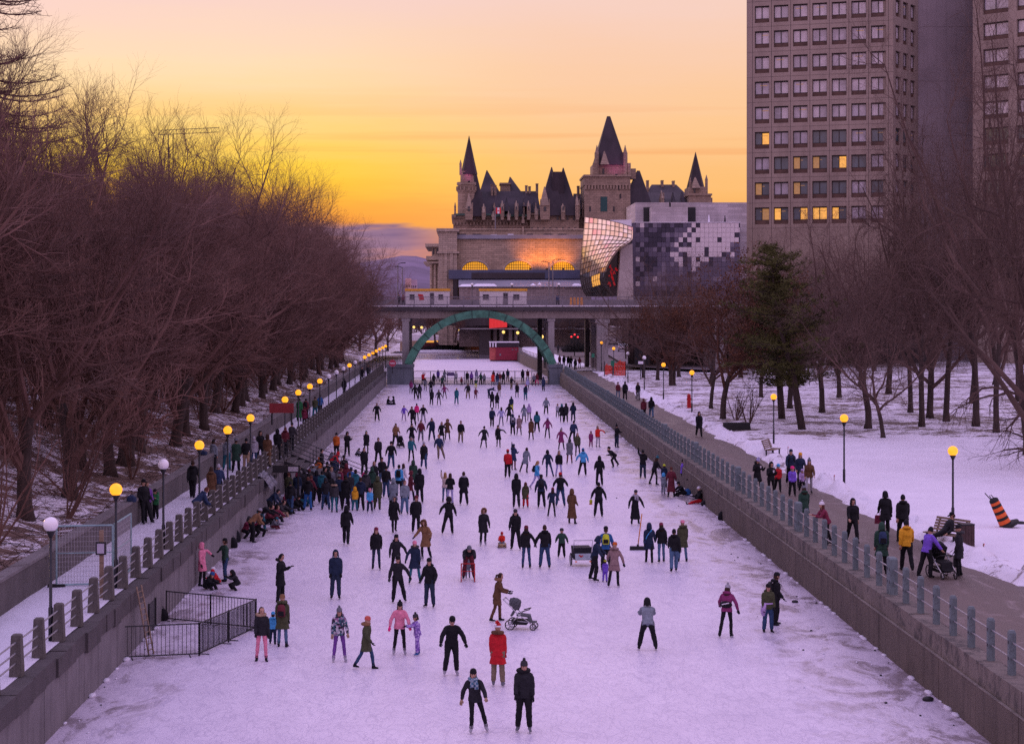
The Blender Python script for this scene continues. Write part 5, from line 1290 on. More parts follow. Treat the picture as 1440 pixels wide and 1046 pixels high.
def tower():
    t = thing('office_tower', 'tall brown precast concrete office tower with a grid of deep set windows', 'office building', (70, 285, ZR))
    r2 = random.Random(21); fh = 3.87
    P0 = Vector(((1050 - CX) / F * 285, 285)); P1 = Vector(((1256 - CX) / F * 277.5, 277.5)); P2 = Vector(((1291 - CX) / F * 285.5, 285.5))
    P3 = Vector(((1372 - CX) / F * 285.5, 285.5)); P3b = Vector(((1368 - CX) / F * 275, 275)); P4 = Vector(((1530 - CX) / F * 262, 262))
    ztop = 62.0
    wall = MB()
    def at(A, B, u, d, z):
        e = (B - A).normalized(); n = Vector((e.y, -e.x)); p = A + (B - A) * u + n * d
        return (p.x, p.y, z)
    def slab(mb, A, B, u0, u1, z0, z1, d0, d1, mi=0):
        vs = [at(A, B, u, d, z) for z in (z0, z1) for u, d in ((u0, d0), (u1, d0), (u1, d1), (u0, d1))]
        mb.add(vs, [(3, 2, 1, 0), (4, 5, 6, 7), (0, 1, 5, 4), (1, 2, 6, 5), (2, 3, 7, 6), (3, 0, 4, 7)], mi)
    # heights of the window rows measured from the left edge: bottom row centre y=303
    zb = 11 + (429 - 316) / F * 285      # bottom of lowest window opening
    def facade(A, B, ncol, nrow, m0, m1, zstart, gap, litmap, depth=.5):
        ln = (B - A).length; usable = ln - m0 - m1; pitch = usable / ncol; wd = pitch * (1 - gap)
        # back wall, piers, bands
        slab(wall, A, B, 0, 1, ZR - 1, ztop, -1.6, -depth)
        slab(wall, A, B, 0, 1, ZR - 1, zstart, -depth, 0)
        slab(wall, A, B, 0, (m0 + 0) / ln, zstart, ztop, -depth, 0); slab(wall, A, B, 1 - m1 / ln, 1, zstart, ztop, -depth, 0)
        for c in range(ncol):
            for (ua, ub) in ((m0 + c * pitch, m0 + c * pitch + (pitch - wd) / 2), (m0 + (c + 1) * pitch - (pitch - wd) / 2, m0 + (c + 1) * pitch)):
                slab(wall, A, B, ua / ln, ub / ln, zstart, ztop, -depth, .0)
        for r in range(nrow):
            z0 = zstart + r * fh; z1 = z0 + fh * .67
            for c in range(ncol):
                u0 = m0 + c * pitch + (pitch - wd) / 2; u1 = u0 + wd
                slab(wall, A, B, u0 / ln, u1 / ln, z1, z0 + fh, -depth, -.002)
                w_ = MB(); e = .09
                # frame and brown spandrel
                slab(w_, A, B, u0 / ln, u1 / ln, z0, z0 + .62, -depth, -depth + .12, 1)
                slab(w_, A, B, u0 / ln, (u0 + e) / ln, z0 + .62, z1, -depth, -depth + .14); slab(w_, A, B, (u1 - e) / ln, u1 / ln, z0 + .62, z1, -depth, -depth + .14)
                slab(w_, A, B, (u0 + e) / ln, (u1 - e) / ln, z1 - .2, z1, -depth, -depth + .14); slab(w_, A, B, (u0 + e) / ln, (u1 - e) / ln, z0 + .62, z0 + .7, -depth, -depth + .14)
                um = u0 + wd * .45; slab(w_, A, B, um / ln, (um + .12) / ln, z0 + .7, z1 - .2, -depth, -depth + .14)
                o = w_.build('window', [M_WFRAME, M_SPAN], t, world=True)
                g = MB(); lit = litmap(r, c)
                slab(g, A, B, (u0 + e) / ln, um / ln, z0 + .7, z1 - .2, -depth, -depth + .05, 0)
                slab(g, A, B, (um + .12) / ln, (u1 - e) / ln, z0 + .7, z1 - .2, -depth, -depth + .05, 1)
                if lit == 2: mm = [M_LITW, M_LITW]
                elif lit == 1: mm = [M_BLIND_REFL[3], M_LITDIM] if r2.random() < .5 else [M_LITDIM, M_BLIND_REFL[3]]
                elif lit == 3: mm = [M_BLIND_REFL[3], M_LITW] if r2.random() < .5 else [M_LITW, M_BLIND_REFL[3]]
                elif r < 4: mm = [M_BLIND_REFL[r2.choice((2, 3, 3))]] * 2
                else: mm = [M_BLIND_REFL[r2.choice((0, 0, 1, 1, 2))], M_BLIND_REFL[r2.choice((0, 0, 1))]]
                g.build('pane', mm, o, world=True)
                if lit or (r2.random() < .3 and r > 2):      # ceiling light strips seen through the glass
                    k = MB(); k_z = z1 - .2 - .45; ua = r2.uniform(u0 + .3, um); slab(k, A, B, ua / ln, min(u1 - .2, ua + 1.1) / ln, k_z, k_z + .09, -depth + .06, -depth + .075)
                    k.build('ceiling_light', M_LITDIM, o, world=True)
    lits = {(0, 1): 3, (0, 2): 3, (0, 3): 2, (0, 4): 3, (0, 0): 1, (1, 0): 1, (2, 2): 1, (2, 3): 1, (2, 4): 3, (3, 0): 3, (1, 2): 1}
    facade(P0, P1, 7, 11, .9, .7, zb, .24, lambda r, c: lits.get((r, c), 0))
    facade(P1, P2, 3, 11, .5, .5, zb + .1, .3, lambda r, c: 0, .5)
    facade(P3b, P4, 3, 11, 1.0, .8, zb - .4, .24, lambda r, c: 1 if (r, c) == (2, 1) else 0)
    dk = MB(); slab(dk, P2, P3, 0, 1, ZR - 1, ztop, -1.5, -.3)
    for i in range(1, 6): slab(dk, P2, P3, i / 6 - .004, i / 6 + .004, ZR, ztop, -.3, -.27)
    for i in range(6): slab(dk, P2, P3, 0, 1, 12 + i * 8.4, 12.09 + i * 8.4, -.3, -.268)
    slab(dk, P3, P3b, 0, 1, ZR - 1, ztop, -1, 0)
    wall.build('wall', M_TOWER, t, world=True); dk.build('stair_panel', M_TDARK, t, world=True)
    j = MB()
    for r in range(12): slab(j, P0, P1, 0, 1, zb + r * fh - .62, zb + r * fh - .58, 0, .004)
    for c in range(8): u = (.9 + c * ((P1 - P0).length - 1.6) / 7) / (P1 - P0).length; slab(j, P0, P1, u - .0012, u + .0012, ZR, ztop, .005, .008)
    j.build('panel_joint', M_WFRAME, t, world=True)
    c = MB(); pts = [P0, P1, P2, P3, P4, P4 + Vector((0, 40)), P0 + Vector((6, 40))]
    c.prism([(p.x, p.y) for p in [P0 + Vector((1.5, 2)), P1 + Vector((0, 3)), P2 + Vector((0, 3)), P3 + Vector((0, 3)), P4 + Vector((0, 12)), P4 + Vector((0, 50)), P0 + Vector((10, 40))]], 'z', ZR - 1, ztop - .5); c.build('core', M_TDARK, t, world=True)
tower()

# ---------------------------------------------------------------- railway station hall
def station():
    Y = 430.0; s = F / Y
    X = lambda px: (px - CX) / s
    Z = lambda py: CH + (HY - py) / s
    t = thing('station_hall', 'long limestone station hall with three lit arched windows above a dark blue band', 'station building', (X(720), Y, ZR))
    lx = X(642); rx = X(822)
    m = MB()
    # main hall wall with three half round windows cut out as a stepped strip wall
    z0, z1, zt = Z(380), Z(369), Z(336)
    arcs = [(668, 18), (729, 19), (791, 17)]
    xs = [lx]; N = 14
    spans = []
    for c, r in arcs:
        cx, rr = X(c), r / s; spans.append((cx, rr))
    x = lx; vs = []
    for cx, rr in spans:
        m.bx(x, cx - rr, Y, Y + 2, z0, zt)
        prev = None
        for i in range(N):
            a0 = math.pi - math.pi * i / N; a1 = math.pi - math.pi * (i + 1) / N
            xa, xb = cx + rr * math.cos(a0), cx + rr * math.cos(a1); za, zb = z0 + rr * .66 * math.sin(a0), z0 + rr * .66 * math.sin(a1)
            m.add([(xa, Y, za), (xb, Y, zb), (xb, Y, zt), (xa, Y, zt), (xa, Y + 1, za), (xb, Y + 1, zb)], [(0, 1, 2, 3), (0, 4, 5, 1)])
        x = cx + rr
    m.bx(x, rx, Y, Y + 2, z0, zt)
    m.bx(lx, rx, Y + 2, Y + 30, Z(420), zt)
    m.bx(lx, rx, Y + .3, Y + 2, Z(425), z0)
    m.build('wall', M_LIME, t, world=True)
    for cx, rr in spans:
        g = MB(); n = 16
        g.add([(cx, Y + 1, z0)] + [(cx + rr * math.cos(math.pi * i / n), Y + 1, z0 + rr * .66 * math.sin(math.pi * i / n)) for i in range(n + 1)], [(0, i + 1, i + 2) for i in range(n)])
        o = g.build('arched_window', glow('amber_hall_light', (1.0, .40, .02), .95, (.3, .2, .05)), t, world=True, fix=False)
        b = MB()
        for i in range(-5, 6):
            xx = cx + rr * i / 6; hh = rr * .66 * math.sqrt(max(0, 1 - (i / 6) ** 2)); b.bx(xx - .05, xx + .05, Y + .85, Y + .95, z0, z0 + hh)
        for q in (.3, .6): hh = q * rr * .66; ww = rr * math.sqrt(1 - q * q); b.bx(cx - ww, cx + ww, Y + .86, Y + .94, z0 + hh - .05, z0 + hh + .05)
        b.build('glazing_bar', M_WFRAME, o, world=True)
        f = MB(); pts = [(cx + (rr + .25) * math.cos(math.pi * i / n), Y - .1, z0 + (rr * .66 + .25) * math.sin(math.pi * i / n)) for i in range(n + 1)]
        f.tube(pts, .25, 6); f.build('arch_moulding', M_LIME2, t, world=True)
    # grey roof edge and raised block behind
    r = MB(); r.bx(lx - .6, rx + .6, Y - .6, Y + 3, Z(336), Z(330.5)); r.bx(lx, rx, Y + 1, Y + 28, Z(335), Z(331)); r.build('roof_edge', M_ROOFG, t, world=True)
    u = MB(); u.bx(X(618), X(824), Y + 8, Y + 26, Z(345), Z(321.5)); u.bx(X(614), X(826), Y + 7.6, Y + 27, Z(321.5), Z(319.5)); u.bx(X(736), X(738), Y + 7.2, Y + 8, Z(333), Z(317)); u.build('attic_storey', M_LIME, t, world=True)
    for a, b_ in ((644, 655), (665, 677), (767, 779), (787, 799), (743, 751)):
        w_ = MB(); w_.bx(X(a), X(b_), Y + 7.9, Y + 7.98, Z(333), Z(327)); w_.build('window', M_DARKW, t, world=True)
    sn = MB(); sn.bx(X(714), X(722), Y - .4, Y + 1, Z(331), Z(329.2)); sn.bx(X(690), X(699), Y - .4, Y + 1, Z(331), Z(330)); sn.build('snow_patch', M_ROOFS, t, world=True)
    # left pavilion with a tall arch on its flank and corner pilasters
    p = MB(); p.bx(X(617), lx + .1, Y - 2.5, Y + 28, ZR, Z(326)); p.bx(X(615), lx + .6, Y - 3, Y + 28, Z(357), Z(354)); p.bx(X(614), lx + .6, Y - 3, Y + 28, Z(326), Z(322))
    for px in (625, 633): p.bx(X(px), X(px + 4), Y - 2.8, Y - 2.4, ZR, Z(357))
    p.build('pavilion', M_LIME2, t, world=True)
    a = MB(); xx = X(617) - .05; n = 12; cy = Y + 11; rr = 5.0
    a.prism([(cy - rr, Z(405)), (cy + rr, Z(405))] + [(cy + rr * math.cos(math.pi * i / n), Z(362) + rr * math.sin(math.pi * i / n)) for i in range(n + 1)], 'x', xx - .05, xx + .3); a.build('tall_arched_window', M_DARKW, t, world=True)
    a = MB(); a.bx(X(637), X(643.5), Y - 2.6, Y - 2.5, Z(421), Z(380)); a.build('doorway', M_DARKW, t, world=True)
    # colonnaded wing further back on the left
    w_ = MB(); x0, x1 = X(597.5), X(617); yb = Y + 34; zt = Z(339)
    w_.bx(x0 + 1, x1 + 1, yb + 1, yb + 40, ZR, zt - .3); w_.bx(x0 - .4, x1, yb - .3, yb + 40, zt - 3.6, zt - 2.6); w_.bx(x0 - .6, x1, yb - .6, yb + 40, zt - .3, zt + .5); w_.bx(x0 - 1, x1, yb - .8, yb + 40, Z(366), Z(363))
    w_.build('wing', M_LIME2, t, world=True)
    for i in range(4):
        c = MB(); c.tube([(x0 + .9 + i * .95, yb + .2, ZR), (x0 + .9 + i * .95, yb + .2, Z(367))], [.42, .36], 10); c.build('column', M_LIME2, t, world=True)
    for i in range(3):
        c = MB(); c.bx(x0 + 1.25 + i * .95, x0 + 1.65 + i * .95, yb + .92, yb + .99, Z(352), Z(343)); c.build('window', M_DARKW, t, world=True)
    # blue band, low annex roof with snow, annex wall
    b = MB(); b.bx(X(631), X(818), Y - 4, Y + .2, Z(392.5), Z(380)); b.build('blue_band', M_BLUEP, t, world=True)
    b = MB(); b.bx(X(663), X(765), Y - 4.1, Y - 4.01, Z(392), Z(384)); b.build('band_window', M_DARKW, t, world=True)
    an = MB(); an.bx(X(646), X(824), Y - 18, Y - 4.1, ZR, Z(404)); an.build('annex_wall', mat_brick('annex_block', (.33, .27, .27)), t, world=True)
    an = MB(); an.prism([(Y - 18.5, Z(404.5)), (Y - 4.1, Z(394)), (Y - 4.1, Z(404.5))], 'x', X(645), X(825)); an.build('annex_roof', M_ROOFG, t, world=True)
    sn = MB()
    for a, b_, k in ((664, 697, .1), (645, 664, .02), (742, 750, .3), (752, 758, .5), (798, 812, .2)):
        y0_ = Y - 18.3 + k * 8; y1_ = y0_ + 4.5; zz = lambda y: Z(404.5) + (y - (Y - 18.5)) / 14.4 * (Z(394) - Z(404.5)) + .06
        sn.add([(X(a), y0_, zz(y0_)), (X(b_), y0_, zz(y0_)), (X(b_) - .5, y1_, zz(y1_)), (X(a) + .8, y1_, zz(y1_)), (X(a), y0_, zz(y0_) - .1), (X(b_), y0_, zz(y0_) - .1)], [(0, 1, 2, 3), (4, 5, 1, 0)])
    sn.build('roof_snow', M_ROOFS, t, world=True)
    # added spot lamps standing in for sunset light reflected onto the upper wall
    for px in (745, 768, 791):
        fl = thing('floodlight', {745: 'added orange glow lamp on the blue band just right of the middle arched window', 768: 'added orange glow lamp on the blue band midway between two arched windows', 791: 'added orange glow lamp on the blue band below the right arched window'}[px], 'floodlight', (X(px), Y - 3.6, Z(379.5)), 0, 'added orange glow lamps')
        h = MB(); h.box((0, 0, .15), (.5, .3, .3), rx=.5); h.tube([(0, 0, -.05), (0, 0, .1)], .05, 6); h.build('housing', M_BLACK, fl)
        ld = bpy.data.lights.new('flood', 'SPOT'); ld.energy = 2500; ld.color = (1, .30, .02); ld.spot_size = R(95); ld.spot_blend = 1.0; ld.shadow_soft_size = .3
        lo = bpy.data.objects.new('bulb', ld); COL.objects.link(lo); lo.parent = fl; lo.location = (0, -.4, .4)
        lo.rotation_euler = Vector((0, -1.25, -1)).to_track_quat('Z', 'Y').to_euler()
station()

# ---------------------------------------------------------------- castle hotel
def castle():
    Y = 520.0; s = F / Y
    X = lambda px: (px - CX) / s
    Z = lambda py: CH + (HY - py) / s
    cx = lambda c: 580 + c / 3; cy = lambda c: 150 + c / 3      # picture crop units
    t = thing('castle_hotel', 'chateau style stone hotel with steep dark roofs, turrets and tall spires', 'hotel', (X(760), Y, ZR))
    st = MB(); rf = MB(); gr = MB()
    def blk(mb, a, b, top, bot, y0, y1): mb.bx(X(cx(a)), X(cx(b)), Y + y0, Y + y1, Z(cy(bot)), Z(cy(top)))
    def pyr(mb, a, b, ax, top, base, y0, y1, flat=0.0, ay=None):
        "steep hipped roof; flat = half ridge length in crop units"
        xa, xb, xm = X(cx(a)), X(cx(b)), X(cx(ax)); zb, zt = Z(cy(base)), Z(cy(top)); ym = Y + ((y0 + y1) / 2 if ay is None else ay); f = max(.12, flat / 3 / s)
        vs = [(xa, Y + y0, zb), (xb, Y + y0, zb), (xb, Y + y1, zb), (xa, Y + y1, zb), (xm - f, ym - .12, zt), (xm + f, ym - .12, zt), (xm + f, ym + .12, zt), (xm - f, ym + .12, zt)]
        mb.add(vs, [(0, 1, 5, 4), (1, 2, 6, 5), (2, 3, 7, 6), (3, 0, 4, 7), (4, 5, 6, 7), (3, 2, 1, 0)])
    def turret(mb, c, r, top, bot, y, n=10):
        mb.lathe([(r / 3 / s, Z(cy(bot))), (r / 3 / s, Z(cy(top)))], n, (X(cx(c)), Y + y, 0))
    def cone(mb, c, r, top, base, y, n=10):
        mb.lathe([(r / 3 / s, Z(cy(base))), (r * .62 / 3 / s, Z(cy(base * .62 + top * .38))), (.06, Z(cy(top)))], n, (X(cx(c)), Y + y, 0))
    # long body
    blk(st, 172, 1275, 462, 640, 0, 40); blk(st, 165, 330, 455, 470, -.6, 40); blk(st, 330, 1275, 500, 512, -.5, 2)
    i = 172
    while i < 720: blk(st, i, i + 7, 488, 500, -.7, 0); i += 14           # corbel table
    blk(st, 495, 700, 455, 640, -2.5, 20); blk(st, 490, 705, 452, 460, -3, 20)
    # long roofs
    def ridge_roof(a, b, top, base, y0, y1, ins=12):
        xa, xb = X(cx(a)), X(cx(b)); zb, zt = Z(cy(base)), Z(cy(top)); ym = Y + (y0 + y1) / 2; d = ins / 3 / s
        rf.add([(xa, Y + y0, zb), (xb, Y + y0, zb), (xb, Y + y1, zb), (xa, Y + y1, zb), (xa + d, ym, zt), (xb - d, ym, zt)], [(0, 1, 5, 4), (1, 2, 5), (2, 3, 4, 5), (3, 0, 4), (3, 2, 1, 0)])
    ridge_roof(285, 545, 347, 462, 0, 22); ridge_roof(680, 760, 355, 462, 4, 24); ridge_roof(1000, 1200, 345, 400, 10, 30); ridge_roof(1025, 1195, 300, 350, 22, 38, 30)
    blk(st, 1000, 1275, 400, 480, 8, 36)
    pyr(rf, 222, 312, 267, 262, 464, -3, 16); pyr(rf, 285, 372, 318, 246, 350, 12, 30); pyr(rf, 398, 470, 420, 274, 352, 14, 30)
    pyr(rf, 530, 640, 590, 251, 462, -4, 12); pyr(rf, 590, 700, 640, 253, 462, -4, 14); blk(rf, 590, 640, 275, 460, 0, 8)
    pyr(rf, 876, 1022, 963, 263, 455, -2, 16, 6); blk(st, 930, 950, 256, 300, 5, 9)
    blk(st, 376, 418, 312, 352, 14, 20); blk(st, 372, 422, 308, 316, 13.5, 20.5)
    # green copper eaves
    blk(gr, 330, 545, 456, 464, -1, 2); blk(gr, 530, 705, 448, 456, -3.4, 0); blk(gr, 876, 1022, 440, 456, -2.6, 0); blk(gr, 175, 330, 452, 460, -1.2, 1)
    for c, w_, tp_, y_ in ((352, 26, 372, -1.5), (398, 20, 380, -1.2), (440, 20, 380, -1.2), (478, 26, 360, -1.6), (515, 20, 385, -1.2), (706, 22, 372, -1), (742, 18, 350, 2), (905, 30, 372, -3), (990, 22, 392, 6), (1075, 20, 350, 18), (1120, 18, 352, 18), (1160, 18, 350, 18)): pyr(rf, c - w_ / 2, c + w_ / 2, c, tp_, tp_ + 62, y_, 8)
    for c, tp_, y_ in ((338, 322, 9), (352, 326, 9), (486, 326, 10), (500, 330, 10), (532, 318, 10), (708, 330, 8), (1032, 288, 26), (1100, 286, 28), (1150, 288, 28)): blk(st, c - 5, c + 5, tp_, tp_ + 60, y_, y_ + 2.4); blk(st, c - 6, c + 6, tp_ - 3, tp_, y_ - .2, y_ + 2.6)
    # left turret and spire
    turret(st, 228, 37, 318, 600, 2, 12); turret(st, 228, 41, 318, 330, 2, 12); turret(st, 228, 40, 352, 360, 2, 12); turret(st, 231, 29, 272, 318, 2, 12); cone(rf, 239, 36, 121, 285, 2, 8); turret(st, 203, 5, 240, 290, -1, 6); cone(st, 203, 6, 226, 245, -1, 6)
    for k in range(14):
        a = 2 * math.pi * k / 14; q = 40 / 3 / s; st.box((X(cx(228)) + q * math.cos(a), Y + 2 + q * math.sin(a), Z(cy(345))), (.5, .5, 1.2))
    # great tower
    blk(st, 722, 914, 297, 640, -4, 14); blk(st, 718, 918, 292, 300, -4.6, 14.6); blk(st, 720, 916, 328, 336, -4.3, 14.3)
    i = 724
    while i < 912: blk(st, i, i + 7, 336, 352, -4.5, -4); i += 13
    blk(st, 762, 916, 243, 294, -1, 12)
    pyr(rf, 768, 902, 834, 33, 247, -1.5, 12.5, 7); blk(rf, 880, 890, 195, 250, -1.4, 3); blk(rf, 780, 790, 195, 250, -1.4, 3)
    for c in (777, 896):
        turret(st, c, 10, 196, 294, -1, 8); cone(st, c, 9, 164, 198, -1, 8); turret(st, c + (16 if c > 800 else -10), 8, 240, 294, -1, 8)
    pyr(st, 790, 826, 808, 190, 248, -3.5, 1)
    # right turret
    blk(st, 1178, 1272, 365, 480, 6, 20); blk(st, 1174, 1276, 362, 370, 5.6, 20.4); blk(st, 1180, 1256, 332, 366, 7, 18); cone(rf, 1217, 40, 177, 336, 12, 8); turret(st, 1256, 6, 300, 366, 8, 6); cone(st, 1256, 7, 280, 302, 8, 6); turret(st, 1187, 5, 310, 366, 8, 6); cone(st, 1187, 6, 290, 312, 8, 6); pyr(st, 1190, 1226, 1207, 290, 338, 5.5, 10); turret(st, 1278, 4, 378, 400, 8, 6)
    # dormers and gables
    for c, w_, top in ((238, 30, 415), (405, 13, 462), (437, 12, 418), (378, 12, 418), (556, 38, 400), (632, 14, 428), (488, 12, 418), (300, 13, 432), (692, 15, 400), (465, 12, 474), (905, 16, 425), (1048, 10, 372), (340, 12, 462), (520, 12, 440)):
        pyr(st, c - w_ / 2, c + w_ / 2, c, top - w_ * 1.6, top + 20, -4.6, 2); blk(st, c - w_ / 2, c + w_ / 2, top + 18, 480, -4.4, 2); turret(st, c - w_ / 2, 1.6, top - 6, 470, -4.5, 6); turret(st, c + w_ / 2, 1.6, top - 6, 470, -4.5, 6)
    for c in (180, 345, 470, 520, 705, 718): turret(st, c, 4, 420, 470, -1, 6); cone(st, c, 5, 405, 424, -1, 6)
    st.build('wall', M_CHST, t, world=True); rf.build('roof', M_COPPER, t, world=True); gr.build('eaves', M_GREENC, t, world=True)
    r2 = random.Random(4)
    def win(a, b, top, bot, y, mat): m = MB(); blk(m, a, b, top, bot, y - .05, y + .02); m.build('window', mat, t, world=True)
    for c, lit in ((230, 0), (245, 1), (262, 0), (550, 1), (565, 1), (625, 0), (652, 0), (520, 0), (610, 0), (680, 0)): win(c - 4, c + 4, 466, 480, -2.56 if 495 < c < 700 else -.06, M_LITW if lit else M_DARKW)
    for c in (238, 556): win(c - 5, c + 5, 425, 445, -4.5, M_DARKW)
    for c in (405, 437, 378, 488, 632): win(c - 3, c + 3, 425, 440, -4.5, M_DARKW)
    for c in range(190, 720, 26): win(c - 4, c + 4, 512, 526, -.06 if not 495 < c < 700 else -2.56, M_DARKW)
    win(789, 817, 384, 446, -4.05, plain('green_window', (.02, .07, .07), .3)); win(800, 808, 262, 286, -1.05, M_DARKW)
    for c in (866, 872): win(c - 3, c + 3, 300 + (c - 860) * 6, 320 + (c - 860) * 6, -4.05, M_DARKW)
    for c in (845, 745): win(c - 3, c + 3, 425, 446, -4.05, M_DARKW)
    win(1199, 1207, 340, 358, 6.95, M_DARKW)
    # pink floodlights on the tower shoulders
    for c, yy, z, e, lab in ((238, -2.5, 322, 420, 'pink floodlight glowing on the left castle turret below its spire'), (855, -4, 296, 420, 'pink floodlight glowing on the great castle tower below its roof')):
        fl = thing('floodlight', lab, 'floodlight', (X(cx(c)), Y + yy - .4, Z(cy(z))))
        h = MB(); h.box((0, 0, .2), (.6, .4, .4), rx=.5); h.build('housing', M_BLACK, fl)
        ld = bpy.data.lights.new('flood', 'SPOT'); ld.energy = e; ld.color = (1, .08, .75); ld.spot_size = R(120); ld.spot_blend = 1.0
        lo = bpy.data.objects.new('bulb', ld); COL.objects.link(lo); lo.parent = fl; lo.location = (0, -.9, .6); lo.rotation_euler = Vector((0, -1, -.9)).to_track_quat('Z', 'Y').to_euler()
castle()
fp = thing('flagpole', 'white flagpole with a red and white flag on the station roof', 'flag', tuple(dp(696.5, 322, 432)))
q = dp(696.5, 322, 432); z1 = dp(0, 291, 432).z
m = MB(); m.tube([(q.x, 432, q.z), (q.x, 432, z1)], .12, 6); m.build('pole', M_RAILG, fp, world=True)
m = MB(); m.bx(q.x + .12, q.x + .5, 431.97, 432.03, z1 - 1.6, z1 - .2, 0); m.bx(q.x + .5, q.x + .95, 431.97, 432.03, z1 - 1.6, z1 - .2, 1); m.bx(q.x + .95, q.x + 1.3, 431.97, 432.03, z1 - 1.6, z1 - .2, 0)
m.ball((q.x + .72, 431.95, z1 - .9), .17, 6); m.build('flag', [plain('flag_red', (.6, .03, .04), .6), plain('flag_white', (.75, .72, .75), .6)], fp, world=True)

# ---------------------------------------------------------------- glass convention centre
def glass_hall():
    Y = 385.0; s = F / Y
    X = lambda px: (px - CX) / s
    Z = lambda py: CH + (HY - py) / s
    cx = lambda c: 800 + c / 5.54; cy = lambda c: 270 + c / 5.54
    t = thing('glass_hall', 'curved glass convention hall bulging over the road with a dark oval opening', 'convention centre', (X(855), Y, ZR))
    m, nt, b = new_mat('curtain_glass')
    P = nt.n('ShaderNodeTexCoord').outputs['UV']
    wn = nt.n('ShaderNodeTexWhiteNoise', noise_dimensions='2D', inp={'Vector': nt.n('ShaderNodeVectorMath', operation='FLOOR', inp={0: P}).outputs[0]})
    L(nt, nt.ramp(wn.outputs[0], [(0, (.70, .50, .30)), (.4, (.86, .68, .44)), (.75, (.92, .80, .60)), (.88, (.92, .74, .58)), (1, (.86, .46, .36))]), b.inputs['Base Color'])  # warm sky reflection tinted into the panel colours
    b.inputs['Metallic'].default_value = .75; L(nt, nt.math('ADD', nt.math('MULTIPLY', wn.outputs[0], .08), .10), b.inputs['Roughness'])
    # sheet: left profile curve to right profile curve, sweeping back to the left so it mirrors the western sky
    rows, cols = 15, 11
    left = [(125, 195), (120, 270), (112, 350), (104, 430), (97, 510), (91, 580), (88, 650), (95, 720), (115, 780), (140, 815)]
    right = [(492, 272), (492, 320), (488, 372), (440, 400), (385, 440), (330, 510), (292, 580), (270, 650), (280, 730), (345, 812)]
    def interp(tb, u):
        f = u * (len(tb) - 1); i = min(int(f), len(tb) - 2); f -= i
        return tb[i][0] * (1 - f) + tb[i + 1][0] * f, tb[i][1] * (1 - f) + tb[i + 1][1] * f
    me = bpy.data.meshes.new('glass_skin'); vs = []; uv = {}
    for j in range(rows + 1):
        for i in range(cols + 1):
            v = j / rows; u = i / cols
            lx, ly = interp(left, v); rx, ry = interp(right, v)
            x = lx + (rx - lx) * u; y = ly + (ry - ly) * u - 24 * math.sin(math.pi * u) * (1 - v) * .5
            depth = 15 * (1 - u) ** 1.15 - 2.6 * math.sin(math.pi * min(1, v * 1.05)) + 2.5 * v * v
            YY = Y + depth
            vs.append(((cx(x) - CX) / F * YY, YY, CH + (HY - cy(y)) / F * YY))
    fs = [(j * (cols + 1) + i, j * (cols + 1) + i + 1, (j + 1) * (cols + 1) + i + 1, (j + 1) * (cols + 1) + i) for j in range(rows) for i in range(cols)]
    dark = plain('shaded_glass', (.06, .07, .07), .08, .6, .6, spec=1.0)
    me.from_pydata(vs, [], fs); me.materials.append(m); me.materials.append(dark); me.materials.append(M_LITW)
    ul = me.uv_layers.new(name='uv')
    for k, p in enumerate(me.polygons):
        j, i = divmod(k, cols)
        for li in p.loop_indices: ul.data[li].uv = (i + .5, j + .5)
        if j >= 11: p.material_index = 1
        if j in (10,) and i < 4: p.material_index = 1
        if j in (11, 12) and 5 <= i <= 8: p.material_index = 2
    o = bpy.data.objects.new('glass_skin', me); COL.objects.link(o); o.parent = t; o.location = -t.location
    md = o.modifiers.new('thick', 'SOLIDIFY'); md.thickness = .3; md.offset = 1
    bars = MB()
    for j in range(rows + 1): bars.tube([Vector(vs[j * (cols + 1) + i]) + Vector((-.05, -.12, 0)) for i in range(cols + 1)], .05, 4)
    for i in range(cols + 1): bars.tube([Vector(vs[j * (cols + 1) + i]) + Vector((-.05, -.12, 0)) for j in range(rows + 1)], .045, 4)
    bars.build('mullion', plain('bronze_mullion', (.05, .035, .03), .6, .2, 2), t, world=True)
    # dark opening with red artwork, concrete pier, roof
    d = MB(); poly = [(cx(a), cy(b_)) for a, b_ in [(488, 372), (440, 400), (385, 440), (330, 510), (292, 580), (270, 650), (280, 730), (345, 812), (500, 812), (500, 372)]]
    d.prism([((a - CX) / s, CH + (HY - b_) / s) for a, b_ in poly], 'y', Y + 3, Y + 4); d.build('opening', M_DARKW, t, world=True)
    e = MB(); r2 = random.Random(8)
    for k in range(18):
        a = r2.uniform(312, 382); b_ = r2.uniform(575, 720); e.box((X(cx(a)), Y + 2.8, Z(cy(b_))), (r2.uniform(.12, .4), .1, r2.uniform(.3, 1.3)), ry=r2.uniform(-.6, .6))
    e.build('red_artwork', glow('red_light', (.8, .02, .03), .28, (.3, .02, .02)), t, world=True)
    c = MB(); c.prism([(X(cx(402)), Z(cy(415))), (X(cx(492)), Z(cy(405))), (X(cx(500)), Z(cy(880))), (X(cx(378)), Z(cy(880)))], 'y', Y - 1.0, Y + 3); c.build('concrete_pier', mat_concrete('smooth_pier', (.42, .36, .345), .3, sc=.3), t, world=True)
    rr = MB(); rr.prism([(X(cx(330)), Z(cy(232))), (X(cx(345)), Z(cy(207))), (X(cx(512)), Z(cy(205))), (X(cx(512)), Z(cy(290)))], 'y', Y + 7, Y + 30); rr.build('roof', M_ROOFS, t, world=True)
glass_hall()

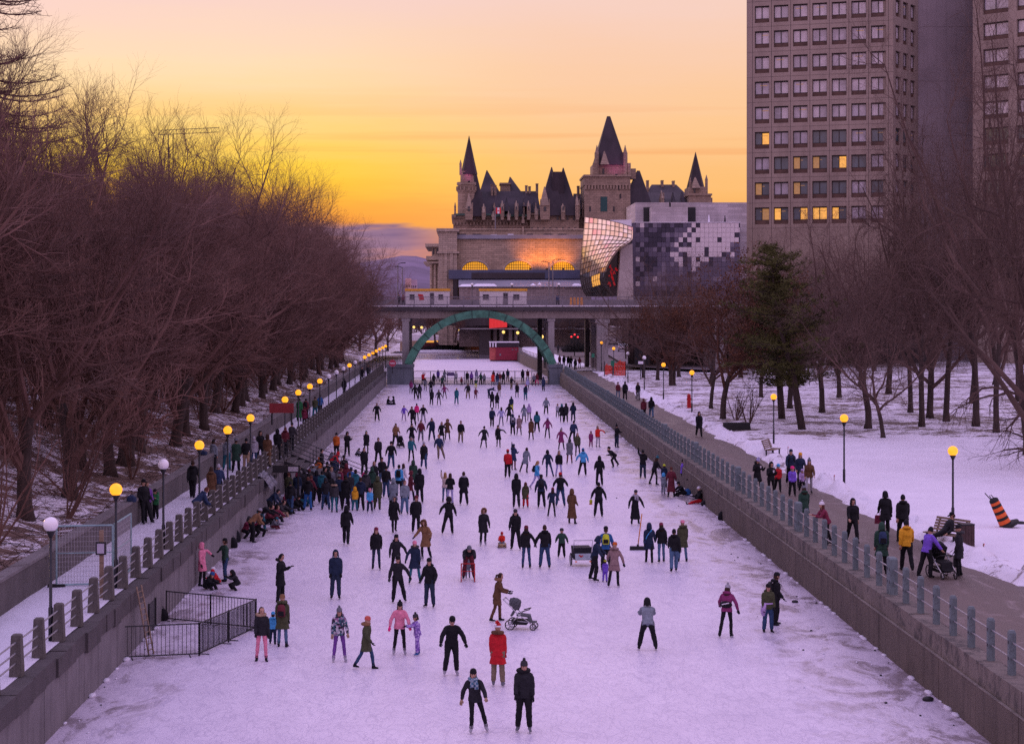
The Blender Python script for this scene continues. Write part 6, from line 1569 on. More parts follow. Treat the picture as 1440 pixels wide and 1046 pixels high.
# ---------------------------------------------------------------- pixel patterned block
def pixel_block():
    Y = 392.0; s = F / Y
    X = lambda px: (px - CX) / s
    Z = lambda py: CH + (HY - py) / s
    cx = lambda c: 800 + c / 5.54; cy = lambda c: 270 + c / 5.54
    t = thing('patterned_block', 'building clad in a pixel pattern of dark, grey and pale square panels', 'building', (X(965), Y, ZR))
    mats = [plain('charcoal_panel', (.045, .04, .06), .5, .15, 1), plain('slate_panel', (.115, .10, .145), .5, .12, 1), plain('mauve_panel', (.20, .175, .225), .5, .1, 1), plain('pale_panel', (.66, .585, .60), .5, .06, 1)]
    b = MB(); b.bx(X(cx(500)), X(cx(1335)), Y + .3, Y + 26, ZR, Z(cy(240))); b.bx(X(cx(490)), X(cx(520)), Y, Y + 26, ZR, Z(cy(255)))
    b.build('wall', mats[1], t, world=True)
    g = MB(); r2 = random.Random(31); pw, ph = 33.5, 38.0
    ncol, nrow = 25, 16
    PALE = [[1, 13] + list(range(15, 24)), [12] + list(range(14, 25)), [11] + list(range(13, 23)), [10, 12, 13, 15, 16, 17, 18, 20, 21, 22, 23], [9] + list(range(13, 22)), [10, 11, 12, 13, 14, 15, 17, 18, 19, 20, 21], [8, 9, 12, 13, 14, 15, 17, 18, 19, 22], [0, 9, 10, 13, 15, 16], [10, 13, 14], [13], [], [4], [0]]
    DARK = [[3, 6, 7, 9, 10, 14, 24], [0, 2, 5, 6, 7, 8, 13], [2, 3, 4, 5, 23], [3, 4, 5, 6, 8, 11, 14, 19, 24], [0, 2, 3, 4, 10, 12], [1, 5, 7, 16], [2, 11, 16, 20], [1, 2, 3, 4, 11, 14, 17], [2, 3, 4, 11, 17], [0, 2, 3], [1, 12], [0], []]
    for i in range(ncol):
        for j in range(nrow):
            x0 = 520 + i * pw; x1 = min(1332, x0 + pw); y0 = 240 + j * ph
            v = r2.random()
            mi = (2 if v < .22 else 1) if j < 13 else (0 if v < .3 else 1)
            if j < 13 and i in PALE[j]: mi = 3
            if j < 13 and i in DARK[j]: mi = 0
            g.bx(X(cx(x0)) + .02, X(cx(x1)) - .02, Y - .02 * (mi % 2), Y + .3, Z(cy(y0 + ph)) + .02, Z(cy(y0)) - .02, mi)
    g.build('panel', mats, t, world=True)
    a = MB(); a.bx(X(cx(545)), X(cx(1520)), Y + 8, Y + 30, Z(cy(300)), Z(cy(66)));
    a.build('upper_wall', mat_brick('pale_cladding', (.42, .37, .375), mortar=.7, bw=6, rh=.62), t, world=True)
    a = MB(); a.bx(X(cx(1320)), X(cx(1520)), Y + 8.1, Y + 30, ZR, Z(cy(290))); a.build('side_wall', mat_brick('pale_cladding_side', (.42, .37, .375), mortar=.7, bw=6, rh=.62), t, world=True)
    d = MB(); d.bx(X(cx(610)), X(cx(1022)), Y + 7.6, Y + 8, Z(cy(245)), Z(cy(106))); d.build('recess', M_BLACK, t, world=True)
    p = MB(); p.bx(X(cx(655)), X(cx(940)), Y + 3, Y + 7.7, Z(cy(240)), Z(cy(112))); p.build('box_bay', mat_brick('bay_cladding', (.44, .385, .385), mortar=.7, bw=6, rh=.62), t, world=True)
    r = MB(); r.bx(X(cx(515)), X(cx(1335)), Y - .15, Y + 10, Z(cy(240)), Z(cy(235))); r.build('roof_edge', M_ROOFS, t, world=True)
    for c, h in ((1115, 170), (1242, 175), (805, 70), (812, 75)):
        q = MB(); q.tube([(X(cx(c)), Y + 5, Z(cy(240))), (X(cx(c)), Y + 5, Z(cy(h)))], [.25, .08] if c > 1000 else [.1, .1], 6); q.build('roof_vent', M_ROOFS if c == 1115 else M_STEEL, t, world=True)
    q = MB(); q.ball((X(cx(623)), Y - 6, Z(cy(668))), .32, 10)
pixel_block()

# ---------------------------------------------------------------- far ground, hills, distant blocks
def hills():
    M = plain('haze_tinted_hills', (.16, .12, .19), .95, .35, .006)  # purple base colour stands in for distant haze
    prof = [(-900, 372), (-300, 366), (0, 372), (250, 378), (430, 376), (490, 372), (515, 369), (535, 365), (552, 361.5), (569, 359.5), (585, 360.5), (605, 365), (640, 372), (760, 380), (1000, 384), (1300, 380), (1800, 376), (2400, 380)]
    Y = 3600.0; vs = []; fs = []; n = 160
    def hz(px):
        for (a, za), (b, zb) in zip(prof, prof[1:]):
            if a <= px <= b:
                u = (px - a) / (b - a); u = u * u * (3 - 2 * u); return za + (zb - za) * u
        return 384
    for i in range(n + 1):
        px = -900 + 3300 * i / n; X0 = (px - CX) / F * Y; zt = CH + (HY - hz(px) + .8 * fbm(px, 0, .05)) / F * Y
        for k in range(6):
            u = k / 5; vs.append((X0, Y - 900 * (1 - u), zt * u ** .8 + (5 * fbm(px * .1, k, .5) if 0 < k < 5 else 0)))
        vs.append((X0, Y + 900, -2))
    for i in range(n):
        for k in range(6): a = i * 7 + k; fs.append((a, a + 1, a + 8, a + 7))
    me = bpy.data.meshes.new('hills'); me.from_pydata(vs, [], fs); me.materials.append(M); me.polygons.foreach_set('use_smooth', [True] * len(fs))
    o = bpy.data.objects.new('hills', me); COL.objects.link(o); tag(o, kind='structure')
hills()
def far_block(label, a, b, top, Y, mat, nm='apartment_block'):
    q0, q1 = dp(a, top, Y), dp(b, top, Y)
    t = thing(nm, label, 'building', ((q0.x + q1.x) / 2, Y, 0))
    m = MB(); m.bx(q0.x, q1.x, Y, Y + 15, 0, q0.z); m.build('wall', mat, t, world=True)
    n = max(3, int((q1.x - q0.x) / 3)); rows = int(q0.z / 3.2)
    for i in range(n):
        for j in range(2, rows): w_ = MB(); x = q0.x + (i + .25) * (q1.x - q0.x) / n; w_.bx(x, x + (q1.x - q0.x) / n * .5, Y - .1, Y, j * 3.2, j * 3.2 + 1.6); w_.build('window', M_DARKW, t, world=True)
far_block('distant pinkish apartment block with a taller left half beside the station', 570, 577.5, 391.5, 1200, plain('pink_block', (.50, .30, .28), .8, .1, .05))
far_block('distant grey lilac apartment block next to the pinkish one', 577.8, 586, 393.5, 1230, plain('lilac_block', (.36, .25, .32), .8, .1, .05))
# ---------------------------------------------------------------- smaller objects
M_WOOD = plain('weathered_bench_wood', (.20, .14, .10), .8, .35, 2, bump=.5, stretch=(.4, 6, 6))
M_RED = plain('red_enamel', (.42, .015, .02), .4, .15, 4)
M_RUB = plain('black_rubber', (.015, .015, .016), .7, .2, 8)
M_ALU = plain('brushed_aluminium', (.42, .42, .45), .35, .1, 8, metal=.8)
M_PLASTIC = plain('white_plastic', (.66, .64, .68), .45, .06, 3)
def wheel(parent, name, c, r, w_=.04, axis='X', spokes=5):
    m = MB(); n = 18; pts = [Vector((0, r * math.cos(2 * math.pi * i / n), r * math.sin(2 * math.pi * i / n))) for i in range(n + 1)]
    m.tube(pts, w_ / 2, 6); o = m.build(name, M_RUB, parent, smooth=True, loc=c)
    s = MB(); s.tube([(-w_ * .4, 0, 0), (w_ * .4, 0, 0)], r * .18, 8)
    for i in range(spokes): a = 2 * math.pi * i / spokes; s.tube([(0, 0, 0), (0, math.cos(a) * r * .95, math.sin(a) * r * .95)], r * .05 + .004, 4)
    s.build('rim', M_ALU, o); return o
def stroller(name, label, loc, rz, hood, frame=M_ALU, sc=1.0):
    "travels towards -y, handle at +y"
    t = thing(name, label, 'stroller', loc, rz); t.scale = (sc, sc, sc)
    f = MB()
    for sx in (-.24, .24):
        f.tube([(sx, .58, 1.02), (sx, .42, .88), (sx, .05, .52), (sx, -.42, .20)], .018, 7); f.tube([(sx, -.02, .56), (sx, .34, .19)], .018, 7); f.tube([(sx, .10, .30), (sx, -.30, .28)], .014, 6)
    f.tube([(-.24, .58, 1.02), (.24, .58, 1.02)], .022, 8); f.tube([(-.26, .34, .17), (.26, .34, .17)], .016, 6); f.tube([(-.20, -.42, .18), (.20, -.42, .18)], .016, 6); f.build('frame', frame, t, smooth=True)
    h = MB(); n = 10
    for k in range(6):
        a0 = R(-8 + 21 * k); a1 = R(-8 + 21 * (k + 1))
        for i in range(n):
            b0 = math.pi * i / n; b1 = math.pi * (i + 1) / n
            def P(a, b_): return (math.cos(b_) * .23, .16 - math.cos(a - .5) * (.12 + .26 * math.sin(b_)) + .22, .70 + math.sin(a) * (.10 + .26 * math.sin(b_)))
            h.add([P(a0, b0), P(a0, b1), P(a1, b1), P(a1, b0)], [(0, 1, 2, 3)])
    ho = h.build('hood', hood, t, smooth=True)
    so = ho.modifiers.new('thick', 'SOLIDIFY'); so.thickness = .015
    s = MB(); s.box((0, .20, .68), (.40, .06, .52), rx=.5); s.box((0, -.08, .48), (.40, .42, .06), rx=.1); s.box((0, -.30, .36), (.36, .06, .26), rx=-.3); s.box((0, -.42, .26), (.34, .20, .03)); s.build('seat', hood, t)
    b = MB(); b.box((0, .04, .25), (.38, .50, .16), taper=1.1); b.build('basket', M_RUB, t)
    br = MB(); br.tube([(-.23, -.05, .62), (-.2, -.30, .70), (.2, -.30, .70), (.23, -.05, .62)], .018, 7); br.build('bumper_bar', M_RUB, t)
    for sx in (-.29, .29): wheel(t, 'wheel', (sx, .34, .17), .16)
    for sx in (-.21, .21): wheel(t, 'wheel', (sx, -.44, .11), .10)
    return t
p = gp(733, 884); stroller('stroller', 'grey stroller with black hood pushed across the ice by the brown coated woman', (p.x, p.y, 0), R(78), plain('dark_grey_canvas', (.07, .075, .085), .8, .2, 8))
p = gp(564, 629); stroller('stroller', 'small dark stroller pushed by the person in a golden brown jacket', (p.x, p.y - .3, 0), R(15), cloth('bk'), M_STEEL, .85)
p = gp(1325, 812, ZR); stroller('stroller', 'black hooded stroller parked on the path beside the bench', (p.x, p.y, ZR + .012), R(12), cloth('bk'), M_ALU, 1.12)
# red skating aid
p = gp(658, 815); t = thing('skating_frame', 'red tubular skating frame held by a child and a bent over man', 'skating aid', (p.x, p.y - .35, 0))
m = MB()
for sx in (-.27, .27): m.tube([(sx, .45, .02), (sx, -.35, .02)], .02, 6); m.tube([(sx, .30, .02), (sx, .26, .66)], .02, 6); m.tube([(sx, -.30, .02), (sx * .95, .2, .64)], .018, 6); m.tube([(sx, .1, .02), (sx, .1, .35)], .015, 6)
m.tube([(-.27, .26, .66), (.27, .26, .66)], .024, 8); m.tube([(-.27, .28, .35), (.27, .28, .35)], .018, 6); m.build('frame', M_RED, t, smooth=True)
for sx in (-.27, .27): r_ = MB(); r_.box((sx, .05, .008), (.03, .9, .016)); r_.build('runner', M_ALU, t)
# sled with child
p = gp(706, 769); t = thing('sled', 'small wooden sled carrying a child in red', 'sled', (p.x, p.y, 0))
m = MB()
for sx in (-.17, .17): m.tube([(sx, .42, .03), (sx, -.38, .03), (sx, -.50, .10), (sx, -.50, .22)], .018, 6)
m.build('runners', M_WOOD, t)
m = MB()
for i in range(5): m.box((-.15 + i * .075, 0, .15), (.06, .8, .02))
for y in (-.28, .28): m.box((0, y, .09), (.36, .05, .10))
m.build('seat', plain('pale_sled_wood', (.42, .30, .16), .7, .2, 3), t)
person((p.x, p.y + .18, .10), 'sit', -6, 'beanie:rd', 'br', 'gr2', 'small child in bright red jacket sitting on the sled', 1.0, skates=False, vox=.022, group='people on the ice')
# child bike trailer
p = gp(818, 795); t = thing('child_trailer', 'dark two wheeled child trailer with chrome handle and reflective back panel', 'trailer', (p.x, p.y, 0), R(6))
m = MB(); m.prism([(-.34, .28), (-.38, .80), (.38, .80), (.34, .28)], 'y', -.35, .50); m.build('body', cloth('bk2'), t)
m = MB(); m.prism([(-.33, .30), (-.35, .56), (.35, .56), (.33, .30)], 'y', -.365, -.352); m.build('back_panel', plain('reflective_panel', (.34, .40, .45), .4, .15, 5), t)
m = MB(); m.box((-.12, -.372, .46), (.14, .01, .05), ry=.5); m.box((-.06, -.372, .44), (.12, .01, .05), ry=-.6); m.build('red_mark', M_RED, t)
m = MB(); m.tube([(-.38, -.3, .78), (-.40, -.42, 1.12), (.40, -.42, 1.12), (.38, -.3, .78)], .02, 8); m.tube([(-.42, .1, .27), (.42, .1, .27)], .02, 6); m.build('handle', M_ALU, t, smooth=True)
for sx in (-.45, .45): wheel(t, 'wheel', (sx, .08, .27), .25, .045, spokes=9)
for sx in (-.3, .3): m = MB(); m.box((sx, -.37, .22), (.08, .03, .05)); m.build('reflector', plain('amber_reflector', (.7, .16, .02), .3), t)
# snow shovel standing on the ice
p = gp(897, 773); t = thing('snow_pusher', 'wide black snow pusher with tall orange handle standing upright on the ice', 'snow shovel', (p.x, p.y, 0))
m = MB(); m.tube([(0, 0, .16), (.18, 0, 1.62)], .024, 8); m.build('handle', plain('orange_handle', (.55, .20, .03), .5, .15, 4), t, smooth=True)
m = MB(); m.prism([(-.10, .0), (.10, .0), (.06, .14), (-.02, .18), (-.08, .14)], 'x', -.36, .36); m.box((0, 0, .2), (.09, .09, .1)); m.build('blade', M_RUB, t)
# second stick carried near the brown jacket
p = gp(563, 626); t = thing('hockey_stick', 'pale wooden stick upright beside the golden brown jacket', 'hockey stick', (p.x, p.y, 0)); m = MB(); m.tube([(.05, 0, .03), (-.12, 0, 1.45)], .022, 6); m.build('shaft', plain('pale_ash_wood', (.40, .26, .12), .6, .2, 3), t); m = MB(); m.box((.16, 0, .045), (.28, .03, .08)); m.build('blade', M_RUB, t)
# bags on the ice
def pack_thing(px, py, z, label, col, name='backpack', h=.48, rz=0):
    q = gp(px, py, z); t = thing(name, label, 'backpack' if name == 'backpack' else 'bag', (q.x, q.y, z), rz)
    m = MB(); m.lathe([(.16, 0), (.21, .06), (.2, .2), (.16, h * .75), (.08, h * .95), (.02, h)], 12, sx=1.0, sy=.75); m.build('pack', cloth(col), t, smooth=True)
    m = MB(); m.box((0, -.15, .14), (.22, .08, .18), taper=.85); m.build('pocket', cloth(col), t)
    m = MB(); m.tube([(-.05, .02, h * .93), (0, .02, h + .07), (.05, .02, h * .93)], .012, 6); m.build('carry_loop', cloth('bk'), t); return t
pack_thing(328, 770, 0, 'black backpack leaning at the left wall, closer of two', 'bk'); pack_thing(332.5, 762, 0, 'black backpack leaning at the left wall, farther of two', 'bk2', h=.55)
pack_thing(229, 872, 0, 'black backpack lying behind the black metal enclosure', 'bk', h=.42); pack_thing(1015, 731, 0, 'lone black bag on the ice against the right wall', 'bk', h=.45); pack_thing(991, 711, 0, 'black bag beside the sitting person in red trousers', 'bk2', h=.3)
pack_thing(967, 696, 0, 'bright blue bag lying by the right wall', 'bl', 'duffel_bag', .38); pack_thing(185, 706, 2.95, 'blue bag lying on top of the retaining wall', 'nv2', 'duffel_bag', .30); pack_thing(286, 640, 2.98, 'small blue bag on the snow above the retaining wall', 'nv2', 'duffel_bag', .26)
for key, k, lab, col, nm in (((960, 789), 'P', 'pale canvas shopping bag held by the woman in olive and pink', 'lg', 'shopping_bag'), ((531, 716), 'P', 'grey shopping bag held by the adult in dark olive coat', 'gy', 'shopping_bag'), ((1245, 752), 'P', 'maroon bag held by the person in the black hooded coat', 'bu', 'shopping_bag'), ((1349, 809), 'M', 'large dark grey bag held beside the stroller', 'ch', 'shopping_bag')):
    o, J, sc = PEOPLE[key]; handbag(o, J, sc, k, lab, col, (.30, .14, .34) if key[0] != 1349 else (.46, .2, .42), .22, nm)
o, J, sc = PEOPLE[(842, 727)]
def fb(t, J):
    p_ = J['wriP'] + J['hdP'] * .12; m = MB(); m.ball(p_ + Vector((0, 0, -.12)), .09, 9, sc=(1, .7, 1.2)); m.build('palm', cloth('yg'), t, smooth=True)
    for i in range(4): m = MB(); m.tube([p_ + Vector((-.05 + i * .035, 0, -.2)), p_ + Vector((-.06 + i * .045, 0, -.3))], .02, 6); m.build('finger', cloth('ye'), t, smooth=True)
carry(o, J, sc, 'work_glove', 'yellow glove dangling from the hand of a skater in black', 'glove', fb)
o, J, sc = PEOPLE[(1022, 896)]
def wb(t, J): c = J['pel'] + J['up'] * .14 - J['fwd'] * .16; m = MB(); m.ball(c, .15, 12, sc=(1.5, .7, .8)); m.build('pouch', cloth('bk'), t, smooth=True); m = MB(); m.box(c - J['fwd'] * .105 + Vector((0, 0, .02)), (.26, .02, .03), ry=.25); m.build('stripe', cloth('wt'), t)
carry(o, J, sc, 'waist_bag', 'black waist bag with a white stripe on the magenta skater', 'bag', wb)
o, J, sc = PEOPLE[(1080, 888)]
def wj(t, J):
    c = J['pel'] + Vector((-.17, -.03, -.02)); m = MB(); m.tube([c + Vector((.05, 0, .15)), c, c + Vector((-.03, 0, -.18)), c + Vector((-.02, 0, -.34))], [(.06, .10), (.10, .14), (.10, .13), (.05, .08)], 9); m.build('body', cloth('li'), t, smooth=True)
    m = MB(); n = 14; m.tube([J['pel'] + J['up'] * .10 + Vector((.185 * math.cos(2 * math.pi * i / n), .145 * math.sin(2 * math.pi * i / n), 0)) for i in range(n + 1)], .03, 6); m.build('tied_sleeve', cloth('li'), t, smooth=True)
carry(o, J, sc, 'jumper', 'lilac jumper tied round the waist of the person in olive', 'jumper', wj)
for key in ((1065, 693), (1084, 700)):
    o, J, sc = PEOPLE[key]
    def cup(t, J): c = (J['wriP'] + J['wriM']) / 2 + Vector((0, -.10, .08)); m = MB(); m.lathe([(.03, -.06), (.042, .06)], 10, c); m.build('cup_body', cloth('wt'), t); m = MB(); m.lathe([(.045, .06), (.04, .075)], 10, c); m.build('lid', cloth('br1'), t)
    carry(o, J, sc, 'paper_cup', 'pale takeaway cup held by the person with the lilac bobble hat' if key[0] == 1065 else 'pale takeaway cup held by the person in black hood on the path', 'cup', cup)
o, J, sc = PEOPLE[(913, 791)]
def sb(t, J):
    c = J['pel'] + Vector((.20, .05, -.02)); m = MB(); m.ball(c, .11, 10, sc=(.6, 1.1, .9)); m.build('bag_body', cloth('nv2'), t, smooth=True)
    m = MB(); m.tube([c, J['pel'] + J['up'] * .25 - J['fwd'] * .16 + Vector((.1, 0, 0)), J['pel'] + J['up'] * .52 - J['fwd'] * .10 + Vector((-.11, 0, 0))], .022, 6, flat=.4); m.build('strap', cloth('lb'), t)
carry(o, J, sc, 'shoulder_bag', 'small blue shoulder bag with light strap on the navy coat', 'bag', sb)
# metal enclosure on the left
def fence_panel(A, B, h, sheet=False):
    t = FENCE; A = Vector(A); B = Vector(B); d = B - A; n = int(d.length / .125); f = MB()
    for z in (.08, h): f.tube([A + Vector((0, 0, z)), B + Vector((0, 0, z))], .022, 6)
    for e in (A, B): f.tube([e, e + Vector((0, 0, h + .03))], .028, 6)
    for i in range(1, n): q = A.lerp(B, i / n); f.tube([q + Vector((0, 0, .08)), q + Vector((0, 0, h))], .0095, 5, caps=False)
    o = f.build('barrier_panel', M_BLACK, t, world=True)
    for e in (A.lerp(B, .12), A.lerp(B, .88)):
        k = MB(); nn = d.cross(Vector((0, 0, 1))).normalized() * .22; k.tube([e - nn + Vector((0, 0, .012)), e + nn + Vector((0, 0, .012))], .018, 5); k.build('foot', M_BLACK, o, world=True)
    if sheet:
        m = MB(); nn = d.cross(Vector((0, 0, 1))).normalized() * .03; n2 = int(d.length / .055)
        for i in range(n2): q = A.lerp(B, i / n2) + nn; m.tube([q + Vector((0, 0, .1)), q + Vector((0, 0, h - .02))], .008, 3, caps=False)
        m.build('mesh_sheet', M_BLACK, t, world=True)
a0, a1, b1, c0 = gp(173, 927), gp(280, 922), gp(360, 885), gp(234, 872)
FENCE = thing('barrier_enclosure', 'black metal barriers forming an enclosure on the ice against the left wall', 'barrier', (a1.x, a1.y, 0))
fence_panel(a0, a1, 1.02); mid = a1.lerp(b1, .5); fence_panel(a1, mid, 1.02, True); fence_panel(mid, b1, 1.02, True); mid2 = b1.lerp(c0, .5); fence_panel(b1, mid2, 1.02); fence_panel(mid2, c0, 1.02)
# ladder on the wall
q0, q1 = gp(213, 921), Vector((XL + .16, 59.0, 2.05)); t = thing('ladder', 'ladder leaning down from the walkway edge onto the ice by the enclosure', 'ladder', (q0.x, q0.y, 0))
m = MB(); wv = Vector((.04, .20, 0))
for s in (-1, 1): m.tube([q0 + wv * s, q1 + wv * s], .026, 6)
m.build('rail', M_WOOD, t, world=True); m = MB()
for i in range(1, 12): q = q0.lerp(q1, i / 12); m.tube([q - wv, q + wv], .018, 5)
m.build('rungs', M_WOOD, t, world=True)
# wire site fence and notice post on the walkway
def wire_panel(A, B, h, label):
    t = thing('site_fence', label, 'fence', ((A.x + B.x) / 2, (A.y + B.y) / 2, ZL)); f = MB(); Z = Vector((0, 0, 1))
    fr = [A + Z * .06, A + Z * h, B + Z * h, B + Z * .06, A + Z * .06]
    for a, b_ in zip(fr, fr[1:]): f.tube([a, b_], .032, 6)
    f.tube([A + Z * h * .55, B + Z * h * .55], .018, 5); f.build('frame', plain('green_grey_pipe', (.22, .33, .35), .5, .2, 5, metal=.4), t, world=True)
    m = MB(); n = int((B - A).length / .09)
    for i in range(1, n): q = A.lerp(B, i / n); m.tube([q + Z * .06, q + Z * h], .0055, 3, caps=False)
    for i in range(1, int(h / .16)): m.tube([A + Z * .16 * i, B + Z * .16 * i], .0055, 3, caps=False)
    m.build('wire_mesh', M_GALV, t, world=True)
    k = MB()
    for e in (A, B): k.box((e.x, e.y, ZL + .04), (.55, .2, .08))
    k.build('foot_block', M_RUB, t, world=True)
A = Vector((-13.1, 59.6, ZL)); B = Vector((-11.5, 57.6, ZL)); wire_panel(A, Vector((-11.35, 59.9, ZL)), 1.95, 'wire mesh construction fence panel standing across the walkway'); wire_panel(Vector((-11.35, 60.2, ZL)), Vector((-11.35, 63.2, ZL)), 1.95, 'wire mesh construction fence panel standing along the walkway railing'); 
t = thing('notice_post', 'wooden post with a pale framed notice beside the wire fence', 'sign post', (-11.2, 57.3, ZL)); m = MB(); m.bx(-11.26, -11.14, 57.24, 57.36, ZL, ZL + 2.1); m.build('post', M_WOOD, t, world=True)
m = MB(); m.bx(-11.36, -11.04, 57.16, 57.235, ZL + 1.35, ZL + 1.75); o = m.build('board', M_BLACK, t, world=True); m = MB(); m.bx(-11.31, -11.09, 57.14, 57.158, ZL + 1.40, ZL + 1.70); m.build('notice', plain('lilac_notice', (.36, .33, .42), .6, .1, 6), o, world=True)
# staircase down to the ice
def stairs():
    y0, y1 = 108.0, 112.5; n = 11; x0 = XL + .05; run = .42; t = thing('staircase', 'temporary dark staircase with triple handrails leading from walkway to ice', 'staircase', (x0 + 2.3, 110, 0))
    s = MB()
    for i in range(n): z = ZL - (i + 1) * ZL / (n + 1); s.bx(x0 + i * run, x0 + (i + 1) * run + .03, y0, y1, z - .06, z)
    s.build('step', M_BDARK, t, world=True)
    for y in (y0, y1): k = MB(); k.prism([(x0, ZL - .2), (x0 + n * run, 0), (x0 + n * run, .16), (x0, ZL)], 'y', y - .04, y + .04); k.build('stringer', M_STEEL, t, world=True)
    for y in (y0 - .02, (y0 + y1) / 2, y1 + .02):
        r = MB()
        for z in (.55, .80, 1.05): r.tube([(x0 - .2, y, ZL + z), (x0, y, ZL + z), (x0 + n * run, y, .08 + z), (x0 + n * run + 1.0, y, z - .1)], .022, 6)
        for u in (0, .33, .66, 1): r.tube([(x0 + u * n * run, y, ZL * (1 - u)), (x0 + u * n * run, y, ZL * (1 - u) + 1.07)], .024, 6)
        r.build('handrail', M_STEEL, t, world=True, smooth=True)
stairs()
p = gp(427, 692); t = thing('first_aid_box', 'pale box like notice board fixed at the wall above the left crowd', 'notice board', (XL + .3, 101, 1.9)); m = MB(); m.bx(XL + .1, XL + 1.6, 101, 101.12, 1.85, 2.25); m.build('board', M_BLACK, t, world=True); m = MB(); m.bx(XL + .95, XL + 1.5, 100.97, 100.998, 1.92, 2.18); m.build('notice', plain('grey_notice', (.36, .34, .38), .6, .2, 8), t, world=True)
m = MB(); m.tube([(XL + .2, 101.06, 0), (XL + .2, 101.06, 1.75)], .05, 6); m.tube([(XL + 1.5, 101.06, 0), (XL + 1.5, 101.06, 1.85)], .05, 6); m.build('post', M_STEEL, t, world=True)
t = thing('tarpaulin', 'grey tarpaulin draped over the walkway edge beside the stairs', 'tarpaulin', (XL + .1, 98, 1.9)); m = MB(); n = 12
for i in range(n):
    for k in range(5):
        def P(i, k): u = i / n; v = k / 5; return (XL - .35 + v * .8 + .05 * math.sin(i * 1.7), 97 + u * 3.0, 2.02 - .7 * v * v + .06 * math.sin(i * 2.3 + k))
        m.add([P(i, k), P(i + 1, k), P(i + 1, k + 1), P(i, k + 1)], [(0, 1, 2, 3)])
o = m.build('sheet', plain('grey_tarp', (.17, .17, .20), .6, .25, 2), t, world=True, smooth=True); o.modifiers.new('thick', 'SOLIDIFY').thickness = .02
# park furniture
def bench(label, loc, rz, n=5, tilt=0.0):
    t = thing('park_bench', label, 'bench', loc, rz); s = MB()
    for i in range(n): s.box((0, -.22 + i * .11, .45), (1.75, .085, .04))
    s.build('seat', M_WOOD, t); b = MB()
    for i in range(5): b.box((0, .30 + i * .042, .56 + i * .105), (1.75, .03, .085), rx=-.35)
    b.build('backrest', M_WOOD, t)
    for sx in (-.7, .7): l = MB(); l.box((sx, -.2, .21), (.07, .08, .43)); l.box((sx, .22, .21), (.07, .08, .43)); l.box((sx, .02, .415), (.07, .5, .03)); l.box((sx, .40, .72), (.06, .05, .62), rx=-.35); l.build('leg', M_STEEL, t)
    t.rotation_euler[1] = tilt; return t
p = gp(1336, 772, ZR); bench('slatted wooden park bench under the rightmost lamp with a man reclining', (p.x - .15, p.y + .25, ZR + .1), R(-60))
o, J, sc = PEOPLE[(1330, 771)]; o.location = Vector((p.x - .20, p.y + .05, ZR + .1)) + Vector((0, 0, 0))
p = gp(1087, 643, ZR); bench('slatted wooden bench tipped back beside the second park lamp', (p.x, p.y, ZR + .05), R(65))
p = gp(1357, 778, ZR); t = thing('litter_bin', 'square brown slatted litter bin beside the park bench', 'litter bin', (p.x + .12, p.y + .3, ZR + .1), R(8)); t.scale = (.66, .66, .95); m = MB()
for i in range(8):
    for s in (-1, 1): m.box((-.32 + i * .09, s * .34, .5), (.07, .025, .95)); m.box((s * .36, -.30 + i * .085, .5), (.025, .07, .95))
m.build('slats', plain('dark_bin_wood', (.06, .035, .035), .7, .3, 4), t); m = MB(); m.box((0, 0, .5), (.66, .62, .9)); m.build('liner', M_BLACK, t); m = MB(); m.box((0, 0, 1.01), (.76, .72, .05)); m.build('lid', M_STEEL, t)
p = gp(1415, 744, ZR); t = thing('traffic_barrel', 'orange and black striped traffic barrel tilted over in the snow', 'traffic barrel', (p.x, p.y, ZR + .14)); t.rotation_euler = (0, R(-26), 0)
m = MB()
for i, (z0, z1, c) in enumerate(((0, .13, 1), (.13, .30, 0), (.30, .42, 1), (.42, .58, 0), (.58, .70, 1), (.70, .86, 0), (.86, .98, 1), (.98, 1.10, 0), (1.10, 1.2, 1))):
    r0, r1 = .26 - .07 * z0 / 1.2, .26 - .07 * z1 / 1.2; m.lathe([(r0, z0), (r1, z1 - .004)], 18, mi=c)
m.lathe([(.19, 1.2), (.12, 1.26), (.03, 1.28)], 14, mi=1); m.build('drum', [plain('barrel_orange', (.68, .11, .02), .5, .2, 4), M_RUB], t)
m = MB(); m.tube([(-.06, 0, 1.25), (-.08, 0, 1.42), (.0, 0, 1.42), (.04, 0, 1.25)], .018, 6); m.tube([(-.1, 0, 1.25), (-.2, 0, 1.6)], .02, 6); m.build('handle', M_RUB, t)
m = MB(); m.lathe([(.44, -.06), (.45, -.02), (.43, .05), (.30, .09)], 18, (.12, 0, 0)); m.build('base_ring', M_RUB, t)
p = gp(1028, 606, ZR); t = thing('stone_block', 'long dark block lying in the snow beside the path', 'block', (p.x + .4, p.y, ZR + .1)); m = MB(); m.box((0, 0, .24), (2.0, .8, .48), taper=.94); m.box((0, 0, .5), (1.9, .75, .05)); m.build('block', M_RUB, t)
p = gp(972, 575, ZR); t = thing('hydrant_marker', 'red upright hydrant box beside the dim orange lamp', 'marker', (p.x - .2, p.y, ZR)); m = MB(); m.box((0, 0, .6), (.34, .34, 1.2), taper=.9); m.lathe([(.18, 1.2), (.14, 1.3), (.03, 1.36)], 10); m.build('body', M_RED, t); m = MB(); m.tube([(.2, 0, .9), (-.2, 0, .9)], .06, 8); m.build('outlet', M_RED, t)
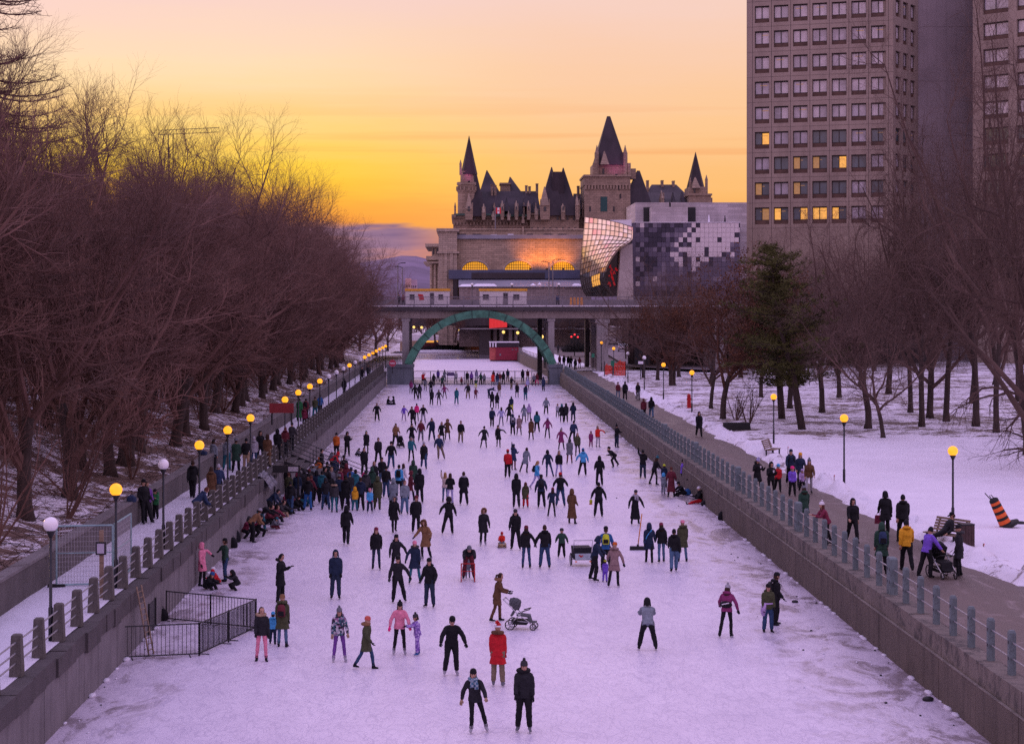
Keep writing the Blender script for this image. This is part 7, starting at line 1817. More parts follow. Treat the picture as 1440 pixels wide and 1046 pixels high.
for px, py, lab in ((1108, 640, 'thin pink marker stake in the snow by the tipped bench'), (1173, 682, 'thin pink marker stake in the snow by the lone park lamp'), (1383, 784, 'thin pink marker stake in the snow right of the litter bin'), (959, 575, 'thin pink marker stake in the snow left of the red hydrant box')):
    q = gp(px, py, ZR); t = thing('marker_stake', lab, 'stake', (q.x, q.y, ZR)); m = MB(); m.box((0, 0, .25), (.035, .02, .55)); m.build('stake', M_WOOD, t); m = MB(); m.box((.012, 0, .48), (.05, .012, .09), ry=.3); m.build('ribbon', plain('pink_ribbon', (.75, .08, .14), .6), t)
# bicycle under the cyclist
q = gp(897, 563, ZR); t = thing('bicycle', 'dark bicycle ridden along the path towards the camera', 'bicycle', (q.x, q.y, ZR + .02), R(4))
for y, nm in ((.52, 'wheel'), (-.52, 'wheel')): wheel(t, nm, (0, y, .34), .33, .045, spokes=10)
m = MB(); m.tube([(0, .52, .34), (0, .1, .32), (0, -.38, .78), (0, .22, .80), (0, .1, .32)], .02, 6); m.tube([(0, .22, .80), (0, .52, .34)], .015, 6); m.tube([(0, -.52, .34), (0, -.38, .95)], .02, 6); m.build('frame', M_STEEL, t); m = MB(); m.tube([(-.28, -.34, 1.0), (0, -.38, .98), (.28, -.34, 1.0)], .017, 6); m.build('handlebar', M_STEEL, t); m = MB(); m.box((0, .26, .86), (.15, .26, .06)); m.build('saddle', M_RUB, t)
# dark stump and small rock on the snow
q = gp(1405, 735, ZR); t = thing('stone', 'small dark stone in the snow right of the traffic barrel', 'stone', tuple(gp(1435, 735, ZR + .1))); m = MB(); m.ball((0, 0, 0), .16, 9, sc=(1.5, 1, .5)); m.build('stone', M_BLACK, t, smooth=True)
for px, py, r_, lab in ((1305, 985, .12, 'dark lump of dirty ice at the foot of the right wall near the camera'), (1118, 847, .09, 'small dark lump on the ice beside the right wall')):
    q = gp(px, py); t = thing('ice_lump', lab, 'lump', tuple(q)); m = MB(); m.ball((0, 0, r_ * .4), r_, 8, sc=(1.4, 1, .7)); m.build('lump', M_BLACK, t, smooth=True)
# ---------------------------------------------------------------- what is seen below and beyond the bridge
t = thing('warming_hut', 'dark red wooden hut with flat roof standing on the ice past the bridge', 'hut', tuple(gp(708, 508)))
q0, q1 = gp(697, 508), gp(728, 507); Yk = q0.y
m = MB(); m.bx(q0.x, q1.x, Yk, Yk + 3.2, .25, 2.75)
x = q0.x
while x < q1.x: m.bx(x, x + .03, Yk - .015, Yk, .25, 2.75); x += .3
m.build('body', plain('barn_red', (.24, .022, .045), .6, .2, 2), t, world=True)
m = MB(); m.bx(q0.x - 1.15, q0.x, Yk + .3, Yk + 3.0, .2, 2.75); m.build('porch', plain('porch_red', (.45, .10, .09), .6, .2, 2), t, world=True)
m = MB(); m.bx(q0.x - 1.2, q1.x + .1, Yk - .1, Yk + 3.3, 2.78, 3.65); m.build('fascia', plain('hut_black', (.03, .022, .03), .6), t, world=True)
m = MB(); m.bx(q0.x - 1.25, q1.x + .15, Yk - .15, Yk + 3.35, 3.65, 3.8); m.build('roof', M_ROOFS, t, world=True)
for i in range(3):
    m = MB(); m.bx(q0.x - 1.2 + i * .55, q0.x - .95 + i * .55, Yk - .14, Yk - .1, 2.8, 3.6); m.build('panel', M_ROOFS, t, world=True)
m = MB(); m.bx(q1.x - 1.3, q1.x - 1.0, Yk - .04, Yk, 2.2, 2.4); m.bx(q1.x - .6, q1.x - .35, Yk - .04, Yk, 2.2, 2.4); m.bx(q0.x + .75, q0.x + 1.05, Yk - .04, Yk, 1.1, 1.5); m.build('vent', M_RAILG, t, world=True)
m = MB(); m.bx(q0.x - 1, q1.x, Yk + .2, Yk + 3, 0, .25); m.build('skid', M_BLACK, t, world=True)
# low boathouse at the far bend
Yb = 436.0; sb = F / Yb; X = lambda p: (p - CX) / sb; Z = lambda p: CH + (HY - p) / sb
t = thing('boathouse', 'low dark red boathouse with a lit strip under its snowy roof at the bend', 'boathouse', (X(612), Yb, 0))
m = MB(); m.bx(X(588), X(622), Yb, Yb + 10, 0, Z(480)); m.build('wall', plain('boathouse_red', (.10, .018, .025), .6, .2, 1), t, world=True)
m = MB(); m.bx(X(597), X(616), Yb - .1, Yb, Z(481.5), Z(479)); m.build('lit_strip', M_LITW, t, world=True)
m = MB(); m.prism([(X(574), Z(479)), (X(640), Z(478)), (X(640), Z(474.5)), (X(604), Z(471.5)), (X(574), Z(470))], 'y', Yb - .8, Yb + 12); m.build('roof', M_ROOFS, t, world=True)
m = MB(); m.tube([(X(613), Yb - 3, Z(480)), (X(626), Yb - 3, Z(487))], .14, 6); m.tube([(X(618), Yb - 3, Z(479)), (X(629), Yb - 3, Z(485))], .14, 6); m.tube([(X(626), Yb - 3, Z(487)), (X(629), Yb - 3, Z(485))], .12, 6); m.tube([(X(626), Yb - 3, 0), (X(626), Yb - 3, Z(487))], .12, 6); m.build('stair_rail', M_RAILG, t, world=True)
# stone quay at the bend
Yq = 452.0; sq = F / Yq; X = lambda p: (p - CX) / sq; Z = lambda p: CH + (HY - p) / sq
t = thing('quay_wall', 'stone quay wall at the canal bend topped by snow and a railing', 'quay wall', (X(660), Yq, 0))
m = MB(); m.bx(X(560), X(700), Yq + 12, Yq + 40, -1, Z(480)); m.bx(X(640), X(676), Yq, Yq + 12, -1, Z(482)); m.build('wall_face', M_LIME, t, world=True)
m = MB(); m.bx(X(560), X(700), Yq + 12, Yq + 60, Z(480), Z(472)); m.build('snow_bank', M_ROOFS, t, world=True)
m = MB(); m.bx(X(663), X(675), Yq - .1, Yq, Z(494), Z(488)); m.build('orange_panel', plain('orange_board', (.6, .22, .08), .6, .2, 1), t, world=True)
m = MB()
for i in range(13): m.tube([(X(641 + i * 2.8), Yq + .2, Z(482)), (X(641 + i * 2.8), Yq + .2, Z(477))], .06, 5)
m.tube([(X(641), Yq + .2, Z(477)), (X(675), Yq + .2, Z(477))], .06, 5); m.build('handrail', M_STEEL, t, world=True)
# far snow hump on the ice
vs = []; 
m = MB(); m.lathe([(9, -.05), (8, .35), (5, .6), (2, .7), (.1, .72)], 24, (-6, 425, 0), sx=1.2, sy=.35); tag(m.build('snow_bank', M_ROOFS, smooth=True), kind='structure')
# second, darker bridge behind with tall piers and a red banner
Y2 = 405.0; s2 = F / Y2; X = lambda p: (p - CX) / s2; Z = lambda p: CH + (HY - p) / s2
t = thing('far_bridge', 'shadowy second bridge behind the arch resting on wide dark piers', 'bridge', (X(700), Y2, 0))
m = MB(); m.bx(X(560), X(920), Y2, Y2 + 14, Z(458), Z(446)); m.build('deck', M_BDARK, t, world=True)
m = MB(); m.bx(X(640), X(920), Y2 - .2, Y2, Z(463), Z(461.5)); m.build('walkway_pipe', M_GALV, t, world=True)
for a, b_ in ((674, 690),):
    m = MB(); m.bx(X(a), X(b_), Y2 + 1, Y2 + 12, -.5, Z(458)); m.build('pier', M_BDARK, t, world=True)
for a in (694, 703, 716, 724): m = MB(); m.bx(X(a), X(a + 5), Y2 + 4, Y2 + 6, -.5, Z(458)); m.build('column', M_PIER, t, world=True)
m = MB(); m.bx(X(712), X(790), Y2 + 12, Y2 + 13, 0, Z(466)); m.build('back_wall', M_BDARK, t, world=True)
t = thing('banner', 'large red banner hanging beneath the second bridge', 'banner', tuple(dp(700, 462, 403)))
m = MB(); n = 10
for i in range(n):
    a, b_ = dp(688 + 25 * i / n, 447, 403), dp(688 + 25 * (i + 1) / n, 447, 403); z0 = dp(0, 461.5 - i * .15, 403).z; ya, yb = 403 + .12 * (i % 2), 403 + .12 * ((i + 1) % 2)
    m.quad((a.x, ya, z0), (b_.x, yb, z0), (b_.x, yb, a.z), (a.x, ya, a.z)); m.quad((a.x, ya + .05, z0), (b_.x, yb + .05, z0), (b_.x, yb + .05, a.z), (a.x, ya + .05, a.z))
m.build('cloth', glow('self_glowing_red_cloth', (.75, .03, .03), .55, (.6, .03, .03)), t, world=True)  # cloth emits its own red glow, no lamp stands behind it
m = MB(); a, b_ = dp(687, 446.6, 403), dp(714, 446.6, 403); m.tube([a, b_], .1, 6); m.build('rod', M_STEEL, t, world=True)
# far yellow lamps
far_l = [(582, 460, 470), (593, 460.5, 468), (618, 462, 462), (631, 463, 466), (644, 463.5, 470), (658, 464.5, 473), (673, 465.5, 476), (708, 467, 400), (728, 468, 398), (757, 472, 345), (762, 473.5, 335), (767, 475, 325)]
M_FARL = glow('far_globe', (1.0, .66, .16), 1.5)
first = None
for px, py, Y in far_l:
    q = dp(px, py, Y); z0 = 0.0 if px > 700 and px < 740 else 2.0
    if first is None:
        t = thing('street_lamp', 'small far lamp', 'street lamp', (q.x, Y, q.z - 3), 0, 'far lamps beyond the bridge'); first = t
        m = MB(); m.tube([(0, 0, -3), (0, 0, 2.7)], .06, 6); m.build('pole', M_STEEL, t); m = MB(); m.ball((0, 0, 3), .33, 12); m.build('globe', M_FARL, t, smooth=True); o = t
    else: o = dup(first, (q.x, Y, q.z - 3), 0)
    o['label'] = 'tiny glowing lamp beyond the bridge seen under its deck'
# cars and things by the road to the right of the bridge
def car(label, p, rz, body, tail, front=False, tall=0.0):
    t = thing('car', label, 'car', p, rz)
    h = .62 + tall * .3; m = MB()
    prof = [(-2.2, .35), (2.2, .35), (2.25, .75), (2.0, .95), (1.1, 1.0), (.55, 1.45 + tall), (-1.3, 1.48 + tall), (-1.95, 1.05 + tall * .6), (-2.22, .95)]
    m.prism([(y, z) for y, z in prof], 'x', -.88, .88); m.build('body', body, t)
    g = MB()
    for sx in (-.885, .885): g.prism([(1.0, 1.02), (.5, 1.38 + tall), (-1.2, 1.4 + tall), (-1.75, 1.06 + tall * .5)], 'x', sx - .01, sx + .01)
    g.build('side_window', M_DARKW, t)
    g = MB(); g.add([(-.78, -1.37, 1.44 + tall), (.78, -1.37, 1.44 + tall), (.8, -1.97, 1.1 + tall * .6), (-.8, -1.97, 1.1 + tall * .6)], [(0, 1, 2, 3)]); g.build('rear_window', M_DARKW, t, loc=(0, -.02, .015))
    for sx in (-.8, .8):
        for sy in (-1.4, 1.4):
            w_ = MB(); w_.lathe([(.2, -.11), (.33, -.1), (.33, .1), (.2, .11)], 14, (0, 0, 0), M=Matrix.Rotation(R(90), 3, 'Y')); w_.build('wheel', M_BLACK, t, loc=(sx, sy, .33))
        w_ = MB(); w_.box((0, 0, 0), (.26, .06, .2)); w_.build('tail_light', tail, t, loc=(sx * .92, -2.23, .85))
    b = MB(); b.box((0, -2.25, .5), (1.6, .12, .18)); b.build('bumper', M_STEEL, t)
    p_ = MB(); p_.box((0, -2.24, .72), (.4, .04, .12)); p_.build('number_plate', M_ROOFS, t)
M_TAIL = glow('tail_light_red', (1, .03, .02), 1.2, (.3, .01, .01)); M_TAILO = plain('tail_red_dull', (.25, .02, .02), .3)
q = dp(876, 488.5, 345); car('white car seen from behind on the road past the bridge', (q.x, 345, 2.35), R(-4), plain('car_white', (.55, .5, .53), .3, .05, 2, spec=.6), M_TAILO)
q = dp(896, 490, 320); car('dark silver sport utility car with glowing red tail lights on the road', (q.x, 320, 2.35), R(-4), plain('car_silver', (.30, .24, .27), .3, .05, 2, spec=.6), M_TAIL, tall=.25)
q = dp(893, 496, 292); car('small dark car with a lit lamp near the road sign', (q.x, 292, 2.3), R(170), plain('car_dark', (.04, .05, .045), .3, .05, 2, spec=.6), glow('headlamp', (1, .8, .4), 1.5))
t = thing('safety_fence', 'sagging orange mesh safety fence in the snow beside the path', 'fence', tuple(gp(864, 530, ZR)))
r2 = random.Random(2)
for a, b_, y0, y1 in ((851, 862, 513, 527), (864, 880, 509, 528)):
    Yf = 236; m = MB(); n = 7
    for i in range(n):
        pa, pb_ = dp(a + (b_ - a) * i / n, y0 + r2.uniform(-1, 2), Yf), dp(a + (b_ - a) * (i + 1) / n, y0 + r2.uniform(-1, 2), Yf); zb = dp(0, y1, Yf).z
        zz = zb
        while zz < pa.z: m.quad((pa.x, Yf + .1 * (i % 2), zz), (pb_.x, Yf + .1 * ((i + 1) % 2), zz), (pb_.x, Yf + .1 * ((i + 1) % 2), zz + .14), (pa.x, Yf + .1 * (i % 2), zz + .14)); zz += .18
        m.box((pa.x, Yf, (zb + pa.z) / 2), (.07, .05, pa.z - zb))
    m.build('mesh_panel', plain('safety_orange', (.72, .07, .04), .6, .2, 3), t, world=True)
for px in (850, 863, 880): q = dp(px, 508, 236); m = MB(); m.tube([(q.x, 236.1, ZR - .1), (q.x, 236.1, q.z)], .05, 6); m.build('stake', M_STEEL, t, world=True)
def signpost(name, label, px, top, base, Y, w_, h, mat, n=1):
    q = dp(px, top, Y); zb = dp(px, base, Y).z; t = thing(name, label, 'sign', (q.x, Y, zb))
    m = MB()
    for i in range(n): dx = 0 if n == 1 else (i - .5) * w_ * .8; m.tube([(q.x + dx, Y + .05, zb - .3), (q.x + dx, Y + .05, q.z)], .05, 6)
    m.build('post', M_STEEL, t, world=True)
    m = MB(); m.bx(q.x - w_ / 2, q.x + w_ / 2, Y - .03, Y, q.z - h, q.z); m.build('board', mat, t, world=True)
    return t, q
signpost('road_sign', 'dark square road sign seen from behind beside the road', 903, 486, 530, 232, 1.9, 2.4, M_BLACK)
signpost('path_sign', 'small pale sign on a post beside the unlit park lamp', 901, 508, 530, 205, .55, .3, M_ROOFS)
signpost('hydrant_sign', 'small green marker sign on a pole by the orange fence', 861.5, 507, 530, 235, .45, .7, plain('sign_green', (.03, .2, .12), .5, .1, 3))
signpost('hydrant_sign', 'small green marker box on a post in front of the bridge column', 834, 497, 517, 250, .4, .55, plain('sign_green', (.03, .2, .12), .5, .1, 3))
signpost('signboard', 'wide red signboard on two posts on the leafy slope above the walkway', 396, 567, 590, 106, 1.4, .55, plain('sign_red', (.22, .025, .03), .5, .15, 3), 2)
t, q = signpost('stop_sign', 'pale red octagonal sign standing beside the left bridge footing', 552, 507, 522, 250, .01, .01, M_STEEL)
m = MB(); n = 8; m.prism([(q.x + .5 * math.cos(R(22.5 + 45 * i)), q.z - .35 + .5 * math.sin(R(22.5 + 45 * i))) for i in range(8)], 'y', 249.9, 249.95); m.build('plate', plain('faded_red', (.42, .06, .10), .5, .15, 3), t, world=True)
m = MB(); m.bx(q.x - .3, q.x + .3, 249.88, 249.895, q.z - .42, q.z - .3); m.build('lettering', M_ROOFS, t, world=True)
t = thing('traffic_light', 'traffic signals glowing red far beyond the right bridge span', 'traffic light', tuple(dp(807, 490, 334)))
for px, py in ((803.5, 473.5), (808, 470.5), (812.5, 474)):
    q = dp(px, py, 334); m = MB(); m.box((q.x, 334, q.z - .5), (.5, .3, 1.5)); o = m.build('signal_head', M_BLACK, t, world=True)
    m = MB(); m.ball((q.x, 333.8, q.z), .17, 10); m.build('red_lens', glow('signal_red', (1, .04, .05), 1.4), o, world=True)
q = dp(808, 470, 334); m = MB(); m.tube([(q.x, 334.2, ZR), (q.x, 334.2, q.z + 1.2), (q.x - 1.2, 334.2, q.z + 1.2)], .1, 6); m.tube([(q.x - 1, 334.2, q.z), (q.x + 1, 334.2, q.z)], .06, 5); m.build('pole', M_STEEL, t, world=True)

t = thing('quay_wall', 'curving stone quay with snowy top and railing beyond the right bridge footing', 'quay wall', (12.5, 270, 0))
pts = [(13.27, 259), (13.0, 285), (12.3, 310), (11.2, 335), (10.6, 365), (11.6, 400), (13.5, 430)]
w_ = MB(); sn = MB(); rl = MB()
for (xa, ya), (xb, yb) in zip(pts, pts[1:]):
    w_.add([(xa, ya, 0), (xb, yb, 0), (xb, yb, 1.76), (xa, ya, 1.76), (xa + 1.2, ya, 1.76), (xb + 1.2, yb, 1.76)], [(0, 1, 2, 3), (3, 2, 5, 4)])
    sn.add([(xa + 1.2, ya, 1.78), (xb + 1.2, yb, 1.78), (xb + 6, yb, 1.9), (xa + 6, ya, 1.9)], [(0, 1, 2, 3)])
    for z in (.5, .95): rl.tube([(xa + .3, ya, 1.76 + z), (xb + .3, yb, 1.76 + z)], .05, 5)
    for k in range(8): u = k / 8; rl.tube([(xa + (xb - xa) * u + .3, ya + (yb - ya) * u, 1.76), (xa + (xb - xa) * u + .3, ya + (yb - ya) * u, 2.75)], .05, 5)
w_.build('wall_face', M_WALL_R, t, world=True); sn.build('snow_top', M_ROOFS, t, world=True); rl.build('railing', M_RAILG, t, world=True)
# ---------------------------------------------------------------- trees
def mat_twig(name, c, var=.35):
    m, nt, b = new_mat(name)
    P = nt.n('ShaderNodeTexCoord').outputs['Object']
    oi = nt.n('ShaderNodeObjectInfo').outputs['Random']
    f = nt.noise(P, .5, 4, .6)
    s = nt.ramp(f, [(.3, tuple(x * (1 - var) for x in c)), (.7, tuple(x * (1 + var) for x in c))])
    s = nt.mix(nt.math('MULTIPLY', oi, .6), s, tuple(x * .42 for x in c) + (1,))
    L(nt, s, b.inputs['Base Color']); b.inputs['Roughness'].default_value = .85; b.inputs['Specular IOR Level'].default_value = .2
    return m
M_TWIG = mat_twig('brown_twigs', (.165, .092, .075), .5)
M_TWIG_R = mat_twig('grey_brown_twigs', (.125, .078, .066), .5)
M_TWIG_RED = mat_twig('reddish_twigs', (.13, .062, .044))
M_LEAF = mat_twig('withered_oak_leaves', (.135, .058, .032), .5)
M_NEEDLE = mat_twig('pine_needles', (.075, .074, .022), .7)
def gen_tree(seed, H, cfg, name, label, mtrunk, mcrown, group=None, leaves=None):
    r = random.Random(seed); trunk = MB(); crown = MB(); tips = []
    def rv(): return Vector((r.gauss(0, 1), r.gauss(0, 1), r.gauss(0, 1)))
    def perp(d, ang):
        a = Vector((0, 0, 1)) if abs(d.z) < .9 else Vector((1, 0, 0))
        u = d.cross(a).normalized(); w_ = d.cross(u); an = r.uniform(0, 2 * math.pi)
        q = u * math.cos(an) + w_ * math.sin(an)
        return (d * math.cos(ang) + q * math.sin(ang)).normalized()
    lv = cfg['levels']; nl = len(lv)
    def grow(p, d, ln, r0, k):
        c = lv[k]; n = c['seg']; pts = [p]; ds = [d]
        for i in range(n):
            d = (d + rv() * c['jit'] + Vector((0, 0, 1)) * c['trop'] * (1 if not c.get('bend') else (i / n * 2 - .6))).normalized()
            p = p + d * (ln / n); pts.append(p); ds.append(d)
        r1 = r0 * c['tap']
        rad = [r0 + (r1 - r0) * i / n for i in range(n + 1)]
        if k == 0: rad[0] = r0 * 1.45
        (trunk if k <= cfg.get('trunk_levels', 0) else crown).tube(pts, rad, c['n'], 0, caps=k == 0)
        if k + 1 >= nl:
            tips.append((pts[-1], ds[-1])); return
        e = lv[k + 1]; cnt = e['cnt'] if k else e['cnt']
        for j in range(cnt):
            u = c['from'] + (1 - c['from']) * ((j + r.random()) / cnt)
            if r.random() < c.get('tipf', .15): u = 1.0
            f = u * n; i = min(int(f), n - 1); q = pts[i].lerp(pts[i + 1], f - i)
            dd = perp(ds[i], R(r.gauss(e['ang'], e['ang'] * .25)))
            sh = 1.0 - e.get('short', .35) * u if k else 1.0
            grow(q, dd, ln * e['len'] * r.uniform(.7, 1.2) * sh if not e.get('abs') else H * e['len'] * r.uniform(.75, 1.15) * sh, (rad[i] * (1 - (f - i)) + rad[i + 1] * (f - i)) * e['rr'], k + 1)
    grow(Vector((0, 0, -.3)), Vector((r.gauss(0, .05), r.gauss(0, .05), 1)).normalized(), H * cfg['trunk'], cfg['rad'], 0)
    t = thing(name, label, 'tree', (0, 0, 0), 0, group)
    trunk.build('trunk', mtrunk, t, smooth=True, fix=False)
    cr = crown.build('crown', mcrown, t, fix=False)
    if leaves:
        m = MB()
        for p, d in tips:
            for _ in range(leaves[0]):
                q = p + rv() * leaves[1]; s = r.uniform(.05, .11); a = rv().normalized() * s; b_ = rv().normalized() * s
                m.add([q - a, q + b_, q + a, q - b_], [(0, 1, 2, 3)])
        m.build('withered_leaves', leaves[2], t, fix=False)
    return t
BROOM = dict(trunk=.24, rad=.30, levels=[
    dict(seg=5, n=9, jit=.06, trop=.05, tap=.75, **{'from': .35}, tipf=.4),
    dict(cnt=8, seg=6, n=6, jit=.10, trop=.12, tap=.25, ang=36, len=.60, abs=1, rr=.60, **{'from': .10}),
    dict(cnt=9, seg=5, n=4, jit=.12, trop=.07, tap=.35, ang=44, len=.25, abs=1, rr=.58, **{'from': .06}),
    dict(cnt=9, seg=4, n=3, jit=.14, trop=.06, tap=.5, ang=40, len=.118, abs=1, rr=.66, **{'from': .06}),
    dict(cnt=8, seg=3, n=3, jit=.16, trop=.05, tap=.55, ang=38, len=.062, abs=1, rr=.8, **{'from': .1})], trunk_levels=0)
SPREAD = dict(trunk=.26, rad=.30, levels=[
    dict(seg=6, n=10, jit=.07, trop=.05, tap=.7, **{'from': .5}, tipf=.45),
    dict(cnt=7, seg=8, n=7, jit=.14, trop=.07, tap=.22, ang=40, len=.62, abs=1, rr=.68, **{'from': .12}),
    dict(cnt=9, seg=6, n=4, jit=.16, trop=.03, tap=.3, ang=48, len=.26, abs=1, rr=.5, **{'from': .1}),
    dict(cnt=8, seg=5, n=3, jit=.17, trop=-.02, tap=.4, ang=46, len=.125, abs=1, rr=.64, **{'from': .08}),
    dict(cnt=8, seg=3, n=3, jit=.2, trop=-.03, tap=.55, ang=42, len=.062, abs=1, rr=.78, **{'from': .1})], trunk_levels=0)
LOW = dict(trunk=.16, rad=.5, levels=[
    dict(seg=4, n=10, jit=.06, trop=.02, tap=.8, **{'from': .55}, tipf=.5),
    dict(cnt=8, seg=10, n=7, jit=.11, trop=.02, tap=.18, ang=62, len=.62, abs=1, rr=.55, **{'from': .15}),
    dict(cnt=9, seg=7, n=5, jit=.16, trop=-.01, tap=.25, ang=46, len=.26, abs=1, rr=.5, **{'from': .15}),
    dict(cnt=8, seg=6, n=3, jit=.18, trop=-.07, tap=.4, ang=44, len=.14, abs=1, rr=.5, **{'from': .08}),
    dict(cnt=6, seg=4, n=3, jit=.2, trop=-.09, tap=.5, ang=40, len=.075, abs=1, rr=.62, **{'from': .1})], trunk_levels=0)
SHRUB = dict(trunk=.06, rad=.10, levels=[
    dict(seg=2, n=6, jit=.05, trop=.05, tap=.9, **{'from': .3}, tipf=.5),
    dict(cnt=7, seg=6, n=5, jit=.1, trop=.1, tap=.3, ang=24, len=.8, abs=1, rr=.55, **{'from': .25}),
    dict(cnt=8, seg=4, n=3, jit=.14, trop=.05, tap=.4, ang=36, len=.28, abs=1, rr=.5, **{'from': .1}),
    dict(cnt=6, seg=3, n=3, jit=.16, trop=.03, tap=.5, ang=36, len=.14, abs=1, rr=.6, **{'from': .1})], trunk_levels=0)
GL = 'bare trees on the leafy slope left of the canal'
GLAB = 'bare brown tree with dense twigs in the mass along the left slope'
HB = 17.0
protos = [gen_tree(100 + i, HB, BROOM, 'bare_tree', GLAB, M_BARK, M_TWIG, GL) for i in range(5)]
usedp = [False] * 5
def put(pr, used, i, loc, rz, s, label=None, group=None):
    if not used[i]:
        used[i] = True; o = pr[i]; o.location = loc; o.rotation_euler = (0, 0, rz); o.scale = (s, s, s)
        if label: o['label'] = label
        if group: o['group'] = group
        return o
    return dup(pr[i], loc, rz, label, group, s)
tr = random.Random(77)
front = [(36, 730, 1.02, 'thick leaning bare tree nearest the camera behind the retaining wall'), (98, 701, 1.05, 'straight thick bare trunk, second along the leafy slope behind the wall'),
         (116, 661, 1.0, 'dark bare tree with a low arm branching right on the leafy slope'), (156, 669, .95, 'bare tree leaning right close above the retaining wall'), (178, 651, 1.05, 'bare tree leaning right behind the next leaning trunk')]
def slope_pt(px, py):
    z = 3.5
    for _ in range(12):
        p = gp(px, py, z); z = z * .5 + .5 * zslope(p.x, p.y)
    return Vector((p.x, p.y, zslope(p.x, p.y)))
for k, (px, py, s, lab) in enumerate(front):
    p = slope_pt(px, py); put(protos, usedp, k % 5, p, tr.uniform(0, 6.3), s * 1.0, lab, GL)
y = 92.0; k = 0
while y < 262:
    x = -16.2 - tr.uniform(0, 1.6); p = Vector((x, y, zslope(x, y) - .1)); s = tr.uniform(.98, 1.14) * (1.0 - max(0, y - 200) * .002)
    put(protos, usedp, tr.randrange(5), p, tr.uniform(0, 6.3), s, GLAB, GL); y += tr.uniform(5.2, 7.4)
for (xa, xb, y0, st, sc) in ((-19.5, -22.5, 60, 8.0, .98), (-25, -29, 70, 9.5, .94), (-34, -42, 84, 11, .95)):
    y = y0
    while y < 268:
        x = tr.uniform(xb, xa)
        if 651 + F * (x + 6) / y > -40:
            put(protos, usedp, tr.randrange(5), (x, y, zslope(x, y) - .1), tr.uniform(0, 6.3), sc * tr.uniform(.95, 1.12) * (1.0 - max(0, y - 190) * .0022), GLAB, GL)
        y += st * tr.uniform(.8, 1.2)
for px, top, Y, lab in ((528, 366, 300, 'thin bare tree against the hills left of the bridge lights'), (505, 385, 310, 'low bare tree at the left end of the bridge'), (545, 396, 330, 'small bare tree behind the left bridge railing'),
                        (612, 398, 400, 'bare bush tree in front of the station columns'), (640, 402, 405, 'small bare tree beside the station doorway')):
    q = dp(px, top, Y); z0 = 3.0; put(protos, usedp, tr.randrange(5), (q.x, Y, z0), tr.uniform(0, 6.3), (q.z - z0) / 17.5, lab, 'bare trees near the bridge')
sap = [gen_tree(500 + i, 6.0, SHRUB, 'bare_sapling', 'slim bare sapling among the trunks on the left slope', M_BARK, M_TWIG) for i in range(2)]; usap = [False] * 2
for i in range(34):
    yy = 62 + 5.2 * i + tr.uniform(-2, 2); xx = -15.0 - tr.uniform(0, 7.5)
    put(sap, usap, tr.randrange(2), (xx, yy, zslope(xx, yy) - .1), tr.uniform(0, 6.3), tr.uniform(.6, 1.25), 'slim bare sapling among the trunks on the left slope', 'bare saplings on the left slope')
# larch reaching in at the top left
def larch():
    r = random.Random(5); H = 25; t = thing('larch_tree', 'bare larch with long upturned boughs reaching in at the top left', 'tree', (-18.2, 66, 4.2))
    tk = MB(); tk.tube([(0, 0, -.3), (.1, 0, 8), (0, .1, 16), (0, 0, H)], [.36, .28, .17, .03], 9); tk.build('trunk', M_BARK, t, smooth=True)
    c = MB(); z = 6.0
    while z < H - .5:
        for _ in range(5):
            a = r.uniform(0, 2 * math.pi); ln = (H - z) * .27 + 1.2; d = Vector((math.cos(a), math.sin(a), 0)); p = Vector((0, 0, z)); pts = [p]
            for i in range(8): d = (d + Vector((0, 0, -.06 if i < 4 else .14)) + Vector((r.gauss(0, .05), r.gauss(0, .05), 0))).normalized(); p = p + d * ln / 8; pts.append(p)
            c.tube(pts, [.05 * (1 - i / 8.5) + .008 for i in range(9)], 4, caps=False)
            for i in range(1, 9):
                for s in range(5):
                    q = pts[i] + (pts[i - 1] - pts[i]) * r.random(); dd = ((pts[i] - pts[i - 1]).normalized() + Vector((r.gauss(0, .7), r.gauss(0, .7), r.gauss(.1, .4)))).normalized(); l2 = r.uniform(.3, .9)
                    q2 = q + dd * l2 * .5; q3 = q2 + (dd + Vector((0, 0, .25))).normalized() * l2 * .5
                    c.tube([q, q2, q3], [.011, .009, .005], 3, caps=False)
                    for e in range(3): q4 = q.lerp(q3, r.random()); c.tube([q4, q4 + Vector((r.gauss(0, .15), r.gauss(0, .15), r.gauss(.02, .13)))], [.006, .004], 3, caps=False)
        z += r.uniform(.35, .6)
    c.build('crown', M_TWIG, t, fix=False)
larch()
# tangle of fallen twigs and dry stalks on the slope
def brush():
    r = random.Random(9); m = MB()
    for i in range(5200):
        y = 50 + 190 * r.random() ** 1.5; x = -14.3 - 11 * r.random() ** 1.2; z = zslope(x, y)
        a = r.uniform(0, 2 * math.pi); up = r.uniform(-.05, .9) if r.random() < .55 else r.uniform(-.1, .12); ln = r.uniform(.3, 1.5); d = Vector((math.cos(a), math.sin(a), up)).normalized()
        p = Vector((x, y, z + .01)); q = p + d * ln * .5; s = q + (d + Vector((r.gauss(0, .3), r.gauss(0, .3), r.gauss(-.05, .2)))).normalized() * ln * .5; s.z = max(s.z, zslope(s.x, s.y) + .01)
        w_ = r.uniform(.006, .016); m.tube([p, q, s], [w_, w_ * .8, w_ * .4], 3, caps=False)
    tag(m.build('undergrowth', mat_twig('dry_brush', (.07, .045, .04)), fix=False), kind='stuff', label='tangle of dry fallen twigs and stalks over the snowy slope', cat='undergrowth')
brush()
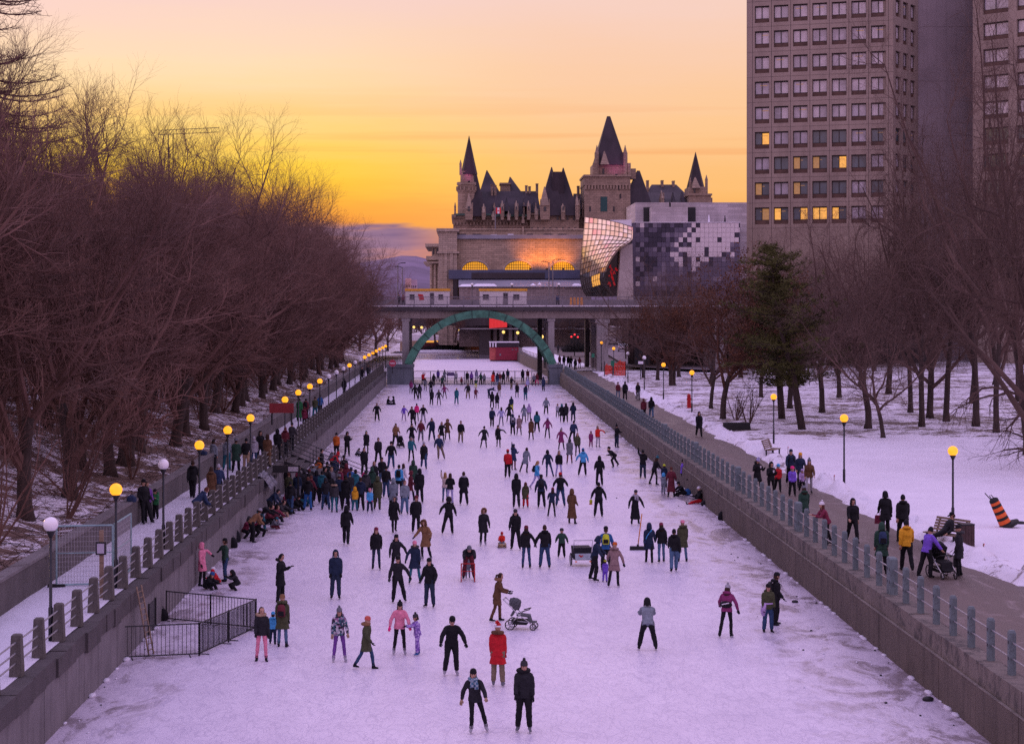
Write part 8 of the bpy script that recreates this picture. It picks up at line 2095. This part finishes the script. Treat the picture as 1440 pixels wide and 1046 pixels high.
# ---- park on the right
GR = 'bare trees in the park right of the canal'
HS = 20.0
sp = [gen_tree(200 + i, HS, SPREAD, 'bare_tree', 'bare spreading park tree', M_BARK, M_TWIG_R, GR) for i in range(4)]; us = [False] * 4
park = [(1156, 580, 15, 'bare park tree whose trunk stands just right behind the pine trunks'), (1220, 602, 15.5, 'slender bare park tree leaning left beside the forked one'), (1242, 614, 10, 'low forked grey tree with V shaped stems in the open snow'),
        (1280, 582, 24, 'thick trunked bare tree directly below the right corner of the tower'), (1308, 589, 17, 'thinner bare tree between two thick park trunks'), (1331, 593, 27, 'tallest thick trunked bare tree before the dark tower panel'),
        (1401, 609, 24, 'large bare tree right of the tallest one, its top over the right tower wing'), (1111, 574, 15, 'bare tree with flared root behind the pine'), (948, 541, 12, 'small bare tree behind the second park lamp'),
        (1000, 573, 11, 'thin bare tree left of the thick oak trunk'), (1366, 570, 22, 'bare tree in the second row behind the tallest trunk'), (1250, 556, 19, 'bare tree in the back row below the tower'), (1180, 560, 15, 'bare tree in the back row above the lone park lamp'),
        (1430, 568, 22, 'bare tree in the back row at the right edge'), (1446, 640, 29, 'tall bare tree on the right edge with fine boughs high over the tower wing'), (1372, 600, 29, 'tall bare tree with fine boughs rising before the dark tower panel'), (1296, 600, 25, 'slender tall bare tree before the tower corner'), (1468, 655, 27, 'tall bare tree cut by the right edge, nearest the traffic barrel'), (1070, 558, 13, 'bare tree in the back row behind the shrub'), (1210, 545, 16, 'hazy bare tree furthest back below the left tower windows'), (1310, 548, 19, 'hazy bare tree furthest back below the tower corner'), (1400, 545, 21, 'hazy bare tree furthest back by the right tower wing')]
for k, (px, py, h, lab) in enumerate(park):
    p = gp(px, py, ZR + .15); p.z = zpark(p.x, p.y) - .05
    o = put(sp, us, k % 4, p, tr.uniform(0, 6.3), h / HS * 1.12, lab, GR)
    if h >= 22: o.scale = (o.scale[0] * .55, o.scale[1] * .55, o.scale[2])
for px, top, Y, lab in ((1000, 338, 215, 'bare tree standing before the pale part of the patterned building'), (925, 372, 225, 'low bare tree before the concrete pier of the glass hall'), (955, 360, 235, 'bare tree before the dark part of the patterned building'), (1042, 330, 230, 'bare tree before the right edge of the patterned building'),
                        (1090, 345, 240, 'bare tree below the left tower edge'), (1130, 335, 245, 'bare tree below the second window column of the tower'), (1180, 330, 240, 'bare tree below the middle window columns of the tower'), (905, 395, 232, 'low dark bare tree beside the right bridge span'), (1230, 320, 248, 'bare tree below the right window columns of the tower')):
    q = dp(px, top, Y); put(sp, us, tr.randrange(4), (q.x, Y, ZR), tr.uniform(0, 6.3), (q.z - ZR) / HS * 1.12, lab, GR)
def low_tree(seed, px, py, H, rz, lab):
    t = gen_tree(seed, H, LOW, 'bare_tree', lab, M_BARK, M_TWIG_R, GR); p = gp(px, py, ZR + .2); t.location = (p.x, p.y, ZR); t.rotation_euler = (0, 0, rz); return t
low_tree(311, 1492, 668, 17, 1.1, 'huge bare tree at the right edge with long limbs drooping over the snow')
low_tree(317, 1490, 632, 18, 4.4, 'huge bare tree behind the right edge spreading its boughs before the tower wing')
oak = gen_tree(401, 14.5, dict(SPREAD, levels=[dict(l) for l in SPREAD['levels']]), 'oak_tree', 'reddish brown oak still holding withered leaves beside the path', M_BARK, M_TWIG_RED, None, (2, .2, M_LEAF))
p = gp(1016, 589, ZR + .1); oak.location = (p.x, p.y, ZR); oak.rotation_euler = (0, 0, .8); oak.scale = (.9, .9, 1.05)
o2 = gen_tree(402, 11, SPREAD, 'oak_tree', 'smaller reddish brown tree closest to the road right of the bridge', M_BARK, M_TWIG_RED, None, (2, .2, M_LEAF)); p = gp(940, 545, ZR + .1); o2.location = (p.x + 1, p.y + 6, ZR)
def pine(seed, px, py, H, lab, lean=.0, wid=.36):
    r = random.Random(seed); p = gp(px, py, ZR + .1); t = thing('pine_tree', lab, 'tree', (p.x, p.y, ZR))
    tk = MB(); tk.tube([(0, 0, -.3), (lean * .3, 0, H * .3), (lean * .8, .1, H * .65), (lean, 0, H)], [.3, .24, .14, .03], 9); tk.build('trunk', M_BARK, t, smooth=True)
    br = MB(); nd = MB(); z = H * .24
    def ax(z): u = z / H; return lean * (u if u > 0 else 0)
    while z < H:
        for _ in range(4):
            a = r.uniform(0, 2 * math.pi); u = z / H; ln = H * wid * (1 - u) ** .40 * r.uniform(.45, 1.5) * (.7 if u < .34 else 1) + .2
            d = Vector((math.cos(a), math.sin(a), .12)); q = Vector((ax(z), 0, z)); pts = [q]
            for i in range(5): d = (d + Vector((r.gauss(0, .12), r.gauss(0, .12), r.gauss(.02, .06)))).normalized(); q = q + d * ln / 5; pts.append(q)
            br.tube(pts, [.05, .042, .034, .026, .018, .01], 4, caps=False)
            for i in range(1, 6):
                for s in range(int(3 + ln * 1.3)):
                    c = pts[i].lerp(pts[i - 1], r.random()) + Vector((r.gauss(0, .24), r.gauss(0, .24), r.gauss(.06, .12)))
                    for e in range(6):
                        dd = Vector((r.gauss(0, 1), r.gauss(0, 1), r.gauss(.5, .7))).normalized(); l2 = r.uniform(.16, .36); w_ = dd.cross(Vector((r.gauss(0, 1), r.gauss(0, 1), r.gauss(0, 1)))).normalized() * .028
                        nd.add([c - w_, c + w_, c + dd * l2 + w_ * .4, c + dd * l2 - w_ * .4], [(0, 1, 2, 3)])
        z += r.uniform(.3, .55)
    br.build('branches', M_BARK, t, fix=False); nd.build('crown', M_NEEDLE, t, fix=False)
pine(51, 1129, 603, 13.4, 'dark green pine in front of the bare park trees', -2.4, .36)
pine(52, 1100, 590, 11.5, 'lower dark green pine standing just left behind the taller one', -.8, .36)
for seed, px, py, h, lab in ((61, 1052, 600, 4.2, 'many stemmed bare shrub beside the dark block near the path'), (62, 1035, 592, 3.2, 'thin bare shrub beside the thick oak trunk')):
    t = gen_tree(seed, h, SHRUB, 'bare_shrub', lab, M_BARK, M_TWIG_R); p = gp(px, py, ZR + .1); t.location = (p.x, p.y, ZR)
# far dark trees under and beside the bridge
k = 0
for i in range(34):
    px = 570 + (i % 22) * 16.5 + (8 if i > 21 else 0); Y = 470 + (i * 37 % 50) if px < 690 else 380 + (i * 53 % 90)
    if 686 < px < 745: continue
    q = dp(px, 440, Y); s = tr.uniform(.46, .62); put(sp if px > 700 else protos, us if px > 700 else usedp, tr.randrange(4), (q.x, Y, 2.0), tr.uniform(0, 6.3), s, 'dim bare tree among the shadows beyond the bridge arch', 'bare trees beyond the bridge')
for i in range(10):
    q = dp(880 + i * 34, 440, 300 + (i * 29 % 60)); put(sp, us, tr.randrange(4), (q.x, q.y, 2.0), tr.uniform(0, 6.3), tr.uniform(.5, .65), 'dim bare tree in the shade behind the right bridge piers', 'bare trees behind the right bridge piers')
def bush(seed, px, py, Y, w_, h, lab):
    r = random.Random(seed); q = dp(px, py, Y); t = thing('bush', lab, 'bush', (q.x, Y, max(0, q.z)))
    m = MB()
    for i in range(900):
        a = r.uniform(0, 6.28); u = r.random() ** .5; c = Vector((math.cos(a) * u * w_, math.sin(a) * u * w_ * .5, 0)); d = Vector((c.x * .35 / w_ + r.gauss(0, .4), r.gauss(0, .4), 1)).normalized()
        ln = h * r.uniform(.5, 1.0) * (1 - .5 * u * u); m.tube([c, c + d * ln * .6, c + d * ln + Vector((r.gauss(0, .2), r.gauss(0, .2), 0))], [.03, .02, .01], 3, caps=False)
    m.build('twigs', mat_twig('dark_bush', (.03, .03, .03)), t, fix=False)
bush(1, 612, 496, 428, 4.0, 2.6, 'dark tangled bush at the ice edge before the boathouse'); bush(2, 632, 496, 430, 3.4, 3.6, 'taller dark bush right of the boathouse stair')
bush(3, 818, 495, 330, 3.4, 2.6, 'dark rounded bush beneath the right bridge span'); 
# tower crane far behind the left trees
t = thing('tower_crane', 'thin construction crane jib poking out above the left trees', 'crane', (dp(215, 176, 620).x, 620, 0))
q0, q1, q2 = dp(222, 190, 620), dp(308, 186, 620), dp(240, 189, 620)
m = MB()
for dz in (0, 1.5): m.tube([q0 + Vector((0, 0, dz)), q1 + Vector((0, 0, dz))], .10, 4)
n = 16
for i in range(n): a = q0.lerp(q1, i / n); b_ = q0.lerp(q1, (i + 1) / n); m.tube([a, b_ + Vector((0, 0, 1.5))], .05, 3); m.tube([b_, b_ + Vector((0, 0, 1.5))], .05, 3)
m.build('jib', M_STEEL, t, world=True)
m = MB()
for dx in (-.8, .8): m.tube([(q2.x + dx, 620, 0), (q2.x + dx, 620, q2.z)], .16, 4)
m.build('mast', M_STEEL, t, world=True)
